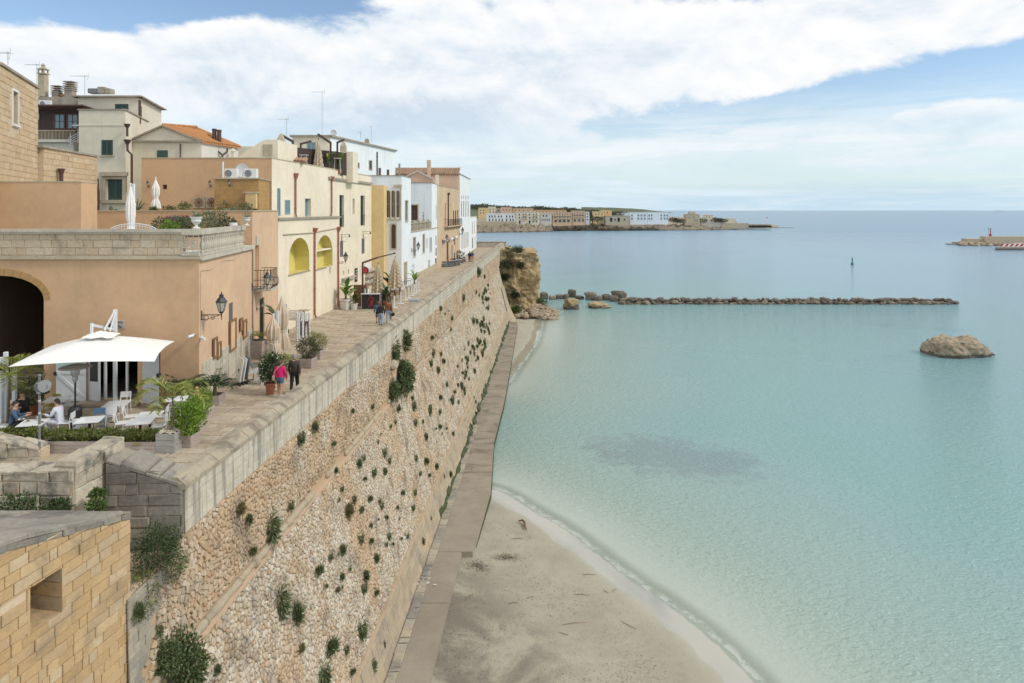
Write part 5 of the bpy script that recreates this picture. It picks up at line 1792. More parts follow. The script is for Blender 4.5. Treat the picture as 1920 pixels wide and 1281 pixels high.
# ---- second part of the orange house
mid, mf = house('balcony_house', 'orange house section with iron balcony and green door beside the cream house', [(-30, 38.02), (sideX(38.02), 38.02), (sideX(44.9), 44.9), (-30, 44.9)], 0, 8.12, 'orange_plaster',
    holes={1: [H(478.3, 486, 461, 541, 'back', 'peach_plaster', depth=.35, name='balcony_door'), dict(r=(1.75, 2.95, 0.05, 3.0), kind='shutter', mat='dark_green', depth=.15, name='door', label='tall dark green louvred door')]}, coping='trim_stone', cop=(0.07, 0.04), roofz=7.35, mats={1: 'peach_plaster'})
fm = mf[1]
a = fm.s(482)
MB().extrude([fm.p(a - .35, 6.2, .0), fm.p(a + .35, 6.2, .0), fm.p(a + .35, 6.75, .0), fm.p(a - .35, 6.75, .0)], fm.n * .06).wb('lintel_block', 'balustrade_stone', mid)
bal = MB().extrude([fm.p(a - .75, 3.62, 0), fm.p(a + 1.1, 3.62, 0), fm.p(a + 1.1, 3.75, 0), fm.p(a - .75, 3.75, 0)], fm.n * .95).wb('balcony', 'balustrade_stone', mid)
mb = MB()
def belly(off, t):                              # pot-bellied bars
 return off + 0.16 * math.sin(min(1, t * 1.6) * math.pi) * (1 - t)
rail = []
for i in range(9):
 s = a - .72 + 1.79 * i / 8
 mb.tube([fm.p(s, 3.75 + 1.05 * t, belly(.88, t)) for t in np.linspace(0, 1, 6)], .014, 5)
for j in range(1, 5):
 for s, sg in ((a - .72, -1), (a + 1.07, 1)):
  mb.tube([fm.p(s, 3.75, .88 * j / 5), fm.p(s, 4.8, .88 * j / 5)], .014, 5)
for z in (3.8, 4.25, 4.8):
 o_ = belly(.88, (z - 3.75) / 1.05)
 mb.tube([fm.p(a - .72, z, 0), fm.p(a - .72, z, o_), fm.p(a + 1.07, z, o_), fm.p(a + 1.07, z, 0)], .018, 5)
mb.wb('railing', 'iron', bal)
# ---- cream house: upper storey, projecting lower storey with yellow niches, plain far part
cream = thing('cream_house', 'long cream house with two arched yellow niches and red downpipes', 'building', (-15.5, 52, 0))
cu = [(-24.4, 44.95), (-15.82, 44.95), (-14.90, 57.8), (-24.4, 57.8)]
_, cf = house('', '', cu, 7.4, 11.6, 'cream_plaster', root=cream, mats={0: 'orange_plaster_b'}, coping='trim_stone', cop=(.06, .03), holes={
 0: [H(304.5, 313, 346.5, 355, 'back', 'brown_wood', depth=.3, name='small_niche')],
 1: [H(519.5, 525.5, 353, 405, mat='blue_shutter', depth=.06), H(534, 543.5, 375, 402, mat='blue_shutter', depth=.05, frame='blue_shutter'), H(572, 583, 372.5, 406.5, mat='blue_shutter', depth=.35, leaves=1)]})
cup = cf[1]
low = [(-17.2, 44.92), (-15.4, 44.92), (-14.63, 57.8), (-17.2, 57.8)]
_, lf_ = house('', '', low, 0, 7.55, 'cream_plaster', root=cream, mats={0: 'peach_plaster'}, coping='cornice_stone', cop=(.14, .14), roofz=7.5, revmat='niche_yellow', holes={
 1: [H(541.5, 580, 446, 511, 'niche', 'niche_yellow', arch=1.45, depth=1.1), H(593.5, 623.5, 441, 502, 'niche', 'niche_yellow', arch=1.5, depth=.75), dict(r=(10.35, 10.65, 3.05, 3.75), kind='back', mat='trim_stone', depth=.1, name='vent')]})
flo = lf_[1]
for i, (u0, u1, v) in enumerate(((541, 580.5, 511), (593, 611, 503))):
 a_, c_, z_, _ = flo.rect(u0, u1, v, v - 5)
 band(cream, flo, a_ - .1, c_ + .1, z_ - .09, z_, .04, 'cornice_stone', 'niche_sill')
a_, c_, z0_, z1_ = flo.rect(596, 610, 470, 501)
MB().extrude([flo.p(a_, z0_, -.7), flo.p(c_, z0_, -.7), flo.p(c_, z1_, -.7), flo.p(a_, z1_, -.7)], flo.n * .05).wb('niche_hatch', 'yellow_plaster', cream)
a_, c_, z0_, z1_ = flo.rect(594, 623, 464, 470)
MB().extrude([flo.p(a_, z0_, -.7), flo.p(c_ + .3, z0_, -.7), flo.p(c_ + .3, z0_ + .12, -.7), flo.p(a_, z0_ + .12, -.7)], flo.n * .6).wb('niche_shelf', 'cream_plaster', cream)
MB().tube([flo.p(.8, 6.55, .05), flo.p(6.2, 6.5, .05), flo.p(12.4, 6.7, .05)], .045, 6).wb('wall_pipe', 'trim_stone', cream)
pipe(cream, flo, 588, 436, 596, 'red_pipe', .07, kick=.15)
pipe(cream, flo, 632.5, 433, 578, 'red_pipe', .07, kick=.15)
pipe(cream, cup, 552, 334, 407, 'red_pipe', .065)
pipe(cream, cup, 620, 339, 404, 'red_pipe', .065, kick=-.3)
fr_ = [(-24.4, 57.82), (-14.90, 57.82), (-14.03, 68.2), (-24.4, 68.2)]
_, bf = house('', '', fr_, 0, 11.55, 'cream_plaster', root=cream, coping='trim_stone', cop=(.06, .03), holes={
 1: [H(636.5, 645, 366, 426, mat='dark_green', depth=.28, leaves=2), H(676, 684, 367, 423, mat='dark_green', depth=.28), H(661, 665, 373, 402, 'back', 'trim_stone', depth=.15), H(637.5, 643.5, 452, 482, mat='grey_paint', depth=.1), H(678, 683.5, 447, 476, mat='grey_paint', depth=.1), H(643, 645.5, 508, 515, 'back', 'trim_stone', depth=.08), H(652, 654.5, 505.5, 514, 'back', 'trim_stone', depth=.08)]})
fb = bf[1]
for (u0, u1, v0, v1) in ((636.5, 645, 366, 426), (676, 684, 367, 423)):
 a_, c_, z0_, z1_ = fb.rect(u0, u1, v0, v1)
 m_ = MB()
 for i in range(5):
  s = a_ + (c_ - a_) * (i + .5) / 5
  m_.tube([fb.p(s, z0_, .03), fb.p(s, z0_ + 1.0, .03)], .012, 5)
 m_.tube([fb.p(a_, z0_ + 1.0, .03), fb.p(c_, z0_ + 1.0, .03)], .016, 5)
 m_.wb('window_railing', 'iron', cream)
band(cream, fb, -2.0, 10.2, 10.72, 10.92, .16, 'cornice_stone', 'cornice')
Yb = 46.5
sb = [at(u, v, Yb) for u, v in ((449, 300), (449, 292), (470, 278), (489, 265.5), (497, 262), (521, 262), (521, 300))]
MB().extrude(sb, (0, 4.2, 0)).wb('stair_block', 'cream_plaster', cream)
a0, a1 = at(493, 271, Yb), at(511, 292, Yb)
MB().box(((a0.x + a1.x) / 2, Yb - .02, (a0.z + a1.z) / 2), (a1.x - a0.x, .05, a0.z - a1.z)).wb('stair_door', 'trim_stone', cream)
fA, fB = at(546, 276, 54), at(650, 276, 59.5)
nP = 26
for i in range(nP):
 p0, p1 = fA.lerp(fB, i / nP), fA.lerp(fB, (i + .93) / nP)
 p0.z = p1.z = 13.2
 MB().extrude([p0, p1, Vector((p1.x, p1.y, 11.2)), Vector((p0.x, p0.y, 11.2))], (0, .05, 0)).wb('terrace_board', 'brown_cladding', cream)
pc = at(659, 300, 61)
MB().box((pc.x, pc.y, 12.0), (0.72, 1.6, 2.7), rz=-.06).wb('terrace_pier', 'cream_plaster', cream)
for (u, v, Y) in ((529, 261, 52), (713, 262, 63)):
 pass
mb = MB()
for (u0, v0, u1, v1, Y) in ((528, 254, 550, 266, 51), (596, 252, 620, 268, 56), (632, 268, 645, 262, 58), (564, 270, 583, 265, 58)):
 mb.bar(at(u0, v0, Y), at(u1, v1, Y + 1.0), .14, .16)
for (u, v0, v1, Y) in ((549, 264, 300, 52), (620, 266, 300, 57), (632.5, 266, 300, 58), (564, 268, 285, 58)):
 mb.bar(at(u, v0, Y), at(u, v1, Y), .13, .13)
mb.wb('pergola', 'brown_cladding', cream)
for i in range(10):
 c = at(545 + i * 3.3, 297 + (i % 2) * 1.2, 50.5)
 MB().tube([c, c + Vector((.02, -.7, -.28))], [.11, .13], 8).wb('ridge_tile', 'old_roof_tile', cream)
for u, Y in ((644, 62), (527, 49.0)):
 c = at(u, 274 if u > 600 else 263, Y)
 MB().lathe([(.38, -.5), (.34, 0), (.12, .42), (.03, .5)], c, 4).wb('pyramid_cap', 'trim_stone', cream)
# ---- white upper house behind
uw, uf = house('white_upper_house', 'tall pale blue-white house with flat roof behind the cream house', [(-22.2, 69), (-18.35, 69), (-14.7, 86), (-22.2, 86)], 8, 15.6, 'white_plaster', coping='cornice_stone', cop=(.18, .22), mats={0: 'pale_cream'}, holes={
 0: [H(575, 592, 267, 283, mat='blue_shutter', depth=.1)],
 1: [H(667.5, 674, 305, 316, mat='purple_shutter', depth=.1), H(692, 697, 302, 318, mat='purple_shutter', depth=.1, surround='trim_stone', sw=.1), H(709.5, 714.5, 315, 331, mat='purple_shutter', depth=.1), H(725, 730, 318, 331, mat='purple_shutter', depth=.1)]})
pipe(uw, uf[1], 706, 285, 330, 'brown_pipe', .07, hopper=False)
# ---- yellow pier and the white house with the gothic window
yp, _ = house('yellow_pier', 'ochre yellow plaster pier between the cream and white houses', [(-14.05, 68.25), (-12.82, 68.25), (-12.82, 69.98), (-14.05, 69.98)], 0, 10.7, 'yellow_plaster', cat='wall', coping=None, roofz=10.7)
wa, wf = house('white_house', 'white house with triple gothic stone window above the bar', [(-17, 70), (-11.32, 70), (-11.1, 75), (-17, 75)], 0, 11.7, 'white_plaster', coping='cornice_stone', cop=(.08, .06), holes={
 0: [dict(px=(724.3, 731, 357, 408), kind='glass', mat='trim_stone', arch=.3, depth=.2, frame='trim_stone', fw=.04), dict(px=(733.5, 740.3, 357, 408), kind='glass', mat='trim_stone', arch=.3, depth=.2, frame='trim_stone', fw=.04), dict(px=(742.6, 749.3, 357, 408), kind='glass', mat='trim_stone', arch=.3, depth=.2, frame='trim_stone', fw=.04),
  dict(px=(733.5, 742, 421, 466), kind='shutter', mat='purple_shutter', arch=.22, depth=.12, surround='trim_stone', sw=.11)],
 1: [H(759.5, 764.5, 377, 415, 'glass', 'trim_stone', depth=.15, surround='trim_stone', sw=.1), H(757.5, 762.5, 493, 530, 'door', 'trim_stone', depth=.2, surround='trim_stone', sw=.12)]})
f0 = wf[0]
a_, c_, z0_, z1_ = f0.rect(721.5, 752.5, 352, 413)
for s0_, s1_, q0, q1, o_ in ((a_, a_ + .13, z0_, z1_, .05), (c_ - .13, c_, z0_, z1_, .05), (a_ + .13, c_ - .13, z0_, z0_ + .16, .09), (c_ - .75, c_ + .05, z1_ + .002, z1_ + .3, .10)):
 band(wa, f0, s0_, s1_, q0, q1, o_, 'trim_stone', 'window_surround')
for uu in (732.2, 741.4):
 s_ = f0.s(uu)
 MB().tube([f0.p(s_, z0_ + .16, .02), f0.p(s_, z1_ - .35, .02)], .055, 8).wb('column', 'trim_stone', wa)
wb = thing('white_terrace_house', 'white house with balustraded terrace on the promenade', 'building', (-12, 85, 0))
_, wbf = house('', '', [(-17, 75.02), (-11.1, 75.02), (-10.4, 95), (-17, 95)], 0, 5.75, 'white_plaster', root=wb, coping='trim_stone', cop=(.1, .1), roofz=5.74, holes={
 1: [H(774.5, 779, 446, 481, 'glass', 'trim_stone', depth=.15, surround='trim_stone', sw=.12), H(792.5, 796, 440, 474, 'glass', 'trim_stone', depth=.15, surround='trim_stone', sw=.1), H(799.5, 801.5, 447, 466, 'back', 'trim_stone', depth=.1), H(805.5, 809, 446.5, 472, mat='light_grey', depth=.1, surround='trim_stone', sw=.08), H(816.8, 818.6, 442, 460, 'glass', 'trim_stone', depth=.12), H(816.8, 818.8, 465, 480, 'glass', 'iron', depth=.12), H(802.5, 806.5, 488, 515, 'door', 'light_grey', depth=.2), H(772, 777, 497, 534, 'door', 'white_paint', depth=.2), H(816, 819, 484, 506, 'door', 'brown_frame', depth=.15)]})
fw1 = wbf[1]
band(wb, fw1, 3.5, fw1.L - .5, 0.0, .9, .06, 'trim_stone', 'dado')
_, wuf = house('', '', [(-17, 90), (-10.58, 90), (-10.41, 94.98), (-17, 94.98)], 5.7, 11.75, 'white_plaster', root=wb, coping='cornice_stone', cop=(.08, .06), holes={
 0: [H(770.8, 783, 385, 413, 'door', 'brown_frame', depth=.25, surround='trim_stone', sw=.15, frame='brown_frame')], 1: [H(817.2, 818.8, 385, 412, 'glass', 'white_paint', depth=.1)]})
for i, u in enumerate((778, 788, 797, 805.5, 810.5)):
 s_ = fw1.s(u)
 MB().box(fw1.p(s_, 6.42, -.2), (0.36, 0.36, 1.15), bev=.02).wb('balustrade_pier', 'trim_stone', wb)
ss = [fw1.s(u) for u in (771, 778, 788, 797, 805.5, 810.5)]
for i in range(5):
 s0_, s1_ = ss[i] + .2, ss[i + 1] - .2
 m_ = MB()
 nn = max(2, int((s1_ - s0_) / .16))
 for j in range(nn):
  s_ = s0_ + (s1_ - s0_) * (j + .5) / nn
  m_.lathe([(.05, 0), (.04, .1), (.07, .3), (.03, .65), (.05, .75)], fw1.p(s_, 5.86, -.2), 6)
 m_.extrude([fw1.p(s0_, 6.62, -.1), fw1.p(s1_, 6.62, -.1), fw1.p(s1_, 6.74, -.1), fw1.p(s0_, 6.74, -.1)], fw1.n * -.22)
 m_.wb('balustrade_panel', 'cornice_stone', wb)
# ---- tan house, pink house with tiled roof, tall white house, last low house
tn, tf = house('tan_house', 'weathered tan stone house with long iron balcony', [(-15, 95.02), (-10.38, 95.02), (-8.72, 113), (-15, 113)], 0, 11.6, 'tan_plaster', coping='cornice_stone', cop=(.08, .05), holes={
 1: [H(834, 836.2, 381, 424, 'glass', 'yellow_plaster', depth=.15), H(844, 846, 383, 422, 'back', 'yellow_plaster', depth=.1), H(849.5, 851.6, 395, 423, 'glass', 'brown_frame', depth=.15), H(853.3, 855.5, 395, 423, 'glass', 'brown_frame', depth=.15), H(857.5, 859.2, 394, 421, 'glass', 'brown_frame', depth=.15), H(838, 841, 458, 498, 'door', 'brown_frame', depth=.2), H(846, 848.5, 460, 494, 'door', 'tan_plaster', depth=.2), H(852, 853.6, 448, 460, 'glass', 'brown_frame', depth=.12)]})
f1 = tf[1]
s0_, s1_ = f1.s(833), f1.s(861)
z_ = f1.z(846, 423)
bal = MB().extrude([f1.p(s0_, z_ - .15, 0), f1.p(s1_, z_ - .15, 0), f1.p(s1_, z_, 0), f1.p(s0_, z_, 0)], f1.n * .55).wb('balcony', 'tan_plaster', tn)
m_ = MB()
for s_ in np.arange(s0_, s1_, .28):
 m_.tube([f1.p(float(s_), z_, .5), f1.p(float(s_), z_ + 1.0, .5)], .014, 4)
m_.tube([f1.p(s0_, z_ + 1.0, 0), f1.p(s0_, z_ + 1.0, .5), f1.p(s1_, z_ + 1.0, .5), f1.p(s1_, z_ + 1.0, 0)], .022, 5)
m_.wb('railing', 'iron', bal)
for s_ in np.linspace(s0_ + .4, s1_ - .4, 6):
 MB().extrude([f1.p(float(s_) - .12, z_ - .15, 0), f1.p(float(s_) - .12, z_ - .75, 0), f1.p(float(s_) - .12, z_ - .15, .5)], f1.d * .24).wb('corbel', 'trim_stone', bal)
pipe(tn, f1, 839.5, 366, 425, 'brown_pipe', .09)
pipe(tn, f1, 837.5, 448, 496, 'brown_pipe', .07, hopper=False)
pk, pf = house('pink_house', 'pink plastered house with old tiled roof behind the tan house', [(-22, 113.02), (-8.82, 113.02), (-8.80, 113.9), (-22, 113.9)], 0, 14.1, 'pink_plaster', coping=None, roofz=14.05, holes={0: [H(853, 858, 358, 372, 'back', 'pink_plaster', depth=.1)]})
m_ = MB()
m_.extrude([(-22, 112.85, 14.1), (-8.7, 112.85, 14.1), (-8.9, 116.5, 15.35), (-22, 116.5, 15.35)], (0, 0, -.12))
m_.wb('roof', 'old_roof_tile', pk)
tile = MB().tube([(0, 0, 0), (0, 3.85, 0)], .13, 8).mesh('tile_row', M['old_roof_tile'])
for i in range(44):
 o = put('tile_row', tile, (-21.9 + i * .302, 112.8, 14.12), 1, 0, pk, rx=math.atan2(1.25, 3.65))
m_ = MB()
m_.extrude([at(756, 334, 111), at(783, 321.5, 111), at(812, 336, 111), at(812, 342, 111), at(756, 342, 111)], (0, 2, 0))
m_.wb('gable', 'pink_plaster', pk)
m_ = MB()
m_.bar(at(753, 335, 110.9), at(783, 321, 110.9), .3, .2)
m_.bar(at(783, 321, 110.9), at(814, 336.5, 110.9), .3, .2)
m_.wb('gable_coping', 'old_white', pk)
c = at(803.5, 322, 112)
MB().box((c.x, c.y + .5, c.z), (0.55, .6, 1.9)).wb('chimney', 'pink_plaster', pk)
MB().box((c.x, c.y + .5, c.z + 1.45), (0.62, .66, 1.0), bev=.05).wb('chimney_cap', 'tan_plaster', pk)
c = at(749, 322, 111)
MB().box((c.x, c.y, c.z), (.28, .3, 2.6)).wb('flue', 'cornice_stone', pk)
c = at(819.5, 335, 110)
MB().box((c.x, c.y, c.z - .5), (.5, .5, 2.2)).wb('chimney', 'pale_cream', pk)
tw_, twf = house('tall_white_house', 'tall white stone house with small pointed arches near the far end', [(-14, 113.95), (-8.72, 113.95), (-8.2, 134), (-14, 134)], 0, 14.2, 'white_plaster_b', coping='trim_stone', cop=(.12, .14), holes={
 1: [H(u - .75, u + .75, 366, 374, 'back', 'cornice_stone', arch=.6, depth=.15, name='pointed_arch') for u in (865.5, 869.5, 873.6, 877.8)] + [H(u - .7, u + .7, 377, 407, 'shutter', 'grey_paint', depth=.12) for u in (865.5, 869.5, 873.6, 877.8)] + [H(u - .8, u + .8, 437 - (u - 866) * .2, 468 - (u - 866) * .35, 'shutter', 'trim_stone', depth=.12) for u in (866.5, 870.2, 873.8, 877.3)]})
ls, lsf = house('last_white_house', 'low white house at the far end of the row', [(-13, 134.05), (-8.2, 134.05), (-7.75, 149), (-13, 149)], 0, 6.8, 'white_plaster', coping='trim_stone', cop=(.08, .06), holes={
 1: [H(885, 886.2, 416, 440, 'shutter', 'trim_stone', depth=.1), H(888.6, 889.7, 415, 438, 'shutter', 'trim_stone', depth=.1), H(885.2, 887.2, 446, 466, 'door', 'grey_paint', depth=.15), H(890.3, 891.4, 443, 460, 'door', 'trim_stone', depth=.15)]})
# ---- ochre block on the terrace, at the left edge
tb, _ = house('terrace_block_house', 'plain orange block on the terrace behind the stone parapet', [(-34, 32), (-20.2, 32), (-20.42, 33.6), (-34, 33.6)], 6.2, 9.5, 'orange_plaster', coping='trim_stone', cop=(.05, .02))
# ---- ashlar house at the far left, every block laid
ah = thing('ashlar_house', 'tall golden ashlar house with a narrow white-framed window at left edge', 'building', (-26, 36, 0))
A0, A1 = (-22.69, 28.0 + .02), (-27.38, 39.4)
hp_ = Fac(A0, A1)
win = dict(r=hp_.rect(23.5, 33, 172, 234), kind='glass', mat='white_paint', pane='glass_dark', frame='grey_paint', depth=.3, surround='stripe_white', sw=.13, sill='stripe_white')
F_ = Fac((-24.75, 33.0), A1)
wall_face(ah, F_, 0, 15.2, 'mortar', [win | {'r': F_.rect(23.5, 33, 172, 234)}])
fill_hole(ah, F_, win | {'r': F_.rect(23.5, 33, 172, 234)})
m_ = MB()
m_.extrude([F_.p(-2.6, 6.2, -.03), F_.p(-.01, 6.2, -.03), F_.p(-.01, 15.2, -.03), F_.p(-2.6, 15.2, -.03)], F_.n * -4)
m_.extrude([F_.p(0, 15.0, -.25), F_.p(F_.L, 15.0, -.25), F_.p(F_.L, 15.18, -.25), F_.p(0, 15.18, -.25)], F_.n * -4)
m_.extrude([F_.p(F_.L - .02, 0, -.02), F_.p(F_.L - .02, 15.2, -.02), F_.p(F_.L - .02, 15.2, -6), F_.p(F_.L - .02, 0, -6)], F_.d * -.2)
m_.wb('body', 'mortar', ah)
wr = F_.rect(23.5, 33, 172, 234)
q = blocks_2d(-2.0, F_.L, 8.6, 15.15, 0.33, 0.62, gap=0.014, jit=0.3)
q = np.array([r for r in q if not (r[1, 0] > wr[0] - .16 and r[0, 0] < wr[1] + .16 and r[2, 1] > wr[2] - .14 and r[0, 1] < wr[3] + .14)])
P = np.array([[tuple(F_.p(s, z, .004)) for s, z in r] for r in q])
pieces(ah, 'ashlar_block', P, np.array(F_.n), NP.uniform(.02, .04, len(P)), M['house_block'], score=P[:, :, 2].mean(1) - P[:, :, 1].mean(1) * .1, inset=.97, shoulder=.7)
m_ = MB().extrude([F_.p(-.2, 15.2, .12), F_.p(F_.L + .1, 15.2, .12), F_.p(F_.L + .1, 15.33, .12), F_.p(-.2, 15.33, .12)], F_.n * -.5)
m_.wb('coping', 'cornice_stone', ah)
lw = thing('ashlar_wall', 'lower golden ashlar wall between the ashlar house and the green-shuttered house', 'wall', (-27.5, 43, 0))
L_ = Fac((-27.1, 39.45), (-28.22, 46.4))
MB().extrude([L_.p(0, 0), L_.p(L_.L, 0), L_.p(L_.L, 11.8), L_.p(0, 11.8)], L_.n * -.5).wb('core', 'mortar', lw)
q = blocks_2d(0, L_.L, 8.2, 11.8, .34, .62, gap=.014, jit=.3)
P = np.array([[tuple(L_.p(s, z, .002)) for s, z in r] for r in q])
pieces(lw, 'ashlar_block', P, np.array(L_.n), NP.uniform(.02, .04, len(P)), M['house_block'], inset=.97, shoulder=.7)
MB().extrude([L_.p(-.3, 11.8, .15), L_.p(L_.L, 11.8, .1), L_.p(L_.L, 11.92, .1), L_.p(-.3, 11.92, .15)], L_.n * -.7).wb('coping', 'cornice_stone', lw)
fp_ = thing('flue_pipe', 'black flue pipe with funnel top before the lower ashlar wall', 'pipe', at(115, 338, 41))
c = at(115, 340, 41)
MB().lathe([(.11, -.6), (.11, .42), (.2, .72), (.2, .76)], c, 10).wb('pipe', 'brown_pipe', fp_)
# ---- green-shuttered cream house
gs = thing('shuttered_house', 'pale cream house with dark green shutters and stepped flat roofs', 'building', (-31, 54, 0))
_, g1 = house('', '', [(-33, 52), (at(235, 0, 52).x, 52), (at(235, 0, 52).x - .286 * 7, 59), (-33, 59)], 0, 15.8, 'pale_cream', root=gs, coping='cornice_stone', cop=(.1, .08), holes={
 0: [H(190.5, 211.5, 262.5, 291.5, mat='green_shutter', depth=.06, sill='trim_stone'), H(201.5, 230.5, 334, 375, mat='green_shutter', depth=.16)]})
f0 = g1[0]
a_, c_, z0_, z1_ = f0.rect(192, 238, 326, 380)
for r_ in ((a_, a_ + .30, z0_ + .2, z1_ - .18, .12), (c_ - .30, c_, z0_ + .2, z1_ - .18, .12), (a_ - .1, c_ + .1, z1_ - .18, z1_ + .12, .25), (a_ - .1, c_ + .1, z0_ - .05, z0_ + .2, .2), (a_ + .3, c_ - .3, z1_ - .42, z1_ - .182, .10)):
 band(gs, f0, *r_, 'trim_stone', 'window_surround')
band(gs, f0, -.5, f0.L + .05, f0.z(200, 236), f0.z(200, 236) + .07, .04, 'pale_cream', 'string_course')
_, g2 = house('', '', [(at(146, 0, 57).x, 57), (at(260, 0, 57).x, 57), (at(260, 0, 57).x - 1.7, 64), (at(146, 0, 57).x, 64)], 12, 17.6, 'pale_cream', root=gs, coping='cornice_stone', cop=(.12, .35), holes={
 0: [H(215.5, 241, 195, 216, mat='green_shutter', depth=.08)], 1: [H(263, 266, 199, 225, mat='green_shutter', depth=.08)]})
pp = MB().tube([at(239, 270, 51.8), at(239, 282, 51.8), at(247, 290, 51.8), at(247, 350, 51.8)], .09, 8).wb('downpipe', 'brown_pipe', gs)
MB().lathe([(.1, 0), (.26, .3), (.28, .36)], at(239, 271, 51.8), 8).wb('hopper', 'brown_pipe', pp)
pp = MB().tube([at(262, 188, 56.3), at(262, 232, 56.3)], .11, 8).wb('downpipe', 'brown_pipe', gs)
pp = MB().tube([at(238.5, 240, 51.6), at(238.5, 256, 51.6)], .09, 8).wb('downpipe', 'brown_pipe', gs)
MB().lathe([(.1, 0), (.22, .25), (.24, .3)], at(238.5, 240, 51.6), 8).wb('hopper', 'brown_pipe', pp)
pp = MB().tube([at(183, 335, 51.7), at(183, 352, 51.7), at(184.5, 358, 51.7), at(184.5, 420, 51.7)], .09, 8).wb('downpipe', 'brown_pipe', gs)
# ---- gabled house with orange tiles
gh = thing('gabled_house', 'pale gabled house with bright orange tiled roof and twin brown flues', 'building', (-26, 56, 0))
Y = 54
gp = [at(u, v, Y) for u, v in ((236, 430), (236, 262), (255, 256), (304, 236), (378, 265), (378, 430))]
MB().extrude(gp, (0, .3, 0)).wb('wall', 'pale_cream', gh)
e0, e1 = at(378, 265, Y), None
ze = e0.z
zr = at(304, 236, Y).z
Yr, Ye = (zr - HC) * FPX / (394 - 241), (ze - HC) * FPX / (394 - 275)
A_, B_ = at(304, 236, Y), at(370, 241, Yr)
D_ = at(447, 275, Ye)
wl2 = MB().extrude([e0, D_, Vector((D_.x, D_.y, 0)), Vector((e0.x, e0.y, 0))], (-.1, .25, 0)).wb('side_wall', 'old_white', gh)
for v in (e0, D_, B_, A_):
 v.z += .04
MB().extrude([A_ + Vector((0, -.15, 0)), B_, D_ + Vector((.25, 0, -.06)), e0 + Vector((.15, -.15, -.06))], (0, 0, -.14)).wb('roof', 'roof_tile', gh)
nr = 17
for i in range(nr):
 t0 = (i + .5) / nr
 p0 = A_.lerp(B_, t0)
 p1 = (e0.lerp(D_, t0)) + Vector((.25, -.02, -.04))
 MB().tube([p0, p1], .11, 6).wb('tile_row', 'roof_tile', gh)
for i in range(14):
 p0, p1 = A_.lerp(B_, i / 14), A_.lerp(B_, (i + .92) / 14)
 MB().tube([p0 + Vector((0, 0, .06)), p1 + Vector((0, 0, .06))], [.12, .14], 7).wb('ridge_tile', 'roof_tile', gh)
bk = MB().extrude([A_, B_, B_ + Vector((-3.0, 4.5, -1.6)), A_ + Vector((-3.0, 3, -1.6))], (0, 0, -.1)).wb('back_roof', 'roof_tile', gh)
m_ = MB()
m_.bar(at(243, 263, Y - .1), at(304, 236, Y - .1), .25, .12)
m_.bar(at(304, 236, Y - .1), at(380, 266, Y - .1), .25, .12)
m_.bar(at(228, 264.5, Y - .12), at(381, 265.5, Y - .12), .2, .12)
m_.wb('verge', 'cornice_stone', gh)
gf = Fac((gp[0].x, Y), (gp[-1].x, Y))
r_ = gf.rect(295, 315, 282, 300)
o = MB()
for i in range(2):
 a0 = r_[0] + (r_[1] - r_[0]) * i / 2
 o.box((gf.A.x + a0 + (r_[1] - r_[0]) / 4, Y - .03, (r_[2] + r_[3]) / 2), ((r_[1] - r_[0]) / 2 - .02, .06, r_[3] - r_[2]), bev=.015)
o.wb('window', 'green_shutter', gh)
for u, v in ((402, 245), (411, 247)):
 c = at(u, v, 56)
 MB().lathe([(.17, -1.0), (.17, .0), (.2, .02), (.2, .12), (.12, .16)], c, 12).wb('flue', 'brown_pipe', gh)
pp = MB().tube([at(338, 270, Y - .1), at(338, 300, Y - .1)], .05, 6).wb('downpipe', 'brown_pipe', gh)
pv = at(417, 291, 56)
m_ = MB()
m_.tube([at(408, 277, 56), at(408, 283, 56), pv, at(417, 300, 56)], .07, 6)
m_.tube([at(426, 279, 57), at(426, 285, 57), pv], .07, 6)
m_.wb('downpipe', 'brown_pipe', gh)
far_lo = MB().box((at(455, 0, 62).x, 63, 11.0), (6, 6, 5.6)).wb('side_annex', 'pale_cream', gh)
c = at(437, 285, 57)
MB().lathe([(.16, -.9), (.16, .0), (.26, .05), (.05, .3)], c, 4).wb('vent_pot', 'pale_cream', gh)
# ---- brown timber veranda house with chimneys
vh = thing('veranda_house', 'brown timber veranda with blue windows below the louvred chimneys', 'building', (-37, 56, 0))
Y = 55
a0, a1 = at(66, 0, Y).x, at(174, 0, Y).x
zt, zm, zb = at(0, 206, Y).z, at(0, 246, Y).z, at(0, 268, Y).z
n = 22
for i in range(n):
 x = a0 + (a1 - a0) * (i + .5) / n
 u = CX + x * FPX / Y
 if 101 < u < 148:
  MB().box((x, Y, (at(0, 212, Y).z + zt) / 2), ((a1 - a0) / n - .01, .06, zt - at(0, 212, Y).z)).wb('board', 'brown_cladding', vh)
  continue
 MB().box((x, Y, (zt + zb) / 2), ((a1 - a0) / n - .01, .06, zt - zb)).wb('board', 'brown_cladding', vh)
MB().box(((a0 + a1) / 2, Y + .6, (zt + zb) / 2), (a1 - a0, .1, zt - zb)).wb('back_wall', 'brown_cladding', vh)
MB().box(((a0 + a1) / 2, Y - .4, zt + .06), (a1 - a0 + .4, 2.4, .1), rx=-.06).wb('canopy', 'brown_frame', vh)
for (u0, u1) in ((101, 123), (125, 148)):
 f = Fac((at(u0, 0, Y).x, Y), (at(u1, 0, Y).x, Y))
 fill_hole(vh, f, dict(r=(0, f.L, at(0, 243, Y).z, at(0, 213, Y).z), kind='glass', mat='brown_frame', pane='glass_blue', depth=.02, fw=.12))
MB().box((at(69, 0, Y).x + .1, Y - .1, at(0, 219, Y).z), (.3, .06, .5)).wb('window', 'stripe_white', vh)
MB().box(((a0 + a1) / 2, Y - 1.3, zb - .1), (a1 - a0, 2.8, .2)).wb('veranda_floor', 'old_white', vh)
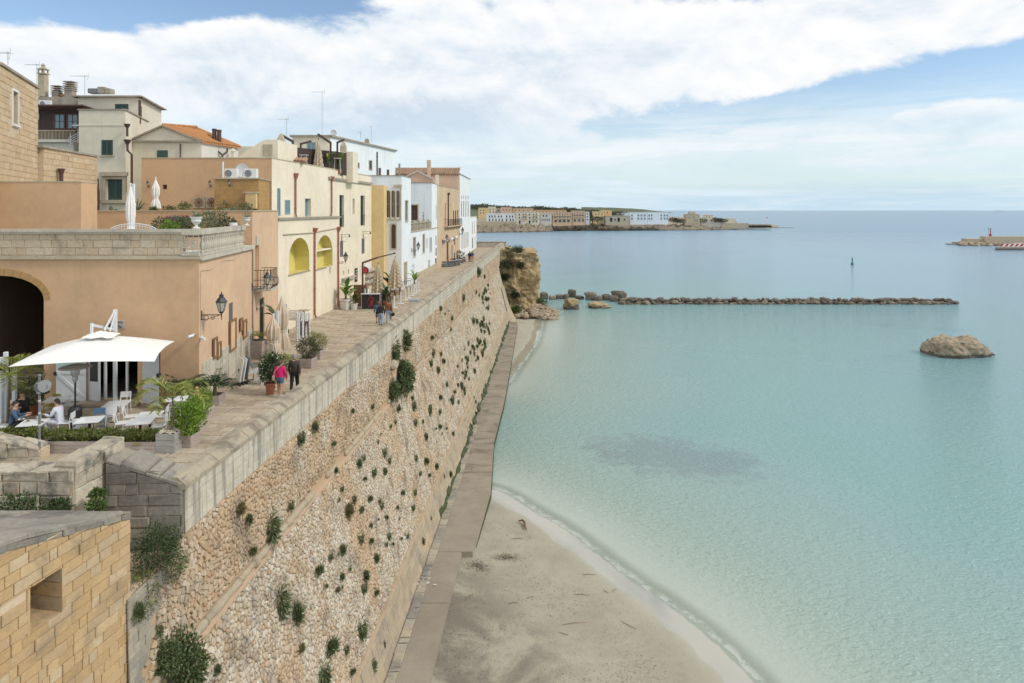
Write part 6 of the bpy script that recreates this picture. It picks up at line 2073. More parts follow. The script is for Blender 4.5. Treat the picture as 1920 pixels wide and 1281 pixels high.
MB().box(((a0 + a1) / 2, Y - 1.2, zb - 2.2), (a1 - a0, 2.4, 4.0)).wb('base_wall', 'old_white', vh)
m_ = MB()
for u in np.arange(70, 142, 2.6):
 m_.tube([at(float(u), 268, Y - 2.6), at(float(u), 245, Y - 2.6)], .018, 4)
m_.tube([at(68, 245, Y - 2.6), at(143, 245, Y - 2.6)], .03, 5)
m_.tube([at(68, 266, Y - 2.6), at(143, 266, Y - 2.6)], .025, 5)
m_.wb('railing', 'trim_stone', vh)
m_ = MB()
for k_ in range(4):
 m_.tube([at(128, 272 - k_ * 4, Y - 2.8), at(148, 262 - k_ * 4.5, Y - 2.8), at(160, 245 - k_ * 1.5, Y - 2.8)], .028, 5)
for uv in ((132, 275), (146, 268), (160, 262)):
 m_.tube([at(uv[0], uv[1], Y - 2.8), at(uv[0], uv[1] - 26, Y - 2.8)], .025, 5)
m_.wb('stair_railing', 'light_grey', vh)
m_ = MB().tube([at(170, 212, Y - 1.5), at(170, 265, Y - 1.5)], .08, 6)
m_.tube([at(174, 256, Y - 2.7), at(174, 293, Y - 2.7)], .05, 6)
m_.wb('post', 'brown_frame', vh)
zc = at(0, 182, 58).z
MB().box((at(105, 0, 58).x, 58.5, (zc + at(0, 206, 58).z) / 2), (at(146, 0, 58).x - at(66, 0, 58).x, 1.0, zc - at(0, 206, 58).z)).wb('grey_wall', 'cornice_stone', vh)
c = at(81, 181, 59)
m_ = MB().box((c.x, c.y, c.z + .9), (.56, .56, 1.9), bev=.03)
m_.box((c.x, c.y, c.z + 1.95), (.72, .72, .1))
for sx in (-1, 1):
 for sy in (-1, 1):
  m_.box((c.x + sx * .24, c.y + sy * .24, c.z + 2.15), (.1, .1, .32))
m_.box((c.x, c.y, c.z + 2.35), (.68, .68, .09))
m_.lathe([(.26, 2.4), (.2, 2.52), (.12, 2.58), (.18, 2.66), (.1, 2.8), (.02, 2.88)], c, 8)
ch = m_.wb('chimney', 'trim_stone', vh)
for (u, w, vt) in ((107, .62, 160), (132, .72, 152)):
 c = at(u, 182, 59)
 top = at(u, vt, 59).z
 m_ = MB().box((c.x, c.y, (c.z + top) / 2 - .3), (w * .9, w * .9, top - c.z - .5))
 for i in range(5):
  m_.box((c.x, c.y, top - .1 - i * .18), (w * (1.15 - .02 * i), w * 1.15, .07))
 m_.wb('louvred_chimney', 'cornice_stone', vh)
MB().tube([at(113, 179, 59), at(124, 179, 59)], .12, 7).wb('ridge_tile', 'roof_tile', vh)
for (u0, u1, v0, v1, m) in ((169, 186, 167, 176, 'grey_paint'), (187, 200, 164, 176, 'cornice_stone'), (201, 211, 167, 176, 'cornice_stone')):
 c = at((u0 + u1) / 2, (v0 + v1) / 2, 59)
 MB().box(c, ((u1 - u0) * 59 / FPX, .7, (v1 - v0) * 59 / FPX), bev=.03).wb('roof_unit', m, gs)
# ---- roof garden hut of yellow blocks and tiled bench on the second terrace
ht = thing('block_hut', 'small yellow block hut on the terrace carrying the satellite dish', 'hut', (-16.5, 43, 7.35))
hx0, hx1 = at(402, 0, 42).x, at(485, 0, 42).x
hz = at(0, 336, 42).z
fh = Fac((hx0, 42), (hx1, 42))
fh2 = Fac((hx1, 42), (hx1 - .33, 44.8))
MB().prism([(hx0 + .02, 42.03), (hx1 - .03, 42.03), (hx1 - .36, 44.8), (hx0 + .02, 44.8)], 7.3, hz).wb('core', 'mortar', ht)
for f in (fh, fh2):
 q = blocks_2d(0, f.L, 7.36, hz, .3, .62, gap=.006, jit=.2)
 P = np.array([[tuple(f.p(s, z, -.028)) for s, z in r] for r in q])
 pieces(ht, 'block', P, np.array(f.n), np.full(len(P), .03), M['terrace_block'], inset=.985, shoulder=.8)
MB().prism([(hx0 - .06, 41.92), (hx1 + .08, 41.92), (hx1 - .28, 44.9), (hx0 - .06, 44.9)], hz, hz + .07).wb('roof_slab', 'trim_stone', ht)
a0 = at(459, 361, 41.9)
MB().box((at(472, 0, 41.9).x, 41.85, at(0, 376, 41.9).z), (.65, .25, 1.0)).wb('grill_cabinet', 'yellow_plaster', ht)
MB().box((at(472, 0, 41.9).x, 41.84, at(0, 361, 41.9).z), (.8, .32, .06)).wb('grill_shelf', 'balustrade_stone', ht)
# ------------------------------------------------------------------ plants
def leaf_mesh(name, C, D, L, W, mats, fold=0.25, midx=None):
 m = len(C)
 D = D / (np.linalg.norm(D, axis=1, keepdims=True) + 1e-9)
 Rv = NP.normal(size=(m, 3))
 S = np.cross(D, Rv)
 S /= np.linalg.norm(S, axis=1, keepdims=True) + 1e-9
 U = np.cross(S, D)
 L = np.asarray(L).reshape(-1, 1)
 W = np.asarray(W).reshape(-1, 1)
 mid = C + D * L * .5
 V = np.stack([C, mid + S * W * .5 + U * W * fold, C + D * L, mid - S * W * .5 + U * W * fold], axis=1).reshape(-1, 3)
 b = np.arange(m)[:, None] * 4
 F = np.concatenate([b + np.array([[0, 1, 2]]), b + np.array([[0, 2, 3]])])
 me = np_mesh(name, V, [F], mats)
 return me
def bush_pts(n, r, lump=0.35, shell=0.55, seed=0, flat_bottom=0.0):
 d = NP.normal(size=(n, 3))
 d /= np.linalg.norm(d, axis=1, keepdims=True)
 rad_ = shell + (1 - shell) * NP.random(n) ** 0.6
 k = np.array([1 + lump * noise.fractal(Vector(q) * 1.7 + Vector((seed * 7.3, seed, 1)), 1.0, 2.0, 3) for q in d])
 P = d * (rad_ * k)[:, None]
 if flat_bottom:
  P[:, 2] = np.where(P[:, 2] < -flat_bottom, -flat_bottom + (P[:, 2] + flat_bottom) * .15, P[:, 2])
 return P * np.asarray(r)[None, :], d
def bush_mesh(name, mat, r, n=500, leaf=0.09, seed=0, lump=0.4, shell=0.5, out=0.8, up=0.25, width=0.5, flat_bottom=0.0):
 P, d = bush_pts(n, r, lump, shell, seed, flat_bottom)
 D = d * out + NP.normal(size=(n, 3)) * 0.6 + np.array([[0, 0, up]])
 L = NP.uniform(.7, 1.3, n) * leaf
 return leaf_mesh(name, P, D, L, L * width, [M[mat]] if isinstance(mat, str) else [M[q] for q in mat])
def twigs(n, r, seed, rad0=.012):
 mb = MB()
 rr = random.Random(seed)
 for i in range(n):
  a = rr.uniform(0, 6.28)
  t = Vector((math.cos(a) * r[0] * .7, math.sin(a) * r[1] * .7, rr.uniform(.0, .7) * r[2]))
  mb.tube([(0, 0, -r[2] * .95), t * .4 + Vector((0, 0, -r[2] * .3)), t], [rad0 * 1.5, rad0, rad0 * .4], 5)
 return mb
def frond_mesh(name, mat, n_fr=14, length=1.0, droop=0.6, leaflets=16, ll=0.22, lw=0.03, base_r=0.05, lift=(0.3, 1.2), seed=1, curl=1.0):
 rr = random.Random(seed)
 C, D, L, W = [], [], [], []
 mb = MB()
 for i in range(n_fr):
  a = 6.283 * i / n_fr + rr.uniform(-.25, .25)
  e = rr.uniform(*lift)
  ln = length * rr.uniform(.8, 1.1)
  h = Vector((math.cos(a), math.sin(a), 0))
  pts = []
  for j in range(7):
   t = j / 6
   ang = e - droop * curl * t * t * 1.6
   if j == 0:
    pts.append(h * base_r)
   else:
    pts.append(pts[-1] + (h * math.cos(ang) + Vector((0, 0, math.sin(ang)))) * ln / 6)
  mb.tube(pts, [.014, .012, .011, .009, .007, .005, .003], 4)
  for k in range(leaflets):
   t = .15 + .85 * k / leaflets
   j = min(5, int(t * 6))
   p = pts[j].lerp(pts[j + 1], t * 6 - j)
   dr = (pts[j + 1] - pts[j]).normalized()
   sd = dr.cross(Vector((0, 0, 1)))
   if sd.length < 1e-3:
    sd = Vector((1, 0, 0))
   sd.normalize()
   for s in (-1, 1):
    C.append(p)
    D.append(sd * s + dr * .75 + Vector((0, 0, rr.uniform(-.25, .15))))
    L.append(ll * (1 - .55 * abs(t - .45)) * rr.uniform(.85, 1.1))
    W.append(lw)
 me = leaf_mesh(name, np.array([tuple(c) for c in C]), np.array([tuple(c) for c in D]), np.array(L), np.array(W), [M[mat]], .1)
 return me, mb
def blade_leaf(mb, base, az, e, ln, w, droop=.8, n=8, seed=0):
 h = Vector((math.cos(az), math.sin(az), 0))
 s = Vector((-math.sin(az), math.cos(az), 0))
 pts = [Vector(base)]
 for j in range(n):
  ang = e - droop * (j / n) ** 1.5
  pts.append(pts[-1] + (h * math.cos(ang) + Vector((0, 0, math.sin(ang)))) * ln / n)
 vs = []
 for j, p in enumerate(pts):
  t = j / n
  ww = w * (math.sin(math.pi * min(1, max(0.0, (t - .18) / .82)) ** .75) if t > .18 else .03) * .5 + .008
  up = Vector((0, 0, ww * .35))
  vs += [p - s * ww + up, p, p + s * ww + up]
 fs = []
 for j in range(n):
  a = j * 3
  fs += [(a, a + 1, a + 4, a + 3), (a + 1, a + 2, a + 5, a + 4)]
 mb.add(vs, fs)
def pot(root, r0, r1, h, mat, rim=.03, n=18):
 MB().lathe([(r0, 0), (r1 * .97, h * .86), (r1 * 1.06, h * .87), (r1 * 1.06, h), (r1 * .9, h), (r1 * .88, h * .9), (.01, h * .9)], (0, 0, 0), n).build('pot', M[mat], root)
 MB().lathe([(r1 * .88, h * .86), (r1 * .86, h * .92), (.01, h * .93)], (0, 0, 0), n).build('soil', M['soil'], root)
def plank_box(root, w, d, h, mat='driftwood', rows=3):
 for i in range(rows):
  z = h * (i + .5) / rows
  hh = h / rows - .008
  for sy in (-1, 1):
   MB().box((0, sy * (d / 2 - .012), z), (w, .024, hh), bev=.003).build('plank', M[mat], root)
  for sx in (-1, 1):
   MB().box((sx * (w / 2 - .012), 0, z), (.024, d - .05, hh), bev=.003).build('plank', M[mat], root)
 MB().box((0, 0, h * .88 / 2 + .02), (w - .05, d - .05, h * .88)).build('soil', M['soil'], root)
def obj(name, me, parent, loc=(0, 0, 0), scale=1.0, rz=0.0):
 o = bpy.data.objects.new(name, me)
 o.location = loc
 o.scale = (scale,) * 3 if not hasattr(scale, '__len__') else scale
 o.rotation_euler = (0, 0, rz)
 return link(o, parent)
# ---- caper bushes and tufts rooted in the sea wall
TUFT = []
for i in range(5):
 P, d = bush_pts(360, [(0.13, 0.17, 0.22), (.12, .12, .34), (.15, .24, .16), (.13, .14, .42), (.15, .18, .24)][i], .7, .05, i)
 P[:, 2] -= 0.10 * NP.random(len(P))
 D = d * .9 + np.array([[.35, 0, (.45, -.5, .5, -.6, .3)[i]]]) + NP.normal(size=P.shape) * .35
 TUFT.append(leaf_mesh('wall_tuft', P, D, NP.uniform(.10, .24, len(P)), NP.uniform(.025, .045, len(P)), [M['leaf_caper' if i < 4 else 'leaf_dry']]))
BIGT = []
for i in range(3):
 P, d = bush_pts(1900, (0.5, 0.55, 0.7), .45, .2, 10 + i)
 D = d * .8 + NP.normal(size=P.shape) * .5
 BIGT.append(leaf_mesh('wall_bush', P, D, NP.uniform(.09, .17, len(P)), NP.uniform(.045, .08, len(P)), [M['leaf_caper']]))
small = [(670, 868), (697, 885), (690, 935), (672, 956), (692, 985), (672, 1010), (692, 1014), (505, 988), (461, 973), (540, 948), (468, 1033), (445, 954), (638, 1030), (615, 1043), (593, 1069), (522, 1128), (552, 1149), (673, 1181), (616, 1212), (645, 1217), (401, 1254), (601, 1267), (657, 1259), (695, 1247), (682, 1079), (678, 1102),
      (744, 767), (773, 760), (804, 764), (822, 771), (822, 800), (717, 847), (718, 883), (708, 939), (752, 924), (775, 922), (742, 951), (771, 951), (721, 970), (721, 1020), (702, 1046), (681, 1078), (702, 1111), (715, 1208), (789, 1015), (804, 972), (841, 889), (829, 893), (816, 874), (785, 887), (796, 864), (777, 858), (796, 818), (847, 812), (889, 775), (880, 800),
      (824, 578), (845, 596), (842, 617), (867, 557), (895, 509), (891, 547), (808, 633), (809, 660), (819, 693), (805, 680), (829, 677), (768, 726), (745, 761), (770, 745), (823, 745), (803, 770), (586, 800), (559, 820), (560, 1215), (291, 1180), (252, 1145), (628, 1106), (648, 958), (738, 790), (790, 790), (835, 720), (850, 735), (870, 700), (757, 636), (736, 658)]
rr_ = random.Random(3)
for i in range(75):                                # the thick streaks of tufts towards the far end
 t = rr_.random()
 if rr_.random() < .55:
  u, v = 914 - 16 * t + rr_.gauss(0, 6), 515 + 150 * t
 else:
  u, v = 888 - 22 * t + rr_.gauss(0, 11), 600 + 170 * t
 small.append((u, v))
TINY = set()
for i in range(70):
 u, v = rr_.uniform(600, 900), 0
 v = rr_.uniform(560, 1200)
 p_ = onwall(u, v)
 if -10.6 < p_.z < -1 and 19 < p_.y < 110:
  small.append((u, v))
  TINY.add((u, v))
SZ = {(522, 1128): 1.45, (552, 1149): 1.25, (505, 988): 1.35, (673, 1181): 1.2, (601, 1267): 1.35, (616, 1212): 1.2, (757, 636): 2.3, (736, 658): 2.0, (895, 509): 2.2, (648, 958): 1.2}
DRY = {(648, 958), (628, 1106), (560, 1215), (445, 954)}
for i, (u, v) in enumerate(small):
 p = onwall(u, v)
 s = SZ.get((u, v), rr_.uniform(.4, 1.0) * (1.0 if p.y < 45 else 1.25 if p.y < 80 else 1.45))
 if (u, v) in TINY:
  s *= .55
 elif (u, v) not in SZ:
  s *= .85
 o = put('wall_tuft', TUFT[4 if (u, v) in DRY else i % 4], p + Vector((.12, 0, 0)), (s * .9, s * rr_.uniform(.8, 1.2), s), rr_.uniform(-.3, .3))
 tag(o, 'dry brownish tuft hanging from the rubble sea wall' if (u, v) in DRY else 'green caper tuft on the sea wall, ' + ('in the thick streak near the far end' if p.y > 70 else 'above the cordon' if p.z > -3.4 else 'low, on the pale plinth' if p.z < -10.7 else 'near part below the cordon' if p.y < 32 else 'middle part below the cordon'), 'plant', 'dry tufts on the sea wall' if (u, v) in DRY else 'green tufts on the sea wall')
for i, (u, v, s, lab) in enumerate([(747, 708, 1.5, 'largest green bush high on the sea wall near the cordon'), (731, 734, .85, 'dark green bush on the cordon below the largest wall bush'), (325, 1250, 1.15, 'big leafy shrub at the lower left foot of the rubble'), (745, 690, .7, 'green bush just above the largest bush on the sea wall'), (300, 1235, .6, 'thin shrub left of the big leafy shrub at bottom left')]):
 p = onwall(u, v)
 o = put('wall_bush', BIGT[i % 3], p + Vector((.3 * s, 0, 0)), (s * .8, s, s * 1.05), .4 * i)
 tag(o, lab, 'plant')
ob = thing('ledge_bush', 'dense overgrown bush spilling over the ledge below the gable wall', 'plant', (-9.0, 17.1, -.85))
ob.scale = (.82, .82, .8)
P, d = bush_pts(2600, (0.62, 0.85, 0.85), .45, .35, 31)
D = d * .6 + NP.normal(size=P.shape) * .6 + np.array([[0.1, -.1, .2]])
obj('foliage', leaf_mesh('foliage', P, D, NP.uniform(.06, .12, len(P)), NP.uniform(.025, .05, len(P)), [M['leaf_dark']]), ob, (0.0, .25, .55))
P, d = bush_pts(1500, (0.5, 0.8, 0.95), .5, .3, 32)
D = d * .4 + NP.normal(size=P.shape) * .5 + np.array([[0.15, -.1, -.5]])
obj('dry_stems', leaf_mesh('dry_stems', P, D, NP.uniform(.15, .4, len(P)), NP.uniform(.008, .018, len(P)), [M['twig']]), ob, (-.05, -.1, -.15))
P, d = bush_pts(1100, (0.45, 0.55, 0.6), .5, .3, 33)
D = d * .6 + NP.normal(size=P.shape) * .6
obj('pale_foliage', leaf_mesh('pale_foliage', P, D, NP.uniform(.07, .16, len(P)), NP.uniform(.025, .05, len(P)), [M['leaf_caper']]), ob, (.25, .65, -.15))
P, d = bush_pts(900, (0.4, 0.5, 0.75), .5, .3, 34)
D = d * .5 + NP.normal(size=P.shape) * .6 + np.array([[0.1, -.1, -.3]])
obj('yellow_foliage', leaf_mesh('yellow_foliage', P, D, NP.uniform(.08, .2, len(P)), NP.uniform(.02, .045, len(P)), [M['leaf_hedge']]), ob, (-.02, -.65, -.35))
for (u, v, Y, s, lab, mt) in [(35, 955, 16.6, .62, 'green weed bush on the bastion top at the left edge', 'leaf_dark'), (112, 950, 16.7, .30, 'low weed tuft growing behind the bastion top', 'leaf_dark'), (180, 948, 16.8, .22, 'small weed at the right of the bastion top', 'leaf_mid'), (183, 926, 17.2, .18, 'small weed in the crevice of the ruined wall', 'leaf_mid')]:
 p = at(u, v, Y)
 me = bush_mesh('weed', mt, (s, s * .7, s * .62), int(900 * s) + 120, .09, seed=int(u), shell=.2)
 o = put('weed', me, p)
 tag(o, lab, 'plant')
for i, (u, v, Y, r, lab) in enumerate([(955, 475, 139, 1.9, 'grey-green shrub on the cliff beside the parapet end'), (948, 495, 138, 1.5, 'dark shrub low against the wall end on the cliff'), (970, 470, 141, 1.2, 'low scrub along the top of the cliff'), (975, 497, 137, .8, 'small dark shrub on the cliff face'), (966, 553, 136.5, .9, 'little bush in the hollow of the cliff'), (968, 580, 134, 1.0, 'green bush above the boulders by the wall foot'), (1012, 568, 141, 1.6, 'grassy clump on top of the boulder heap'), (945, 520, 138, .9, 'trailing shrub where cliff and wall meet')]):
 p = at(u, v, Y)
 me = bush_mesh('cliff_shrub', 'leaf_shrub' if i not in (5, 6) else 'leaf_mid', (r, r * .8, r * .7), 900, .3, seed=i + 50, shell=.1, lump=.8)
 o = put('cliff_shrub', me, p)
 tag(o, lab, 'plant')
FT = [bush_mesh('crown', 'leaf_far', (1, 1, .72), 420, .26, seed=70 + i, shell=.35, lump=.5) for i in range(4)]
trunk = MB().tube([(0, 0, -1.3), (0.05, 0, -.5), (0, .05, .1)], [.07, .05, .03], 5).mesh('trunk', M['twig'])
ft = [(893, 384.5, 880, 7), (901, 384, 890, 8), (909, 383.5, 900, 9), (917, 386, 900, 6), (926, 387.5, 890, 6), (935, 386.5, 900, 6.5), (945, 387, 900, 7), (954, 387.5, 900, 6), (966, 389, 900, 5), (990, 389.5, 900, 6), (1004, 387.5, 920, 9), (1018, 387.5, 920, 10), (1032, 389.5, 920, 8), (1047, 391, 920, 6), (1060, 390, 960, 9), (1072, 390.5, 960, 9), (1090, 393, 900, 6),
      (1106, 401, 760, 7), (1110, 407, 720, 6), (1118, 399, 760, 6), (1140, 396, 770, 5), (1158, 400, 770, 6), (1262, 411, 740, 4), (1269, 412, 740, 4.5), (1276, 413, 740, 4), (1317, 412.5, 752, 4.2), (1341, 411, 752, 4.5), (1348, 412, 752, 4.6), (1354, 412.5, 752, 4.2), (1236, 413.5, 735, 3), (1200, 414.5, 716, 2.5), (1120, 409, 700, 4.5)]
for i, (u, v, Y, r) in enumerate(ft):
 c = at(u, v, Y)
 lab = 'dark tree on the hill line behind the far houses' if v < 394 else 'rounded dark tree on the far point' if u > 1300 else 'grey-green tree among the houses on the far shore'
 t = thing('far_tree', lab, 'tree', (c.x, c.y, c.z - r * 1.1), group=lab.replace('dark tree', 'trees'))
 r *= .8 if v < 394 else 1
 obj('crown', FT[i % 4], t, (0, 0, r * .9), (r * 1.4, r, r * .75), i)
 obj('trunk', trunk, t, (0, 0, r * 1.1), (r, r, r * 1.2))
P, d = bush_pts(5000, (1, 1, 1), .3, .3, 5)
hx = NP.uniform(-130, 180, 5000)
hy = NP.uniform(1120, 1330, 5000)
hz_ = np.interp(hx, [-140, -60, 0, 60, 120, 170, 215], [13, 15, 11, 9, 6, 1, -12]) * np.interp(hy, [980, 1150, 1300], [0, .8, 1.0]) + NP.uniform(-1, 2.2, 5000)
C = np.stack([hx * hy / 1200, hy, hz_], axis=1)
wo = bpy.data.objects.new('far_wood', leaf_mesh('far_wood', C, NP.normal(size=C.shape), NP.uniform(3, 6, 5000), NP.uniform(2, 4, 5000), [M['leaf_far']]))
tag(link(wo), 'low dark wood covering the hills behind the far town', 'wood', kind='stuff')
# ------------------------------------------------------------------ restaurant terrace
TR = 0.26                                         # tables stand square to the side wall
def make_chair(name, label, mat, group):
 r = thing(name, label, 'chair', (0, 0, 0), group=group)
 MB().box((0, 0.01, .455), (.42, .42, .03), bev=.012).build('seat', M[mat], r)
 for sx in (-1, 1):
  MB().tube([(sx * .19, .19, 0), (sx * .17, .17, .45)], [.015, .02], 6).build('leg', M[mat], r)
  MB().tube([(sx * .20, -.23, 0), (sx * .18, -.19, .45), (sx * .18, -.25, .82)], [.015, .02, .016], 6).build('leg', M[mat], r)
 b = MB()
 pts = [(x, -.25 - .05 * math.cos(x * 4.5) + .03) for x in np.linspace(-.2, .2, 7)]
 vs = [(x, y, z) for z in (.60, .83) for x, y in pts] + [(x, y - .02, z) for z in (.60, .83) for x, y in pts]
 n = 7
 fs = []
 for i in range(n - 1):
  fs += [(i, i + 1, i + 1 + n, i + n), (2 * n + i, 3 * n + i, 3 * n + i + 1, 2 * n + i + 1), (n + i, n + i + 1, 3 * n + i + 1, 3 * n + i), (i, 2 * n + i, 2 * n + i + 1, i + 1)]
 fs += [(0, n, 3 * n, 2 * n), (n - 1, 3 * n - 1, 4 * n - 1, 2 * n - 1)]
 b.add(vs, fs)
 b.build('backrest', M[mat], r)
 return r
def make_table(name, label, mat, group, w=.8, d=.8, h=.75):
 r = thing(name, label, 'table', (0, 0, 0), group=group)
 MB().box((0, 0, h - .015), (w, d, .03), bev=.006).build('tabletop', M[mat], r)
 MB().box((0, 0, h / 2), (.07, .07, h - .06)).build('column', M['black_metal'], r)
 b = MB()
 b.box((0, 0, .015), (w * .6, .06, .03))
 b.box((0, 0, .017), (.06, d * .6, .03))
 b.build('base', M['black_metal'], r)
 return r
def seat_at(proto, first, u, v, rz, label):
 p = onz(u, v, 0)
 if first[0]:
  first[0] = False
  proto.location = p
  proto.rotation_euler = (0, 0, rz)
  proto['label'] = label
  return proto
 return dup(proto, p, rz, label)
wc = make_chair('terrace_chair', 'x', 'white_plastic', 'white chairs on the restaurant terrace')
f1_ = [True]
for u, v, rz, lab in [(152, 824, TR, 'white chair in front of the single table, its back to the camera'), (211, 801, TR + .1, 'white chair in front of the table by the doorway'),
      (229, 816, TR - 1.45, 'white chair at near left of the long double table'), (245, 803, TR - 1.5, 'white chair at far left of the long double table'),
      (300, 803, TR + 1.6, 'white chair at far right of the long double table'), (297, 822, TR + 1.5, 'white chair at near right of the long double table'),
      (232, 776, TR + 3.1, 'white chair behind the table by the doorway'), (329, 783, TR + .1, 'white chair at the table against the bushy planters'),
      (10, 822, TR - 1.5, 'white chair under the diner in the denim jacket'), (123, 815, TR + 1.5, 'white chair under the diner in the white shirt'),
      (129, 780, TR - .2, 'white chair beside the far left table near the heater'), (36, 795, TR + 3.0, 'white chair under the dark dressed diner')]:
 seat_at(wc, f1_, u, v, rz, lab)
bcx = make_chair('terrace_chair', 'blue chair behind the single terrace table', 'blue_plastic', None)
bcx.location = onz(182, 811, 0)
bcx.rotation_euler = (0, 0, TR + 3.1)
oc = make_chair('terrace_chair', 'olive yellow chair behind the diners near the barn door', 'olive_plastic', None)
oc.location = onz(96, 781, 0)
oc.rotation_euler = (0, 0, TR + 2.6)
wt = make_table('terrace_table', 'x', 'white_plastic', 'white tables on the restaurant terrace')
ft_ = [True]
def table_at(u, v, lab, first):
 p = onz(u, v, .75)
 p.z = 0
 if first:
  wt.location = p
  wt.rotation_euler = (0, 0, TR)
  wt['label'] = lab
 else:
  dup(wt, p, TR, lab)
for i, (u, v, lab) in enumerate([(168, 786.5, 'single white table in front of the blue chair'), (263, 789.5, 'near half of the long double white table'), (281, 777, 'far half of the long double white table'), (219.5, 756, 'white table near the restaurant doorway'),
      (108, 748, 'white table far left before the barn door'), (62, 792, 'white table with plates where three diners sit'), (331, 747, 'white table against the bushy planters')]):
 table_at(u, v, lab, i == 0)
for i, (u, v, r, lab) in enumerate([(52, 790, .12, 'plate of food nearest the denim jacket'), (40, 787, .11, 'plate in front of the dark dressed diner'), (78, 792, .12, 'plate in front of the white shirt')]):
 p = onz(u, v, .76)
 t = thing('plate', lab, 'plate', p, group='plates on the diners table')
 MB().lathe([(r * .6, 0), (r, .018), (r * .97, .022), (r * .55, .008), (.005, .008)], (0, 0, 0), 16).build('dish', M['stripe_white'], t)
 MB().ball((0.01, 0, .02), (r * .5, r * .45, .025), 8, 5).build('food', M['tan_jumper'], t)
for u, v, lab in ((70, 786, 'clear glass on the diners table'), (73, 789, 'second clear glass on the diners table')):
 p = onz(u, v, .755)
 t = MB().lathe([(.03, 0), (.035, .11), (.03, .11), (.026, .01)], (0, 0, 0), 10).build('drinking_glass', M['lamp_glass'])
 t.location = p
 tag(t, lab, 'glass')
p = onz(75, 788, .755)
t = MB().lathe([(.035, 0), (.037, .18), (.014, .23), (.014, .28)], (0, 0, 0), 10).build('bottle', M['mint'])
t.location = p
tag(t, 'pale water bottle on the diners table', 'bottle')
def big_parasol():
 LF, RF, RB, LB = onz(15, 688, 2.70), onz(290, 678, 2.70), onz(328, 640, 2.76), onz(97, 648, 2.76)
 C = (LF + RF + RB + LB) / 4
 r = thing('cantilever_parasol', 'large white cantilever parasol over the restaurant tables', 'parasol', (C.x, C.y, 0))
 top = Vector((C.x + .05, C.y, 3.42))
 rim = []
 cs = [LF, RF, RB, LB]
 for i in range(4):
  a, b = cs[i], cs[(i + 1) % 4]
  for j in range(6):
   t = j / 6
   q = a.lerp(b, t)
   sag = 4 * t * (1 - t)
   q = q.lerp(C, .045 * sag)
   q.z += .06 * sag
   rim.append(q)
 n = len(rim)
 vs, fs = [], []
 m = 9
 for j in range(m + 1):
  t = .06 + .94 * j / m
  for i, q in enumerate(rim):
   p = top.lerp(q, t)
   ph = (i % 3) / 3.0
   p.z += -.05 * math.sin(math.pi * t) * math.sin(math.pi * ph) + .03 * math.sin(math.pi * t)
   vs.append(p)
 for j in range(m):
  for i in range(n):
   a, b = j * n + i, j * n + (i + 1) % n
   fs.append((a, b, b + n, a + n))
 MB().add(vs, fs).build('canopy', M['white_canvas'], r, world=True, smooth=True)
 vs, fs = [], []
 for j in range(4):
  t = j / 3
  for i, q in enumerate(rim):
   p = (top + Vector((0, 0, .17))).lerp(q, .25 * t)
   p.z += .025 * math.sin(i * 2.1) * t
   vs.append(p)
 for j in range(3):
  for i in range(n):
   a, b = j * n + i, j * n + (i + 1) % n
   fs.append((a, b, b + n, a + n))
 MB().add(vs, fs).wb('vent_cap', 'white_canvas', r)
 for i in range(0, n, 3):
  MB().bar(top.lerp(rim[i], .05) - Vector((0, 0, .06)), top.lerp(rim[i], .98) - Vector((0, 0, .03)), .025, .035).wb('rib', 'white_metal', r)
 mx = at(216, 700, 28.45)
 MB().box((mx.x, mx.y, 2.03), (.13, .11, 4.06), bev=.01).wb('mast', 'white_metal', r)
 MB().box((mx.x, mx.y, .05), (.8, .7, .1), bev=.02).wb('base_plate', 'white_metal', r)
 a = Vector((mx.x, mx.y - .05, 3.98))
 hub = top + Vector((.0, 0, .2))
 ab = MB()
 ab.bar(a, hub + Vector((.15, 0, 0)), .06, .06)
 ab.bar(a + Vector((.06, 0, -.05)), hub + Vector((.30, .1, -.05)), .05, .05)
 ab.bar(hub + Vector((-.35, 0, .18)), Vector((mx.x, mx.y, 3.2)), .09, .09)
 ab.wb('arm', 'white_metal', r)
 ab = MB()
 ab.bar(hub + Vector((-.35, 0, .25)), hub + Vector((-.35, 0, -.25)), .08, .08)
 ab.wb('hanger', 'white_metal', r)
big_parasol()
def patio_heater():
 p = onz(141, 809, 0)
 r = thing('patio_heater', 'black patio heater with wide pale reflector beside the tables', 'heater', p)
 MB().lathe([(.26, 0), (.26, .04), (.23, .06), (.23, .82), (.18, .92), (.05, .94)], (0, 0, 0), 20).build('tank_housing', M['black_metal'], r)
 MB().tube([(0, 0, .9), (0, 0, 1.85)], .032, 10).build('post', M['black_metal'], r)
 MB().lathe([(.05, 1.82), (.09, 1.9), (.09, 2.05), (.13, 2.08), (.15, 2.2), (.15, 2.28), (.10, 2.3)], (0, 0, 0), 14).build('burner', M['steel'], r)
 MB().lathe([(.55, 2.36), (.5, 2.40), (.2, 2.48), (.02, 2.49)], (0, 0, 0), 24).build('reflector', M['pale_wood'], r)
 MB().tube([(.05, 0, 2.28), (.2, 0, 2.42)], .01, 4).build('strut', M['steel'], r)
patio_heater()
HED = [bush_mesh('foliage', 'leaf_hedge', (.5, .26, .20), 900, .075, seed=i, shell=.3, lump=.3) for i in range(3)]
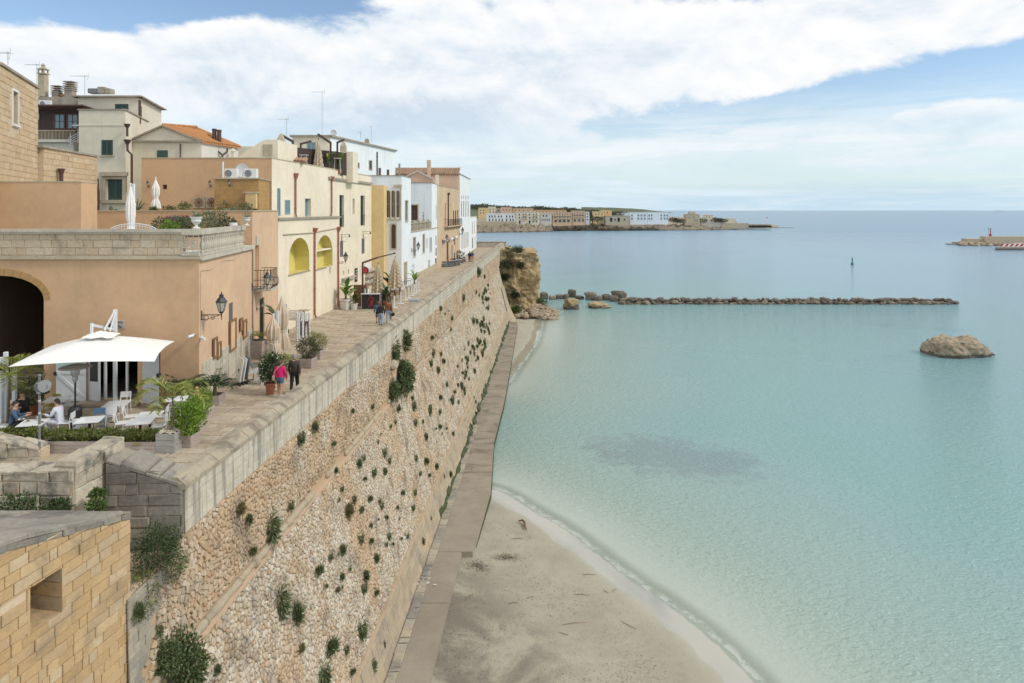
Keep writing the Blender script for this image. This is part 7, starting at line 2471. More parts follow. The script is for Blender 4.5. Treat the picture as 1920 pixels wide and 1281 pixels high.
def planter_hedge(u0, u1, v, h_px, lab, mat='driftwood', depth=.5, hedge=True, first_u=None):
 a, b = onz(u0, v, 0), onz(u1, v, 0)
 c = (a + b) / 2
 w = (b - a).length
 h = h_px * a.y / FPX
 r = thing('hedge_planter', lab, 'planter', (c.x, c.y + depth / 2, 0), 0, group='timber planters round the terrace')
 plank_box(r, w, depth, h, mat)
 if hedge:
  n = max(1, int(round(w / .75)))
  for i in range(n):
   obj('foliage', HED[i % 3], r, (-w / 2 + w * (i + .5) / n, 0, h + .16), (w / n / .9, 1, 1.05), 0)
 return r
planter_hedge(82, 219, 850, 22, 'long pinkish timber planter with clipped hedge behind the ruined wall')
planter_hedge(-60, 80, 846, 20, 'hedge planter at the left edge behind the sign pole')
pb = planter_hedge(222, 291, 850, 21, 'short pinkish timber planter with hedge and a small label')
MB().box((0, -.27, .32), (.22, .01, .09)).build('label_plate', M['leaf_yellow'], pb)
cp = planter_hedge(291.5, 327, 850, 36, 'grey square timber planter with pebbles and the arching palm', 'greywood', .62, False)
peb = [rock_mesh('pebble', 120 + i, M['pebble'], 1, .7, .3) for i in range(3)]
for i in range(46):
 obj('pebble', peb[i % 3], cp, (RN.uniform(-.28, .28), RN.uniform(-.27, .27), 36 * 23 / FPX + RN.uniform(-.02, .03)), RN.uniform(.035, .06), i)
pm_, ribs = frond_mesh('palm_fronds', 'leaf_palm', 9, 1.6, 1.1, 26, .42, .04, seed=4, lift=(.5, 1.25))
obj('palm_fronds', pm_, cp, (.05, .1, 1.75))
ribs.build('palm_ribs', M['leaf_palm'], cp).location = (.05, .1, 1.75)
MB().tube([(.0, .05, .5), (.1, .1, 1.1), (.05, .1, 1.8)], [.05, .035, .03], 7).build('trunk', M['twig'], cp)
BRI = [bush_mesh('foliage', 'leaf_bright', (.52, .52, .6), 1500, .11, seed=20 + i, shell=.35, lump=.45) for i in range(2)]
for i, (u, v, w, h, s, lab) in enumerate([(343, 840, .62, .42, 1.15, 'bushy bright green planter nearest the corner, right of the palm'), (359, 812, .62, .4, .95, 'bright green bush planter in the middle of the terrace side'), (375, 786, .6, .4, .75, 'bright green bush planter at the back of the terrace side')]):
 p = onz(u, v, 0)
 r = thing('bush_planter', lab, 'planter', (p.x, p.y + w / 2, 0), -.1, group='timber planters round the terrace')
 plank_box(r, w, w, h)
 obj('foliage', BRI[i % 2], r, (0, 0, h + .42 * s), s * .9, i)
 twigs(7, (.3, .3, .5), i).build('stems', M['twig'], r).location = (0, 0, h + .45)
 MB().tube([(-.06, -w / 2 - .02, h * .55), (-.03, -w / 2 - .05, h * .42), (.03, -w / 2 - .05, h * .42), (.06, -w / 2 - .02, h * .55)], .008, 5).build('rope_handle', M['iron'], r)
cyc, cyr = frond_mesh('fronds', 'leaf_cycad', 26, .62, .55, 18, .16, .022, seed=9, lift=(.1, 1.3))
for u, v, lab, bx in ((403, 757, 'cycad in a low timber planter at the orange corner', True), (345, 765, 'dark cycad standing against the orange front wall', False)):
 p = onz(u, v, 0)
 r = thing('cycad', lab, 'plant', (p.x, p.y, 0), group='cycads by the orange corner')
 if bx:
  plank_box(r, .62, .62, .42)
 else:
  pot(r, .2, .28, .42, 'white_pot')
 obj('fronds', cyc, r, (0, 0, .78), 1.35 if bx else 1.5, v)
 o = cyr.build('ribs', M['leaf_cycad'], r)
 o.location = (0, 0, .78)
 MB().tube([(0, 0, .36), (0, 0, .8)], [.09, .07], 8).build('trunk', M['twig'], r)
p = onz(14, 800, 0)
lp_, lr_ = frond_mesh('fronds', 'leaf_palm', 12, 1.3, 1.1, 24, .45, .035, seed=14, lift=(.4, 1.3))
r = thing('corner_palm', 'feathery yellow-green palm at the left edge of the terrace', 'plant', (p.x, p.y, 0))
obj('fronds', lp_, r, (.1, 0, 1.95))
lr_.build('ribs', M['leaf_palm'], r).location = (.1, 0, 1.95)
MB().tube([(0, 0, 0), (.05, 0, 1.0), (.1, 0, 2.0)], [.06, .045, .035], 7).build('trunk', M['twig'], r)
for i, (u, v, vt, lab) in enumerate([(11, 790, 660, 'white perforated post nearest the palm at left edge'), (27, 792, 690, 'white perforated post right of the palm at left edge'), (2, 792, 670, 'white perforated post at the very left edge')]):
 p = onz(u, v, 0)
 h = (v - vt) * p.y / FPX
 t = MB().box((0, 0, h / 2), (.12, .12, h), bev=.01).build('post', M['white_metal'])
 t.location = p
 tag(t, lab, 'post', 'white posts at the left edge')
p = onz(60, 778, 0)
r = thing('terrace_shrub', 'round green shrub behind the diners', 'plant', (p.x, p.y, 0))
obj('foliage', bush_mesh('foliage', 'leaf_mid', (.55, .5, .55), 900, .11, seed=77), r, (0, 0, .95))
pot(r, .2, .26, .42, 'terracotta')
p = onz(74, 862, 0)
r = thing('sign_pole', 'grey street sign pole with round sign backs behind the ruined wall', 'sign', (p.x, p.y, 0))
MB().tube([(0, 0, 0), (0, 0, 2.72)], .038, 10).build('pole', M['grey_paint'], r)
MB().ball((0, 0, 2.76), .055, 10, 6).build('finial', M['grey_paint'], r)
d1 = MB().tube([(.02, .02, 2.38), (.02, .05, 2.38)], .22, 24).build('sign_disc', M['grey_paint'], r)
d2 = MB().tube([(.16, .0, 2.42), (.19, -.02, 2.42)], .2, 24).build('sign_disc', M['steel'], r)
for i in range(4):
 MB().box((RN.uniform(-.1, .15), -.03, 2.25 + i * .09), (.05, .012, .04)).build('sticker', M[['white_paint', 'blue_fabric', 'beige_canvas', 'mint'][i]], d1)
for z in (.6, 1.1, 1.5, 1.9):
 MB().lathe([(.041, z), (.041, z + .07)], (0, 0, 0), 10).build('sticker', M['light_grey'], r)
for z in (2.2, 2.52):
 MB().box((0, -.005, z), (.12, .1, .04)).build('clamp', M['steel'], r)
# ------------------------------------------------------------------ wall plaque with the restaurant name
def text_mesh(txt, size, mat, ext=.004):
 cu = bpy.data.curves.new('lettering', 'FONT')
 cu.body = txt
 cu.size = size
 cu.align_x = 'CENTER'
 cu.extrude = ext
 o = bpy.data.objects.new('lettering', cu)
 COL.objects.link(o)
 dg = bpy.context.evaluated_depsgraph_get()
 me = bpy.data.meshes.new_from_object(o.evaluated_get(dg))
 bpy.data.objects.remove(o)
 me.materials.clear()
 me.materials.append(M[mat])
 return me
c0, c1 = at(202, 600.5, OF), at(235, 616.5, OF)
pl = thing('name_plaque', 'pale wall plaque with dark lettering behind the parasol mast', 'sign', ((c0.x + c1.x) / 2, OF - .02, (c0.z + c1.z) / 2))
MB().box((0, 0, 0), (c1.x - c0.x, .035, c0.z - c1.z), bev=.01).build('board', M['pale_wood'], pl)
for txt, z, sz, x in (('COVO', .05, .13, .1), ('dei', -.05, .08, .1), ('MORI', -.15, .13, .1)):
 o = obj('lettering', text_mesh(txt, sz, 'print_dark'), pl, (x, -.022, z))
 o.rotation_euler = (rad(90), 0, 0)
em = MB().tube([(-.27, -.02, .0), (-.27, -.026, .0)], .055, 16)
em.box((-.27, -.023, -.09), (.13, .006, .09))
em.build('emblem', M['print_dark'], pl)
# ------------------------------------------------------------------ lanterns
def lantern(f, s, z, arm, sc, lab, group=None):
 b0 = f.p(s, z, 0)
 r = thing('wall_lantern', lab, 'lantern', b0, math.atan2(f.n.y, f.n.x), group)
 MB().box((.02, 0, 0), (.04, .08 * sc, .36 * sc)).build('wall_plate', M['iron'], r)
 b = MB()
 b.bar((0, 0, .02), (arm, 0, .02), .03 * sc, .03 * sc)
 for (x0, rr2) in ((arm * .25, .10), (arm * .58, .07)):
  pts = [(x0 + math.cos(a) * rr2 * sc * (1 - a / 16), 0, -.09 * sc + math.sin(a) * rr2 * sc * (1 - a / 16)) for a in np.linspace(-2.2, 5.5, 16)]
  b.tube(pts, .010 * sc, 5)
 b.tube([(0, 0, -.17 * sc), (arm * .35, 0, -.14 * sc), (arm * .9, 0, 0)], .012 * sc, 5)
 b.tube([(arm, 0, -.2 * sc), (arm, 0, .10 * sc)], [.012 * sc, .03 * sc], 6)
 b.build('bracket', M['iron'], r)
 c = (arm, 0, .08 * sc)
 q = [(.07, 0), (.09, .05), (.11, .07)]
 MB().lathe([(a * sc, h * sc) for a, h in q], c, 8).build('lower_cup', M['black_metal'], r)
 gl = MB().lathe([(.10 * sc, .07 * sc), (.19 * sc, .42 * sc)], c, 6).build('glass', M['lamp_glass'], r)
 cg = MB()
 for k in range(6):
  a = 2 * math.pi * (k + .5) / 6
  cg.tube([(c[0] + math.cos(a) * .102 * sc, math.sin(a) * .102 * sc, c[2] + .07 * sc), (c[0] + math.cos(a) * .195 * sc, math.sin(a) * .195 * sc, c[2] + .42 * sc)], .011 * sc, 4)
 cg.build('cage', M['black_metal'], r)
 MB().lathe([(.22 * sc, .42 * sc), (.22 * sc, .45 * sc), (.12 * sc, .60 * sc), (.09 * sc, .61 * sc), (.08 * sc, .68 * sc), (.10 * sc, .69 * sc), (.02 * sc, .75 * sc), (.03 * sc, .79 * sc), (.005, .83 * sc)], c, 6).build('cap', M['black_metal'], r)
 return r
LG = 'wall lanterns along the promenade'
lantern(fs_, fs_.s(376.5), 3.70, .84, 1.1, 'large black wall lantern nearest the camera on the orange house', LG)
lantern(fs_, fs_.L - .1, fs_.z(466, 541), .82, 1.0, 'black wall lantern in front of the iron balcony', LG)
lantern(fb, .1, fb.z(637, 490), .8, 1.0, 'black wall lantern on the cream house above the banana plants', LG)
lantern(fw1, .3, fw1.z(768, 470), .75, 1.05, 'black wall lantern on the white terrace house', LG)
lantern(f1, f1.s(829), f1.z(829, 452), .7, 1.15, 'black wall lantern at the near corner of the tan house', LG)
lantern(f1, f1.L - .3, f1.z(861, 438), .6, 1.2, 'black wall lantern at the far corner of the tan house', LG)
lantern(fm, .95, fm.z(484, 577), .35, .5, 'small carriage lamp beside the green door', LG)
for (u, v, lab) in ((640, 446, 'near iron scroll bracket on the cream house'), (680.5, 440, 'far iron scroll bracket on the cream house')):
 s_ = fb.s(u)
 z_ = fb.z(u, v)
 r = thing('scroll_bracket', lab, 'bracket', fb.p(s_, z_, 0), group='iron scroll brackets')
 b = MB()
 b.tube([fb.p(s_, z_ - .35, .02), fb.p(s_, z_ + .35, .02)], .018, 5)
 b.tube([fb.p(s_, z_ + .28, .02), fb.p(s_, z_ + .28, .75)], .018, 5)
 b.tube([fb.p(s_, z_ - .1 + .22 * math.sin(a), .3 + .25 * math.cos(a)) for a in np.linspace(0, 5.2, 14)], .014, 5)
 b.wb('iron_scroll', 'iron', r)
 MB().lathe([(.03, .2), (.09, 0), (.10, -.02)], fb.p(s_, z_ + .08, .72), 8).wb('bell', 'black_metal', r)
for i, (u, v, lab) in enumerate([(362, 629, 'white security camera on the front wall near the corner'), (377, 633, 'white security camera on the side wall near the corner')]):
 c = at(u, v, 28.75 if i == 0 else 29.0)
 r = thing('security_camera', lab, 'camera', c, group='white security cameras')
 MB().tube([(0, 0, 0), (.26 if i else -.1, -.22, -.03)], .055, 10).build('body', M['white_plastic'], r)
 MB().bar((0, 0, 0), (-.02, .18, .04), .04, .04).build('mount', M['white_plastic'], r)
MB().tube([fs_.p(fs_.L - .08, 0, .05), fs_.p(fs_.L - .08, 6.0, .05)], .03, 6).wb('conduit', 'grey_paint', orange)
# ------------------------------------------------------------------ closed parasols
def closed_parasol(name, label, loc, h, r, mat, pole='white_metal', ruffles=0, base=True, group=None, seed=0, z0=.55, rz=0.0, strap=True):
 rt = thing(name, label, 'parasol', loc, rz, group)
 rr = random.Random(seed)
 n = 20
 rows = 16
 vs, fs = [], []
 ph = [rr.uniform(-.25, .25) for _ in range(n)]
 for j in range(rows + 1):
  t = j / rows
  z = h - (h - z0) * t
  if strap:
   prof = r * (.12 + .75 * min(1, t * 3.2)) if t < .3 else r * (.87 - .35 * math.exp(-((t - .66) / .09) ** 2) + .25 * max(0, t - .7) / .3)
  else:
   prof = r * (.10 + .95 * t ** .75)
  for i in range(n):
   a = 2 * math.pi * i / n
   star = 1 + (.24 if i % 2 else -.16) * min(1, t * 4) + ph[i] * .25 * t
   if ruffles:
    star += .13 * math.sin(t * ruffles * 6.283 + i * 1.3) * min(1, t * 3)
   vs.append((math.cos(a) * prof * star, math.sin(a) * prof * star, z + (.05 * ph[i] if j == rows else 0) + (rr.uniform(-.03, .03) if ruffles else 0)))
 for j in range(rows):
  for i in range(n):
   a, b = j * n + i, j * n + (i + 1) % n
   fs.append((a, b, b + n, a + n))
 MB().add(vs, fs).build('canopy', M[mat], rt)
 MB().tube([(0, 0, 0), (0, 0, h + .06)], .03, 8).build('pole', M[pole], rt)
 MB().ball((0, 0, h + .08), .05, 8, 5).build('finial', M[pole], rt)
 if strap:
  zz = h - (h - z0) * .66
  MB().lathe([(r * .62, -.03), (r * .66, 0), (r * .62, .03)], (0, 0, zz), 14).build('strap', M[mat], rt)
 if base:
  MB().lathe([(.3, 0), (.3, .05), (.06, .09)], (0, 0, 0), 16).build('base', M['light_grey'], rt)
 return rt
def post(name, label, u, v, vt, w=.1, mat='white_metal', holes=False, group=None, lean=0.0):
 p = onz(u, v, 0)
 h = (v - vt) * p.y / FPX
 t = thing(name, label, 'post', p, group=group)
 MB().bar((0, 0, 0), (lean * h, 0, h), w, w).build('shaft', M[mat], t)
 if holes:
  for k in range(int(h / .22)):
   MB().tube([(lean * (.12 + .22 * k), -w * .5 - .004, .12 + k * .22), (lean * (.12 + .22 * k), -w * .5 + .01, .12 + k * .22)], .018, 6).build('bolt_hole', M['black_metal'], t)
 return t
closed_parasol('closed_parasol', 'folded beige parasol nearest the stacked chairs', onz(512, 684, 0), 2.55, .34, 'beige_canvas', seed=1, group='folded beige parasols')
closed_parasol('closed_parasol', 'folded beige parasol behind the leaning white mast', onz(528, 672, 0), 3.35, .34, 'beige_canvas', seed=2, group='folded beige parasols')
for i, (u, v, vt, w, ln, lab) in enumerate([(518, 678, 583, .13, .03, 'thick white parasol mast leaning in front of folded beige parasols'), (536, 655, 570, .15, 0.01, 'tall white parasol mast right of the folded beige parasols'), (511.5, 662, 588, .1, .02, 'slim white mast left of the folded beige parasols'), (526, 660, 567, .12, 0, 'white mast between the two folded beige parasols')]):
 post('parasol_mast', lab, u, v, vt, w, lean=ln, group='white masts of the folded parasols')
m_ = thing('mast_strut', 'thin white strut slanting from the leaning mast', 'strut', onz(513, 672, 0))
a_, b_ = at(511, 622, 37.5), at(523, 585, 37.5)
MB().bar(a_, b_, .05, .05).wb('strut', 'white_metal', m_)
for i, (u, v, vt) in enumerate([(556.5, 640, 585.5), (560.5, 641, 587), (568, 639, 586), (574.5, 634, 587), (579.5, 632, 586)]):
 post('fence_post', ['leftmost', 'second', 'middle', 'fourth', 'rightmost'][i] + ' of the five white punched posts by the bushes', u, v, vt, .1, holes=True, group='white punched posts by the bushes')
p = onz(570, 628, 0)
t = thing('high_table', 'small dark square table behind the white punched posts', 'table', p)
MB().box((0, 0, 1.62), (.68, .55, .04), bev=.01).build('tabletop', M['cornice_stone'], t)
MB().tube([(0, 0, 0), (0, 0, 1.6)], .04, 8).build('column', M['black_metal'], t)
MB().box((0, 0, .03), (.5, .5, .05)).build('base', M['black_metal'], t)
p = onz(549, 626, 0)
t = thing('slatted_bench', 'weathered slatted bench tipped against the posts', 'bench', p, -.25)
for i in range(7):
 MB().box((0, i * .09 - .1, .95 + i * .085), (1.15, .075, .025), rx=.75).build('slat', M['pale_wood'], t)
for sx in (-.5, .5):
 MB().bar((sx, -.3, 0), (sx, .2, 1.15), .05, .05).build('leg', M['black_metal'], t)
 MB().bar((sx, .3, 0), (sx, -.05, .9), .05, .05).build('leg', M['black_metal'], t)
for i, u in enumerate((565, 572)):
 p = onz(u, 634, 0)
 t = thing('folded_chair', ('left' if i == 0 else 'right') + ' dark folded chair behind the white punched posts', 'chair', p, .3)
 MB().box((0, 0, .62), (.42, .1, .95), rx=.12, bev=.02).build('backrest', M['purple_shutter'], t)
 for sx in (-.2, .2):
  MB().tube([(sx, -.1, 0), (sx, .02, 1.15)], .016, 5).build('leg', M['black_metal'], t)
  MB().tube([(sx, .16, 0), (sx, 0, .9)], .016, 5).build('leg', M['black_metal'], t)
for i, (u, v, mt, lab) in enumerate([(447, 722, 'white_plastic', 'white folded table leaning nearest the wall frames'), (453, 720, 'white_plastic', 'second white folded table leaning on the dado'), (460, 718, 'grey_paint', 'dark folded table at the right of the leaning tables'), (504, 690, 'light_grey', 'grey folded table leaning by the big timber planter')]):
 p = onz(u, v, 0)
 t = thing('folded_table', lab, 'table', p, -.95, group='folded tables leaning at the orange wall')
 MB().box((0, .06, .72), (.85, .035, 1.05), rx=-.16, bev=.008).build('tabletop', M[mt], t)
 MB().bar((0, .1, .1), (0, .02, .75), .06, .05).build('column', M['black_metal'], t)
 b = MB()
 b.box((0, 0, .03), (.62, .06, .05))
 b.box((0, -.05, .05), (.06, .5, .05))
 for sx in (-.28, .28):
  b.box((sx, 0, .015), (.07, .1, .03))
 b.build('base', M['black_metal'], t)
for k in range(4):
 p = onz(472 + k * 1.2, 722, 0)
 c = dup(wc, (p.x, p.y, 0), -1.1, ['lowest', 'second', 'third', 'topmost'][k] + ' white chair in the tipped stack beside the folded tables', 'white chairs stacked by the orange wall')
 c.rotation_euler = (rad(-55), 0, -1.35)
 c.location = Vector((p.x + k * .09, p.y, .38 + k * .015))
bc2 = dup(bcx, onz(484, 714, 0), -1.2, 'pale blue chair beside the stacked white chairs')
p = onz(488, 722, 0)
t = thing('folded_stool', 'white folded stool beside the red pot', 'stool', p, -.4)
MB().box((0, 0, .35), (.3, .06, .6), rx=.15, bev=.01).build('seat', M['white_plastic'], t)
for sx in (-.12, .12):
 MB().tube([(sx, -.05, 0), (sx, .05, .66)], .014, 5).build('leg', M['white_plastic'], t)
p = onz(507, 739, 0)
r = thing('potted_shrub', 'glossy dark shrub in a square terracotta pot beside the couple', 'plant', p, .2)
MB().lathe([(.20, 0), (.27, .44), (.29, .45), (.29, .5), (.25, .5), (.24, .45), (.01, .45)], (0, 0, 0), 4).build('pot', M['terracotta'], r)
obj('foliage', bush_mesh('foliage', 'leaf_dark', (.52, .5, .72), 1300, .13, seed=41, shell=.25, lump=.55), r, (0, 0, 1.15))
twigs(8, (.3, .3, .7), 4).build('stems', M['twig'], r).location = (0, 0, 1.1)
p = onz(484, 672, 0)
r = thing('tall_planter', 'tall timber planter with a small palm at the green door', 'planter', p, -.12)
plank_box(r, .78, .7, 1.02, rows=5)
sp_, sr_ = frond_mesh('fronds', 'leaf_palm', 12, .7, 1.0, 14, .22, .02, seed=22, lift=(.3, 1.3))
obj('fronds', sp_, r, (.1, 0, 1.2))
sr_.build('ribs', M['leaf_palm'], r).location = (.1, 0, 1.2)
MB().tube([(.1, 0, .9), (.1, 0, 1.25)], .06, 7).build('trunk', M['twig'], r)
for i, (u, v, w, h, s, mt, lab) in enumerate([(573, 691, .72, .5, 1.0, 'leaf_shrub', 'dense dark shrub in a square timber planter by the parapet'), (591, 675, .66, .5, .95, 'leaf_yellow', 'yellowish shrub planter behind the dark shrub by the parapet'), (532, 708, .5, .3, .8, 'leaf_yellow', 'variegated shrub planter behind the walking couple')]):
 p = onz(u, v, 0)
 r = thing('shrub_planter', lab, 'planter', (p.x, p.y + w / 2, 0), -.15, group='shrubs in timber planters by the parapet')
 plank_box(r, w, w, h)
 obj('foliage', bush_mesh('foliage', mt, (.62, .58, .52), 1500, .085, seed=60 + i, shell=.35, lump=.35), r, (0, 0, h + .5 * s), s)
 twigs(6, (.3, .3, .4), 8 + i).build('stems', M['twig'], r).location = (0, 0, h + .3)
 MB().tube([(-.1, -w / 2 - .015, h * .62), (-.05, -w / 2 - .04, h * .45), (.05, -w / 2 - .04, h * .45), (.1, -w / 2 - .015, h * .62)], .01, 5).build('rope_handle', M['iron'], r)
p = onz(516, 655, 0)
r = thing('banana_plant', 'dark banana plant behind the folded beige parasols', 'plant', p)
b = MB()
for k, (az, e, ln) in enumerate([(2.9, 1.1, 1.1), (2.5, .8, 1.0), (.2, .9, 1.0), (.7, 1.2, .9), (3.4, .6, .8)]):
 blade_leaf(b, (0, 0, 1.9), az, e, ln, .34, 1.2)
b.build('leaves', M['leaf_dark'], r)
MB().tube([(0, 0, 0), (0, 0, 2.0)], [.09, .05], 8).build('stem', M['leaf_mid'], r)
# ------------------------------------------------------------------ bar corner
BY = 56.4
p = onz(695, 580, 0)
r = thing('bar_counter', 'black bar counter printed with a red figure on the promenade', 'counter', (p.x, p.y, 0))
MB().box((0, .3, .63), (1.52, .55, 1.26), bev=.01).build('body', M['bar_black'], r)
e = MB()
for x in (-.76, .76):
 e.box((x, .015, .64), (.035, .04, 1.28))
e.box((0, .015, 1.275), (1.56, .6, .03))
e.build('edge_trim', M['light_grey'], r)
pr_ = MB()                                        # loose red flourish, flat print
for pts, w in (([(-.15, .85), (.05, 1.0), (.22, .92), (.2, .72), (.02, .62), (-.05, .45), (.1, .35)], .07), ([(.2, .72), (.12, .5), (-.08, .32), (-.2, .18)], .06), ([(.05, .35), (.2, .3), (.18, .2)], .04), ([(-.32, .6), (-.22, .7), (-.15, .85)], .03)):
 for a_, b_ in zip(pts[:-1], pts[1:]):
  pr_.bar((a_[0], .018, a_[1]), (b_[0], .018, b_[1]), .004, w)
pr_.build('print', M['print_red'], r)
ring = MB().tube([(-.02 + .1 * math.cos(a), .018, 1.14 + .05 * math.sin(a)) for a in np.linspace(0, 6.283, 14)], .010, 4)
ring.build('print', M['light_grey'], r)
p = onz(676, 574, 0)
t = thing('bar_cabinet', 'brown wooden cabinet behind the black bar counter', 'cabinet', (p.x, p.y, 0))
for i in range(3):
 MB().box((-.35 + i * .35, 0, .9), (.345, .6, 1.8), bev=.01).build('panel', M['brown_wood'], t)
for i in range(3):
 MB().box((-.35 + i * .35, -.32, .45), (.33, .04, .7), bev=.02).build('door', M['brown_wood'], t)
p = onz(722, 572, 0)
t = thing('bar_cabinet', 'dark low cabinet right of the black bar counter', 'cabinet', (p.x, p.y, 0))
MB().box((0, 0, .55), (.5, .6, 1.1), bev=.01).build('carcass', M['brown_cladding'], t)
MB().box((0, 0, 1.12), (.56, .66, .04)).build('worktop', M['brown_wood'], t)
for i, (u, v, mt, lab) in enumerate([(687, 548, 'blue_fabric', 'blue bottle on the bar counter'), (692, 549, 'white_plastic', 'white cup on the bar counter'), (684, 550, 'mint', 'green bottle on the bar counter')]):
 p = onz(u, v, 1.29)
 o = MB().lathe([(.06, 0), (.06, .25), (.025, .32), (.025, .4)], (0, 0, 0), 8).build('bottle', M[mt])
 o.location = (p.x, BY + .35, 1.29)
 tag(o, lab, 'bottle')
r = thing('parasol_stand', 'brown cantilever parasol frame over the bar corner', 'frame', (at(680, 560, 57.5).x, 57.5, 0))
q0, q1, q2, q3 = at(680, 570, 57.5), at(680, 493, 57.5), at(708, 483, 58.5), at(740, 475, 59.5)
MB().bar(Vector((q0.x, q0.y, 0)), q1 + Vector((0, 0, .06)), .13, .13).wb('post', 'brown_frame', r)
MB().bar(q1, q2, .12, .14).wb('beam', 'brown_frame', r)
MB().bar(q2, q3, .08, .10).wb('arm', 'brown_frame', r)
MB().ball(q3, .09, 8, 5).wb('hinge', 'iron', r)
p = onz(709, 566, 0)
closed_parasol('closed_parasol', 'shaggy folded sand parasol beside the brown frame post', p, 3.35, .52, 'sand_canvas', 'brown_frame', ruffles=7, seed=5, group='shaggy folded parasols at the bar', z0=.75, strap=False)
p = onz(741, 558, 0)
closed_parasol('closed_parasol', 'shaggy folded sand parasol hanging at the end of the brown arm', p, 3.75, .58, 'sand_canvas', 'brown_frame', ruffles=7, seed=6, group='shaggy folded parasols at the bar', z0=.9, strap=False)
r = thing('round_sign', 'dark round hanging sign on the cream house', 'sign', fb.p(fb.s(676), fb.z(676, 506), .5))
c = fb.p(fb.s(676), fb.z(676, 507), .45)
MB().tube([c + fb.d * -.03, c + fb.d * .03], .33, 20).wb('disc', 'bar_black', r)
MB().tube([c + fb.d * -.036, c + fb.d * .036], .24, 20).wb('print', 'print_red', r)
MB().tube([fb.p(fb.s(676), c.z + .36, 0), c + Vector((0, 0, .36))], .015, 5).wb('bracket', 'iron', r)
for (u0, u1, v0, v1, mt, nm, lab) in ((664.5, 669, 503, 528, 'bar_black', 'menu_board', 'tall dark menu board on the cream wall'), (683, 694, 495, 503, 'white_paint', 'shop_sign', 'white shop sign above the bar'), (684, 695, 506, 514, 'yellow_plaster', 'shop_sign', 'yellow board under the white shop sign'), (640, 662, 519, 523, 'pale_wood', 'shelf_board', 'wooden shelf with leaflets behind the banana plants')):
 a_, c_, z0_, z1_ = fb.rect(u0, u1, v0, v1)
 t = thing(nm, lab, 'sign', fb.p((a_ + c_) / 2, z0_, .05))
 MB().extrude([fb.p(a_, z0_, .03), fb.p(c_, z0_, .03), fb.p(c_, z1_, .03), fb.p(a_, z1_, .03)], fb.n * (.05 if nm != 'shelf_board' else .3)).wb('board', mt, t)
 if nm == 'menu_board':
  for k in range(4):
   zz = z0_ + (z1_ - z0_) * (.18 + .2 * k)
   MB().extrude([fb.p(a_ + .1, zz, .081), fb.p(c_ - .1, zz, .081), fb.p(c_ - .1, zz + .1, .081), fb.p(a_ + .1, zz + .1, .081)], fb.n * .004).wb('print', 'print_red' if k == 1 else 'light_grey', t)
t = thing('display_shelf', 'pale shelves with small goods behind the folded parasol', 'shelf', fb.p(fb.s(690), 0, .3))
for k in range(3):
 z_ = 1.1 + k * .55
 MB().extrude([fb.p(fb.s(684), z_, .03), fb.p(fb.s(697), z_, .03), fb.p(fb.s(697), z_ + .06, .03), fb.p(fb.s(684), z_ + .06, .03)], fb.n * .4).wb('shelf_board', 'pale_wood', t)
 for j in range(5):
  c = fb.p(fb.s(684) + .25 + j * .42, z_ + .16, .25)
  MB().box(c, (.16, .2, .2), bev=.02).wb('item', ['white_plastic', 'beige_canvas', 'light_grey'][(j + k) % 3], t)
for i, (u, v, h, pr0, lab) in enumerate([(648, 580, 1.0, (.34, .46, .85), 'tall bright banana plant in a large white pot at the cream wall'), (664, 580, .52, (.22, .32, .5), 'smaller leafy plant in a white pot left of the bar')]):
 p = onz(u, v, 0)
 r = thing('potted_banana', lab, 'plant', p)
 pot(r, *pr0, 'white_pot')
 b = MB()
 rr = random.Random(i + 3)
 for k in range(13 if i == 0 else 16):
  blade_leaf(b, (rr.uniform(-.08, .08), rr.uniform(-.08, .08), pr0[2] + .05 + rr.uniform(0, .7) * h), rr.uniform(0, 6.28), rr.uniform(.5, 1.45), rr.uniform(.8, 1.5) * h, .36 * h + .05, rr.uniform(.6, 1.7), seed=k)
 b.build('leaves', M['leaf_banana' if i == 0 else 'leaf_mid'], r)
 MB().tube([(0, 0, pr0[2] * .8), (.05, 0, pr0[2] + h)], [.09, .05], 8).build('stem', M['leaf_mid'], r)
t = thing('plant_stand', 'thin black iron stand before the large white pot', 'stand', onz(641.5, 582, 0))
b = MB()
for x in (-.2, .25):
 b.tube([(x, 0, 0), (x, 0, .75)], .014, 5)
b.tube([(-.2, 0, .75), (.25, 0, .75)], .014, 5)
b.tube([(-.2, 0, .05), (.25, 0, .05)], .014, 5)
b.build('frame', M['iron'], t)
for i, (u, v, h, n, lab) in enumerate([(724, 574, .9, 14, 'leafy dark plant right of the bar counter'), (732, 552, 1.2, 12, 'dark banana plant between the two shaggy parasols'), (777, 540, 1.0, 8, 'small banana plant at the end of the white posts')]):
 p = onz(u, v, 0)
 r = thing('banana_plant', lab, 'plant', p, group='banana plants at the bar')
 pot(r, .2, .27, .4, 'white_pot' if i else 'terracotta')
 b = MB()
 rr = random.Random(i + 13)
 for k in range(n):
  blade_leaf(b, (0, 0, .5 + rr.uniform(0, .6) * h), rr.uniform(0, 6.28), rr.uniform(.6, 1.5), rr.uniform(.8, 1.3) * h, .3 * h, rr.uniform(.6, 1.4))
 b.build('leaves', M['leaf_dark' if i < 2 else 'leaf_banana'], r)
 MB().tube([(0, 0, .3), (0, 0, .6 + .5 * h)], [.07, .04], 7).build('stem', M['leaf_mid'], r)
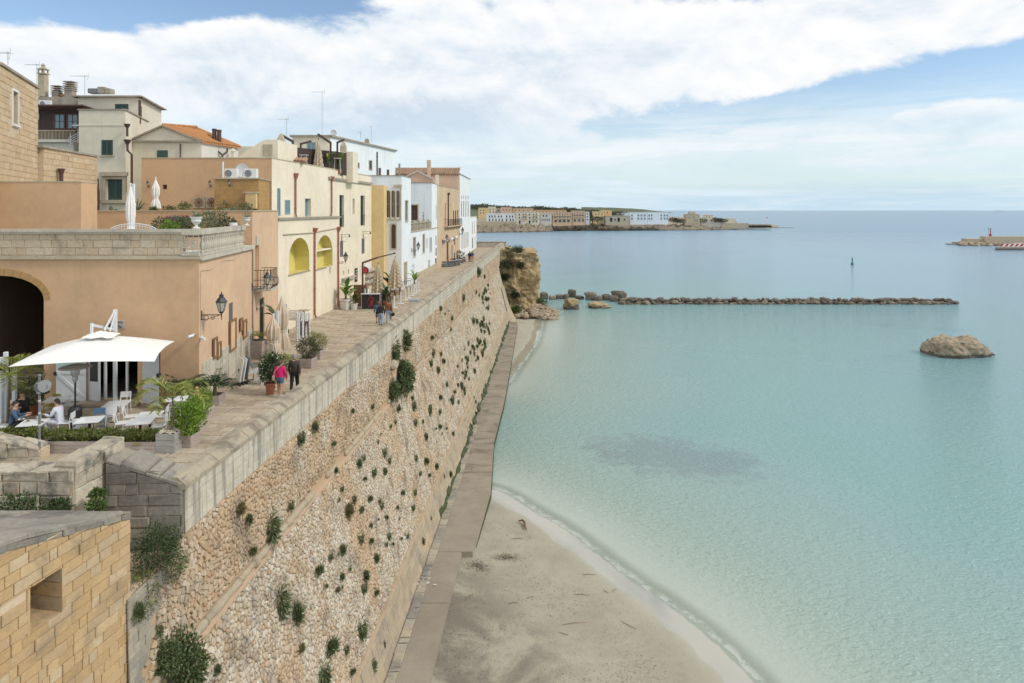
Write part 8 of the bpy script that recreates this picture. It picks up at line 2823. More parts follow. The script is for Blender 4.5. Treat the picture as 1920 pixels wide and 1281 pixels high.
for i, (u, v) in enumerate([(739.5, 577), (751.5, 570), (760, 563), (766.5, 559), (772, 555), (776.5, 552), (780.5, 548.5), (785, 546)]):
 p = onz(u, v, 0)
 t = thing('barrier_post', ['nearest', 'second', 'third', 'fourth', 'fifth', 'sixth', 'seventh', 'farthest'][i] + ' white post of the row fencing the bar tables', 'post', p, group='white posts fencing the bar tables')
 MB().box((0, 0, .5), (.09, .09, 1.0), bev=.008).build('shaft', M['white_canvas'], t)
 MB().box((0, 0, .02), (.5, .34, .04), bev=.01).build('foot', M['stripe_white'], t)
bt = make_table('bar_table', 'x', 'brown_wood', 'brown tables behind the white posts', .75, .75, .78)
for i, (u, v, lab) in enumerate([(744, 568, 'brown bar table nearest the white posts'), (752, 561, 'brown bar table in the middle of the row'), (761, 552, 'brown bar table farthest along the white posts')]):
 p = onz(u, v, 0)
 q = Vector((p.x - .6, p.y, 0))
 if i == 0:
  bt.location = q
  bt['label'] = lab
 else:
  dup(bt, q, 0, lab)
bch = make_chair('bar_chair', 'x', 'brown_wood', 'brown chairs behind the white posts')
for i, (u, v, rz, lab) in enumerate([(739, 566, -.2, 'brown bar chair in front of the nearest bar table'), (748, 565, 1.4, 'brown bar chair right of the nearest bar table'), (755, 558, 1.5, 'brown bar chair by the middle bar table'), (744, 562, 3.0, 'brown bar chair behind the nearest bar table')]):
 p = onz(u, v, 0)
 q = Vector((p.x - .5, p.y, 0))
 if i == 0:
  bch.location = q
  bch.rotation_euler = (0, 0, rz)
  bch['label'] = lab
 else:
  dup(bch, q, rz, lab)
t = thing('terrace_railing', 'black railing between the shaggy parasol and the white house', 'railing', onz(758, 548, 0))
b = MB()
P0, P1 = onz(750, 552, 0), onz(770, 545, 0)
P0.x -= .5
for k in range(9):
 c = P0.lerp(P1, k / 8)
 b.tube([c, c + Vector((0, 0, 1.05))], .02, 5)
b.bar(P0 + Vector((0, 0, 1.05)), P1 + Vector((0, 0, 1.05)), .05, .05)
b.wb('bars', 'black_metal', t)
p = onz(776, 565, 0)
o = MB().box((0, 0, .06), (.8, .5, .12), rz=.2, bev=.03).build('tarpaulin', M['blue_fabric'])
o.location = p
tag(o, 'small folded blue tarpaulin on the paving by the white posts', 'tarpaulin')
# ------------------------------------------------------------------ far cafe
gc = make_chair('cafe_chair', 'x', 'grey_paint', 'grey chairs of the far cafe')
MB().box((0, .0, .25), (.44, .44, .4), bev=.03).build('seat_base', M['grey_paint'], gc)
lst = [(831, 501, 0), (836, 501, .2), (842, 500.5, 0), (848, 500, .1), (854, 499, -.1), (860, 498, 0), (834, 496, 3.1), (846, 495.5, 3.0), (852, 495, 3.2), (858, 494, 3.1), (866, 493.5, 0), (870, 491.5, .2)]
nm_ = ['nearest left', 'second from left, near row', 'third from left, near row', 'fourth from left, near row', 'fifth from left, near row', 'near row, next to the couple', 'far row, leftmost', 'far row, behind the seated person', 'far row, third', 'far row, fourth', 'rightmost pair, left one', 'rightmost pair, right one']
for i, (u, v, rz) in enumerate(lst):
 p = onz(u, v, 0)
 lab = 'grey cafe chair by the tan house, ' + nm_[i]
 if i == 0:
  gc.location = p
  gc.rotation_euler = (0, 0, rz)
  gc['label'] = lab
 else:
  dup(gc, p, rz, lab)
gt = make_table('cafe_table', 'x', 'light_grey', 'tables of the far cafe')
for i, (u, v) in enumerate([(838, 498.5), (849, 497.5), (860, 496), (868, 491)]):
 p = onz(u, v, 0)
 lab = 'light cafe table by the tan house, ' + ['leftmost', 'second', 'third', 'rightmost'][i]
 if i == 0:
  gt.location = p
  gt['label'] = lab
 else:
  dup(gt, p, 0, lab)
p = onz(850, 491, 0)
t = thing('serving_cart', 'pale green serving cabinet behind the cafe tables', 'cabinet', p)
MB().box((-.3, 0, .9), (1.3, .6, 1.4), bev=.03).build('body', M['light_grey'], t)
MB().box((-.3, -.31, 1.1), (1.1, .03, .6)).build('glass_front', M['glass_blue'], t)
p = onz(861, 489, 0)
r = thing('cafe_plant', 'dark shrub behind the cafe tables', 'plant', p)
obj('foliage', bush_mesh('foliage', 'leaf_shrub', (.9, .7, .6), 500, .16, seed=88), r, (0, 0, 1.0))
pot(r, .25, .32, .5, 'terracotta')
for i, (u, v, L) in enumerate([(829.5, 452, 1.6), (840, 449, 1.8), (849, 446, 1.6)]):
 s_ = f1.s(u)
 z_ = f1.z(u, v)
 t = thing('rolled_awning', ['nearest', 'middle', 'farthest'][i] + ' rolled white awning on the tan house', 'awning', f1.p(s_, z_, .3), group='rolled awnings on the tan house')
 MB().tube([f1.p(s_, z_, .35), f1.p(s_ + L, z_ + .05, .35)], .2, 10).wb('roll', 'awning_white', t)
 b = MB()
 for ds in (.05, L - .05):
  b.tube([f1.p(s_ + ds, z_ + .1, 0), f1.p(s_ + ds, z_, .35), f1.p(s_ + ds, z_ - .35, .6)], .025, 5)
 b.wb('arm', 'iron', t)
# ------------------------------------------------------------------ upper terrace and roofs
ZT = 6.26
closed_parasol('closed_parasol', 'folded white parasol with mast on the terrace behind the stone parapet', (at(245, 400, 32.5).x, 32.5, ZT), 3.1, .2, 'white_canvas', seed=11, group='folded white parasols on the terrace', z0=.3)
MB().bar((0, 0, 0), (0, 0, 1), .1, .1)
t = thing('parasol_mast', 'white mast beside the folded white terrace parasol', 'post', (at(250.5, 400, 32.7).x, 32.7, ZT))
MB().box((0, 0, 1.6), (.1, .1, 3.2)).build('shaft', M['white_metal'], t)
closed_parasol('closed_parasol', 'small folded cream parasol before the ochre terrace wall', (at(292, 380, 43).x, 43, 7.36), 2.8, .22, 'white_canvas', seed=12, group='folded white parasols on the terrace', z0=.95)
for i, (u, v, Y, s, lab) in enumerate([(367, 427.5, 29.1, 1.0, 'white pedestal urn with agave on the parapet corner'), (462, 421.5, 35.0, .85, 'white pedestal urn with agave at the far end of the balustrade')]):
 c = at(u, v, Y)
 r = thing('urn', lab, 'urn', (c.x, c.y + .05, 7.40), group='white urns on the balustrade')
 MB().lathe([(.16, 0), (.16, .04), (.07, .09), (.05, .16), (.12, .22), (.20, .32), (.19, .38), (.21, .44), (.25, .48), (.25, .51), (.2, .51), (.18, .46), (.01, .46)], (0, 0, 0), 20).build('bowl', M['white_pot'], r, smooth=False)
 b = MB()
 for k in range(14):
  blade_leaf(b, (0, 0, .46), k * 2.4, .35 + .09 * (k % 10), .34, .05, -.1, n=5)
 b.build('agave', M['leaf_agave'], r)
 r.scale = (s, s, s)
for i, (u, v, Y, r3, mt, lab) in enumerate([(305, 422, 34, (.55, .5, .4), 'leaf_dark', 'dark round shrub at the left of the terrace garden'), (318, 424, 33.6, (.45, .4, .3), 'leaf_bright', 'yellow-green shrub in the terrace garden'), (333, 420, 34, (.6, .5, .42), 'leaf_agave', 'grey-green flowering shrub in the terrace garden'), (350, 421, 34.3, (.5, .5, .38), 'leaf_mid', 'green shrub left of the white urn'),
      (388, 418, 34, (.55, .5, .5), 'leaf_agave', 'silvery shrub right of the white urn'), (402, 411, 35, (.75, .6, .5), 'leaf_dark', 'large dark clipped shrub behind the silvery one'), (425, 420, 34.6, (.6, .5, .34), 'leaf_shrub', 'low dark shrub near the end of the terrace garden'), (345, 415, 35.2, (.7, .4, .3), 'petal', 'reddish flowers at the back of the terrace garden'), (322, 414, 35.4, (.4, .3, .22), 'petal', 'small pink flowers left in the terrace garden')]):
 c = at(u, v, Y)
 o = put('terrace_shrub', bush_mesh('terrace_shrub', mt, r3, 800, .085, seed=200 + i, shell=.3), c)
 tag(o, lab, 'plant')
t = thing('planting_bed', 'raised planting bed along the terrace balustrade', 'planter', (-14.8, 34, ZT))
MB().box((-16.3, 34.4, ZT + .3), (4.6, 1.9, .6), rz=0).wb('box', 'peach_plaster', t)
MB().box((-16.3, 34.4, ZT + .62), (4.4, 1.7, .06)).wb('soil', 'soil', t)
c = at(438, 418, 34)
r = thing('white_pot', 'small round white pot in the terrace garden', 'pot', (c.x, c.y, c.z - .25))
MB().lathe([(.12, 0), (.2, .12), (.19, .26), (.16, .26), (.15, .2), (.01, .2)], (0, 0, 0), 16).build('bowl', M['white_pot'], r)
obj('foliage', bush_mesh('foliage', 'leaf_dark', (.14, .14, .1), 120, .06, seed=3), r, (0, 0, .3))
r = thing('arched_bench', 'white metal garden seat with arched bar back behind the parapet', 'bench', (at(250, 428, 30.5).x, 30.5, ZT))
b = MB()
W = 1.05
pts = [(math.cos(a) * W, 0, 1.0 + .33 * math.sin(a)) for a in np.linspace(0, math.pi, 25)]
b.tube(pts, .02, 6)
b.tube([(p[0] * .9, 0, 1.0 + (p[2] - 1.0) * .72) for p in pts], .012, 5)
for p in pts[1:-1]:
 b.tube([(p[0], 0, .55), p], .009, 4)
b.build('back_bars', M['white_paint'], r)
MB().box((0, -.25, .52), (2.1, .5, .04), bev=.01).build('seat', M['white_paint'], r)
for sx in (-.95, .95):
 for y in (-.45, 0):
  MB().tube([(sx, y, 0), (sx, y, .52)], .02, 6).build('leg', M['white_paint'], r)
for i, (u, v, Y, lab) in enumerate([(212, 393, 40, 'prickly pear before the shuttered window'), (434, 392, 40.8, 'prickly pear in front of the block hut'), (425, 393, 40.6, 'small prickly pear left before the block hut')]):
 c = at(u, v, Y)
 r = thing('prickly_pear', lab, 'plant', (c.x, c.y, 7.4), group='prickly pears on the terrace')
 b = MB()
 rr = random.Random(i)
 for k in range(9):
  b.ball((rr.uniform(-.3, .3), rr.uniform(-.1, .1), .3 + rr.uniform(0, .55)), (.14, .05, .2), 8, 6)
 b.ball((0, 0, .3), (.16, .08, .34), 8, 6)
 b.build('pads', M['leaf_agave'], r)
 pot(r, .16, .22, .3, 'terracotta')
c = at(258, 393, 41)
r = thing('yucca', 'spiky yucca between the folded parasol and the ochre wall', 'plant', (c.x, c.y, 7.36))
b = MB()
rr = random.Random(8)
for k in range(34):
 blade_leaf(b, (0, 0, .5 + .02 * k), rr.uniform(0, 6.28), rr.uniform(.1, 1.4), rr.uniform(.6, .95), .06, .5, n=5)
b.build('leaves', M['leaf_agave'], r)
MB().tube([(0, 0, 0), (0, 0, 1.0)], .08, 7).build('trunk', M['twig'], r)
for i, (u, v, Y, mt, s, lab) in enumerate([(345, 386, 43.2, 'leaf_mid', .38, 'plant in a grey pot on the tiled bench'), (318, 393, 42, 'leaf_dark', .4, 'dark plant at the left of the tiled bench'), (288, 393, 42.4, 'leaf_mid', .25, 'small plant under the cream parasol'), (421, 385, 41.2, 'leaf_dry', .45, 'dry brown shrub left of the block hut pears'), (461, 388, 41.0, 'leaf_agave', .42, 'agave pot before the grill cabinet')]):
 c = at(u, v, Y)
 r = thing('potted_plant', lab, 'plant', (c.x, c.y, max(7.36, c.z - .55)), group='potted plants on the upper terrace')
 pot(r, .15, .2, .28, 'light_grey' if i == 0 else 'terracotta')
 obj('foliage', bush_mesh('foliage', mt, (s, s, s * .75), 300, .11, seed=300 + i, shell=.2), r, (0, 0, .5))
t = thing('tiled_bench', 'low white bench with patterned tile back panels on the ochre wall', 'bench', (at(365, 392, 44.6).x, 44.6, 7.36))
a0, a1 = at(325, 392, 44.5), at(402, 392, 44.5)
MB().box(((a0.x + a1.x) / 2, 44.5, 7.62), (a1.x - a0.x, .6, .5), bev=.02).wb('seat', 'old_white', t)
for i, u in enumerate((373, 396.5)):
 c = at(u, 380, 44.85)
 pn = MB().box((c.x, 44.88, c.z), (.78, .05, .72)).wb('tile_panel', 'trim_stone', t)
 b = MB()
 for r_ in (.30, .2, .1):
  b.tube([(c.x + math.cos(a) * r_, 44.85, c.z + math.sin(a) * r_) for a in np.linspace(0, 6.283, 9)], .02, 4)
 for a in np.linspace(0, 6.283, 9)[:-1]:
  b.bar((c.x, 44.85, c.z), (c.x + math.cos(a) * .3, 44.85, c.z + math.sin(a) * .3), .02, .03)
 b.wb('pattern', 'tan_jumper', pn)
for i, (u, v, Y, lab) in enumerate([(280, 350, 44.9, 'grey carriage lamp left on the ochre terrace wall'), (396, 349, 44.9, 'grey carriage lamp beside the block hut'), (432, 348, 41.9, 'black carriage lamp on the block hut')]):
 c = at(u, v, Y)
 f = Fac((c.x - 1, Y), (c.x + 1, Y))
 lantern(f, 1.0, c.z, .22, .45, lab, 'carriage lamps on the terrace')
def antenna(label, c, h, n=6, L=1.0, az=0.0, tilt=0.0):
 r = thing('antenna', label, 'antenna', c, az, group='roof antennas')
 MB().tube([(0, 0, 0), (0, 0, h)], .022, 5).build('mast', M['steel'], r)
 b = MB()
 b.tube([(-L, 0, h - .1), (L * .25, 0, h - .1 + tilt)], .014, 4)
 for k in range(n):
  x = -L + L * 1.2 * k / (n - 1)
  w = .12 + .22 * k / n
  b.tube([(x, -w, h - .1), (x, w, h - .1)], .009, 4)
 b.tube([(L * .2, -.05, h - .45), (L * .25, 0, h - .1), (L * .2, .05, h + .2)], .012, 4)
 b.build('dipoles', M['steel'], r)
 return r
antenna('roof antenna on the ashlar house at the left edge', at(15, 122, 37), 0.75, 5, .5)
antenna('tall antenna left of the stone chimney', at(69, 180, 57), 2.7, 7, 1.0)
antenna('thin antenna above the shuttered house roof', at(159, 178, 60), 1.75, 7, 1.3)
antenna('antenna left of the roof terrace', at(537, 260, 60), 1.8, 6, .7)
antenna('tall mast antenna above the white upper house', at(604, 252, 71), 4.5, 7, 1.1)
antenna('slim antenna on the far side of the white upper house', at(696, 268, 80), 2.0, 4, .2)
antenna('small antenna beside the round dish on the white upper house', at(676, 262, 78), 0.95, 5, .35)
def dish(label, c, r0, az, group='satellite dishes', mat='light_grey'):
 r = thing('satellite_dish', label, 'dish', c, az, group)
 prof = [(r0 * k / 6, .22 * r0 * (k / 6) ** 2) for k in range(1, 7)]
 b = MB()
 n = 20
 vs = [(0, 0, 0)]
 for a, d in prof:
  for k in range(n):
   t_ = 2 * math.pi * k / n
   vs.append((math.cos(t_) * a, -d, math.sin(t_) * a * 1.08))
 fs = [(0, 1 + (k + 1) % n, 1 + k) for k in range(n)]
 for j in range(5):
  for k in range(n):
   a, e = 1 + j * n + k, 1 + j * n + (k + 1) % n
   fs.append((a, e, e + n, a + n))
 vs = [(x, y, z + r0 * 1.25) for x, y, z in vs]
 b.add(vs, fs)
 b.build('reflector', M[mat], r, smooth=True)
 MB().tube([(0, .06, 0), (0, .06, r0 * 1.3)], .03, 6).build('mount', M['steel'], r)
 MB().tube([(0, -.1, r0 * .3), (0, -r0 * .9, r0 * 1.0)], .018, 5).build('feed_arm', M['steel'], r)
 return r
hz_top = hz + .07
dish('large pale satellite dish on the block hut', (at(451, 333, 43).x, 43.2, hz_top), .42, .7)
dish('round satellite dish on the roof edge of the white upper house', (at(687, 272, 80).x, 80, 15.7), .38, .9, mat='cornice_stone')
dish('pale satellite dish at the front roof edge of the white upper house', (at(624, 254, 70).x, 70.2, 15.7), .33, .5)
def ac_unit(label, c, w=.85, az=0.0):
 r = thing('air_conditioner', label, 'air conditioner', c, az, group='outdoor air conditioner units')
 MB().box((0, 0, .3), (w, .32, .58), bev=.02).build('casing', M['white_plastic'], r)
 MB().tube([(-.14, -.165, .3), (-.14, -.18, .3)], .22, 20).build('fan_grille', M['grey_paint'], r)
 b = MB()
 for k in range(3):
  b.tube([(-.14 + math.cos(a) * .07 * (k + 1), -.184, .3 + math.sin(a) * .07 * (k + 1)) for a in np.linspace(0, 6.283, 17)], .006, 4)
 b.build('grille_wire', M['light_grey'], r)
 for sx in (-.3, .3):
  MB().box((sx, 0, .0), (.06, .34, .04)).build('foot', M['steel'], r)
ac_unit('air conditioner on the grey wall above the veranda', at(85, 202, 57.4), .95)
ac_unit('left air conditioner on the block hut roof', (at(433, 333, 42.4).x, 42.5, hz_top), .75)
ac_unit('right air conditioner on the block hut roof', (at(470, 333, 42.4).x, 42.5, hz_top), .75)
t = thing('vent_pipe', 'white vent pipe at the left end of the block hut roof', 'pipe', (at(413, 335, 43).x, 43.4, 7.36))
MB().tube([(0, 0, 0), (0, 0, 3.9)], .055, 8).build('pipe', M['white_plastic'], t)
closed_parasol('closed_parasol', 'shaggy folded parasol on the brown roof terrace', (at(597, 300, 56).x, 56, 11.3), 2.65, .36, 'sand_canvas', 'brown_frame', ruffles=6, seed=15, z0=.2, strap=False)
for i, (u, Y, lab) in enumerate([(617, 57, 'yellow-green banana plant left on the brown roof terrace'), (635, 58.5, 'banana plant right on the brown roof terrace')]):
 r = thing('banana_plant', lab, 'plant', (at(u, 0, Y).x, Y, 11.3), group='banana plants on the roof terrace')
 pot(r, .2, .27, .4, 'terracotta')
 b = MB()
 rr = random.Random(i + 31)
 for k in range(7):
  blade_leaf(b, (0, 0, .6 + rr.uniform(0, .5)), rr.uniform(0, 6.28), rr.uniform(1.0, 1.55), rr.uniform(.8, 1.2), .36, rr.uniform(.3, 1.0))
 b.build('leaves', M['leaf_banana'], r)
 MB().tube([(0, 0, .3), (0, 0, 1.1)], [.07, .05], 7).build('stem', M['leaf_mid'], r)
for i, (u, Y) in enumerate([(574, 54.6), (636, 58.0)]):
 c = at(u, 290, Y)
 t = thing('terrace_lounger', ('left' if i == 0 else 'right') + ' small white table on the brown roof terrace', 'table', (c.x, c.y - .6, 11.3), group='white tables on the roof terrace')
 MB().box((0, 0, 1.25), (.62, .4, .03)).build('tabletop', M['white_plastic'], t)
 for sx in (-.26, .26):
  MB().bar((sx * 1.1, 0, 0), (sx * .8, 0, 1.24), .03, .03).build('leg', M['white_plastic'], t)
c = fw1.p(fw1.s(797), 7.0, -.2)
r = thing('terrace_statue', 'small dark figure ornament on the white house terrace pier', 'statue', c)
MB().lathe([(.12, 0), (.12, .08), (.05, .12), (.09, .35), (.12, .55), (.06, .72), (.035, .78), (.07, .86), (.06, .95), (.01, 1.0)], (0, 0, 0), 10).build('figure', M['cornice_stone'], r)
r = thing('cherub_statue', 'small golden garden figure among the bright planters', 'statue', onz(369, 800, 0))
MB().lathe([(.14, 0), (.14, .9), (.1, .95), (.06, 1.0), (.09, 1.12), (.1, 1.25), (.05, 1.34), (.07, 1.40), (.065, 1.48), (.01, 1.53)], (0, 0, 0), 10).build('figure', M['terrace_block'], r)
MB().tube([(.08, 0, 1.25), (.18, -.05, 1.15), (.1, -.12, 1.1)], .025, 5).build('arm', M['terrace_block'], r)
# ------------------------------------------------------------------ drift on the beach
dr = thing('driftwood_branch', 'crooked dark driftwood branch lying near the water line', 'driftwood', onz(984, 985, SEA + .2))
MB().tube([(-.45, .5, .05), (-.15, .55, .10), (0, .2, .08), (-.02, -.2, .06), (.1, -.7, .04)], [.04, .07, .08, .07, .03], 7).build('branch', M['brown_wood'], dr)
sp = [(1075, 1168, 1.6, .2), (1090, 1110, .9, -.1), (1152, 1098, .45, .9), (1136, 1101, .4, 2.2), (1057, 1189, .5, 2.7), (962, 1134, .6, .1), (880, 1123, .55, .8), (995, 1121, .5, .4), (970, 1006, .8, 0), (1105, 1070, .9, 0), (1178, 1165, 1.0, 2.4)]
for i, (u, v, L, a) in enumerate(sp):
 p = onz(u, v, SEA + .38)
 pz = float(sand_z(np.array([p.x]), np.array([p.y]))[0])
 t = MB().tube([(-L / 2, 0, .0), (0, .04, .03), (L / 2, -.03, .01)], [.008, .016, .006], 5).build('stick', M['brown_wood' if i else 'frame_wood'])
 t.location = (p.x, p.y, pz + .02)
 t.rotation_euler = (0, 0, a)
 tag(t, 'long pale reed lying on the sand' if i == 0 else 'thin dark stick washed up on the sand', 'stick', None if i == 0 else 'sticks on the sand')
n = 7000
wx_, wy_ = NP.uniform(-4, 14, n * 4), NP.uniform(24, 50, n * 4)
dd = shore_signed(wx_, wy_)
cl = np.array([noise.fractal((x * .28, y * .28, 4.0), 1, 2, 3) for x, y in zip(wx_, wy_)])
kk = (dd > 1.8) & (NP.random(n * 4) < np.clip(.10 + .75 * cl, 0.02, .9) * np.clip((dd - 1.5) / 3, 0, 1))
wk_x = np.interp(wy_, [q.y for q in outer], [q.x for q in outer])
kk &= wx_ > wk_x + .05
wx_, wy_ = wx_[kk][:n], wy_[kk][:n]
C = np.stack([wx_, wy_, sand_z(wx_, wy_) + .012], axis=1)
D = np.concatenate([NP.normal(size=(len(C), 2)), NP.uniform(0, .25, (len(C), 1))], axis=1)
w_ = bpy.data.objects.new('seaweed_wrack', leaf_mesh('seaweed_wrack', C, D, NP.uniform(.04, .13, len(C)), NP.uniform(.012, .03, len(C)), [M['twig']]))
tag(link(w_), 'scattered dry seaweed bits across the beach sand', 'seaweed', kind='stuff')
for i, (u, v, rx, ry, lab) in enumerate([(895, 1065, .7, .55, 'tangled clump of dry weed beside the walkway'), (945, 1045, 1.0, .35, 'thin smear of dry weed on the sand')]):
 p = onz(u, v, SEA + .35)
 pz = float(sand_z(np.array([p.x]), np.array([p.y]))[0])
 P = NP.normal(size=(420, 3)) * np.array([[rx * .5, ry * .6, .03]])
 P[:, 2] = np.abs(P[:, 2])
 o = bpy.data.objects.new('weed_clump', leaf_mesh('weed_clump', P, NP.normal(size=P.shape) * np.array([[1, 1, .3]]), NP.uniform(.1, .25, 420), NP.uniform(.01, .025, 420), [M['twig']]))
 o.location = (p.x, p.y, pz + .01)
 tag(link(o), lab, 'seaweed')
p = onz(790, 1093, WALK)
b = MB()
rr = random.Random(5)
for k in range(16):
 cx_, cy_ = rr.gauss(0, .3), rr.gauss(0, .28)
 n_ = 9
 b.add([(cx_ + math.cos(a) * rr.uniform(.04, .16), cy_ + math.sin(a) * rr.uniform(.03, .12), .004 + .0006 * k) for a in np.linspace(0, 6.283, n_ + 1)[:-1]], [tuple(range(n_))])
o = b.build('paint_splash', M['old_white'])
o.location = (p.x, p.y, WALK)
tag(o, 'splash of white paint on the walkway below the wall', 'stain', kind='stuff')
p = at(1756, 627, 97)
r = thing('gull', 'small gull flying just above the big rock', 'bird', p, .4)
b = MB()
b.ball((0, 0, 0), (.22, .07, .07), 8, 6)
b.ball((.24, 0, .03), (.07, .05, .05), 8, 5)
b.build('body', M['light_grey'], r)
for s in (-1, 1):
 MB().add([(.1, 0, .03), (-.08, 0, .03), (-.1, s * .35, .16), (.06, s * .35, .16), (-.16, s * .75, .08)], [(0, 1, 2, 3), (3, 2, 4)]).build('wing', M['grey_paint'], r)
# ------------------------------------------------------------------ people
def person(label, loc, rz, cols, pose='walk', h=1.70, hair='short', haircol='dark_hair', seed=0, group=None, skirt=False, look=0.0):
 V, E, Rr, part = [], [], [], []
 def v(p, r, pt, parent=None):
  V.append(Vector(p))
  kf = {'top': 1.22, 'hip': 1.25, 'skin': 1.18, 'shoe': 1.2}.get(pt, 1.38)
  Rr.append(tuple(q * kf for q in (r if hasattr(r, '__len__') else (r, r))))
  part.append(pt)
  if parent is not None:
   E.append((parent, len(V) - 1))
  return len(V) - 1
 sit = pose.startswith('sit')
 pz = .50 if sit else .93
 pe = v((0, 0, pz), (.155, .115), 'hip')
 lean = .10 if sit else .02
 sp = v((0, lean * .3, pz + .18), (.138, .10), 'top', pe)
 ch = v((0, lean * .7, pz + .38), (.165, .11), 'top', sp)
 nb = v((0, lean, pz + .52), (.075, .065), 'top', ch)
 nk = v((0, lean + .01, pz + .585), (.05, .052), 'skin', nb)
 j = v((0, lean + .03, pz + .645), (.066, .075), 'skin', nk)
 hd = v((0, lean + .02, pz + .725), (.078, .095), 'skin', j)
 tp = v((0, lean + .0, pz + .80), (.05, .06), 'skin', hd)
 for s in (-1, 1):
  sh = v((s * .185, lean * .9, pz + .475), .062, 'sleeve', ch)
  if sit:
   el = v((s * .24, lean + .10, pz + .22), .045, 'sleeve', sh)
   wr = v((s * .15, lean + .34, pz + .28), .032, 'sleeve' if cols.get('long', 1) else 'skin', el)
   hp = v((s * .13, lean + .42, pz + .30), (.036, .022), 'skin', wr)
   fd = Vector((-s * .15, 1, -.1)).normalized()
   side = Vector((s, 0, 0))
  else:
   sw = .10 * s * (1 if seed % 2 else -1)
   el = v((s * .245, sw * .5 - .03, pz + .21), .045, 'sleeve', sh)
   wr = v((s * .265, sw + .03, pz - .03), .033, 'sleeve' if cols.get('long', 1) else 'skin', el)
   hp = v((s * .265, sw + .05, pz - .11), (.022, .038), 'skin', wr)
   fd = Vector((0, .18, -1)).normalized()
   side = Vector((0, 1, 0))
  base = V[hp]
  for k, (o_, ln) in enumerate(((-.027, .055), (-.009, .068), (.009, .065), (.026, .052))):
   a = v(base + side * o_ + fd * .04, .0095, 'skin', hp)
   v(base + side * o_ + fd * (.04 + ln * .55) + Vector((0, .008, 0)), .0085, 'skin', a)
  th = v(base + side * .042 + fd * .0, .0105, 'skin', hp)
  v(base + side * .060 + fd * .04, .009, 'skin', th)
 for s in (-1, 1):
  hi = v((s * .095, 0, pz - .05), (.092, .10), 'hip', pe)
  if sit:
   kn = v((s * .11, .44, pz - .0), .062, 'leg', hi)
   an = v((s * .11, .42, .10), .043, 'shin', kn)
   to = v((s * .12, .58, .045), (.042, .036), 'shoe', an)
   V[an].z = .09
  else:
   st = .16 * s * (-1 if seed % 2 else 1)
   kn = v((s * .10, st * .55 + .03, .49), .062, 'leg', hi)
   an = v((s * .10, st - .03, .095 + max(0, -st) * .25), .043, 'shin', kn)
   to = v((s * .115, st + .12, .045 + max(0, -st) * .05), (.042, .036), 'shoe', an)
 k = h / (pz + .84) if not sit else h / 1.70
 me = bpy.data.meshes.new('skeleton')
 me.from_pydata([tuple(q) for q in V], E, [])
 o = bpy.data.objects.new('skeleton', me)
 COL.objects.link(o)
 md = o.modifiers.new('skin', 'SKIN')
 md.use_smooth_shade = True
 sk = me.skin_vertices[0].data
 for i, r in enumerate(Rr):
  sk[i].radius = r
  sk[i].use_root = (i == pe)
 ss_ = o.modifiers.new('sub', 'SUBSURF')
 ss_.levels = ss_.render_levels = 1
 bpy.context.view_layer.update()
 dg = bpy.context.evaluated_depsgraph_get()
 body = bpy.data.meshes.new_from_object(o.evaluated_get(dg))
 bpy.data.objects.remove(o)
 mats = {'skin': cols.get('skin', 'skin'), 'top': cols['top'], 'sleeve': cols.get('sleeve', cols['top']), 'hip': cols['legs'], 'leg': cols.get('thigh', cols['legs']), 'shin': cols.get('shin', cols['legs']), 'shoe': cols.get('shoe', 'shoe')}
 names = []
 for m in mats.values():
  if m not in names:
   names.append(m)
 names += [q for q in ('dark_hair', 'skin') if q not in names]
 body.materials.clear()
 for m in names:
  body.materials.append(M[m])
 A = np.array([V[a] for a, b in E])
 B = np.array([V[b] for a, b in E])
 PB = [part[b] for a, b in E]
 cs = np.array([p.center for p in body.polygons])
 AB = B - A
 t = np.clip(((cs[:, None, :] - A[None]) * AB[None]).sum(2) / (AB * AB).sum(1)[None], 0, 1)
 dist = np.linalg.norm(cs[:, None, :] - A[None] - t[..., None] * AB[None], axis=2)
 nn = dist.argmin(1)
 mi = []
 for i, q in enumerate(nn):
  pt = PB[q]
  if pt == 'top' and cs[i][2] < pz + .06:
   pt = 'hip'
  if pt == 'hip' and cs[i][2] > pz + .04:
   pt = 'top'
  if pt == 'leg' and cols.get('shorts') and t[i, q] > .45:
   pt = 'shin'
  if pt == 'shin' and t[i, q] > .93:
   pt = 'shoe'
  mi.append(names.index(mats[pt]))
 body.polygons.foreach_set('material_index', mi)
 bm = bmesh.new()
 bm.from_mesh(body)
 hc = Vector((0, lean + .02, pz + .715))
 sk_i, ey_i = names.index(cols.get('skin', 'skin')), names.index('dark_hair')
 def blob(c, sc, mi_):
  r = bmesh.ops.create_uvsphere(bm, u_segments=8, v_segments=6, radius=1.0)
  for q in r['verts']:
   q.co = Vector((q.co.x * sc[0], q.co.y * sc[1], q.co.z * sc[2])) + Vector(c)
  for f in {f for q in r['verts'] for f in q.link_faces}:
   f.material_index = mi_
 blob(hc + Vector((0, .095, -.01)), (.014, .022, .022), sk_i)
 for s in (-1, 1):
  blob(hc + Vector((s * .081, -.005, -.01)), (.010, .02, .03), sk_i)
  blob(hc + Vector((s * .03, .082, .012)), (.011, .008, .007), ey_i)
 blob(hc + Vector((0, .085, -.052)), (.024, .010, .006), names.index(cols.get('skin', 'skin')))
 bm.to_mesh(body)
 bm.free()
 body.polygons.foreach_set('use_smooth', [True] * len(body.polygons))
 r = thing('person', label, 'person', loc, rz, group)
 r.scale = (k, k, k)
 obj('body', body, r)
 hb = MB()
 n, m = 14, 8
 vs, fs = [], []
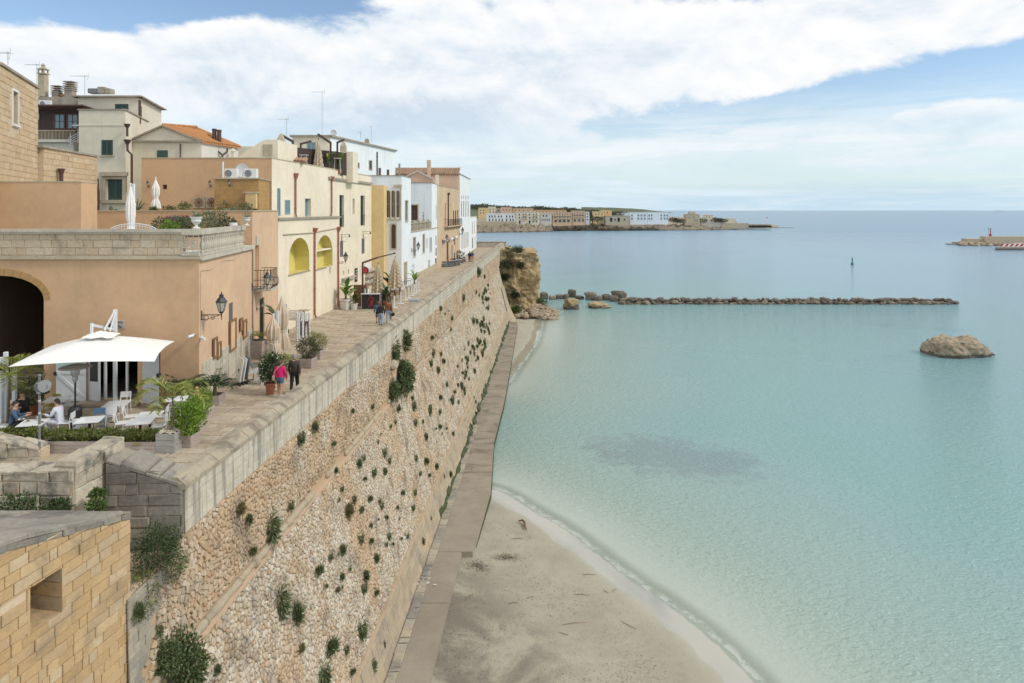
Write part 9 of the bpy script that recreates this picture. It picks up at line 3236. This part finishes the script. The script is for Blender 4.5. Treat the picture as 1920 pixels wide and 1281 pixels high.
 for i in range(m + 1):
  a = math.pi * .5 * (1 - i / m) if i <= m else 0
  for q in range(n):
   ph = 2 * math.pi * q / n
   back = -math.sin(ph)
   drop = (.035 + .055 * max(0, back)) * (i / m) ** 2 * (1.0 if hair == 'short' else 1.5)
   vs.append((math.cos(ph) * math.cos(a) * .091, math.sin(ph) * math.cos(a) * .107 - .012, hc.z + .018 + math.sin(a) * .092 - drop * (1 if back > -.3 else .1)))
 for i in range(m):
  for q in range(n):
   a, b_ = i * n + q, i * n + (q + 1) % n
   fs.append((a, b_, b_ + n, a + n))
 vs = [(x, y + lean + .02, z) for x, y, z in vs]
 hb.add(vs, fs)
 if hair == 'long':
  hb.ball((0, lean - .07, pz + .60), (.085, .045, .15), 10, 8)
 if hair == 'bun':
  hb.ball((0, lean - .10, pz + .70), (.05, .05, .05), 10, 6)
 hb.build('hair', M[haircol], r, smooth=True)
 return r
p = onz(525, 745, 0)
person('woman in bright pink jumper and denim shorts walking beside the parapet', (p.x, p.y, 0), -.05, dict(top='pink_jumper', legs='denim', thigh='denim', shin='skin', shorts=True, shoe='white_paint'), h=1.64, hair='bun', haircol='brown_hair', seed=1)
sx = thing('shoulder_bag', 'beige shoulder bag hanging at the hip of the woman in pink', 'bag', (p.x - .25, p.y - .02, .85))
MB().box((0, 0, .02), (.10, .26, .24), bev=.04).build('bag_body', M['beige_cloth'], sx)
MB().tube([(-.0, -.05, .12), (.06, -.16, .30), (.22, -.155, .48), (.36, -.10, .60), (.42, .0, .63), (.40, .1, .58)], .018, 6).build('strap', M['beige_cloth'], sx)
p = onz(552, 737, 0)
person('grey haired man in dark brown jacket walking beside the parapet', (p.x, p.y, 0), .03, dict(top='brown_jacket', legs='black_cloth'), h=1.76, haircol='grey_hair', seed=2)
sx = thing('cross_strap', 'black cross-body strap over the brown jacket', 'strap', (p.x, p.y, 1.0))
MB().tube([(-.17, -.10, .50), (-.05, -.145, .30), (.10, -.14, .10), (.2, -.09, -.05)], .018, 6).build('band', M['black_cloth'], sx)
p = onz(714, 612, 0)
person('woman with long brown hair, black jacket and pale jeans walking away', (p.x, p.y, 0), .05, dict(top='black_cloth', legs='pale_jeans'), h=1.70, hair='long', haircol='brown_hair', seed=1)
p = onz(729, 607, 0)
person('man in rust brown jumper and pale jeans walking by the bar', (p.x, p.y, 0), -.08, dict(top='tan_jumper', legs='pale_jeans'), h=1.76, haircol='dark_hair', seed=2)
bg = thing('hand_bag', 'black bag held by the man in the rust brown jumper', 'bag', (p.x + .31, p.y, .55))
MB().box((0, 0, .12), (.2, .3, .26), bev=.06).build('bag_body', M['black_cloth'], bg)
MB().tube([(-.03, -.08, .24), (-.04, 0, .36), (-.03, .08, .24)], .012, 5).build('handle', M['black_cloth'], bg)
p = onz(705.5, 609, 0)
person('woman in dark clothes half hidden left of the long haired woman', (p.x, p.y + .6, 0), .3, dict(top='denim', legs='black_cloth', shin='beige_cloth'), h=1.62, hair='long', haircol='brown_hair', seed=2)
p = onz(880.5, 492, 0)
person('person in black top and red trousers far along the promenade', (p.x, p.y, 0), 0, dict(top='black_cloth', legs='red_trousers'), h=1.72, haircol='dark_hair', seed=1)
p = onz(885.5, 491, 0)
person('person in blue jacket and tan trousers far along the promenade', (p.x, p.y, 0), .05, dict(top='blue_jacket', legs='beige_cloth'), h=1.74, haircol='grey_hair', seed=2)
p = onz(839, 499.5, 0)
person('seated guest in an orange top at the far cafe', (p.x, p.y, 0), -1.2, dict(top='orange_shirt', legs='denim'), 'sit', 1.70, haircol='brown_hair')
p = onz(853, 497, 0)
person('seated guest in dark clothes at the far cafe', (p.x, p.y, 0), 1.3, dict(top='black_cloth', legs='black_cloth'), 'sit', 1.70, haircol='dark_hair')
p = onz(21, 822, 0)
person('diner in a blue denim jacket with short dark hair at left table', (p.x, p.y, 0), TR - 1.35, dict(top='denim', legs='black_cloth'), 'sit', 1.72, haircol='dark_hair')
p = onz(113, 815, 0)
person('diner in a white shirt with short dark hair, seated facing left', (p.x, p.y, 0), TR + 1.35, dict(top='white_shirt', legs='white_shirt'), 'sit', 1.70, haircol='dark_hair')
p = onz(46, 797, 0)
person('diner in black behind the table, face turned to the camera', (p.x, p.y, 0), TR + 2.9, dict(top='black_cloth', legs='black_cloth'), 'sit', 1.72, haircol='brown_hair')
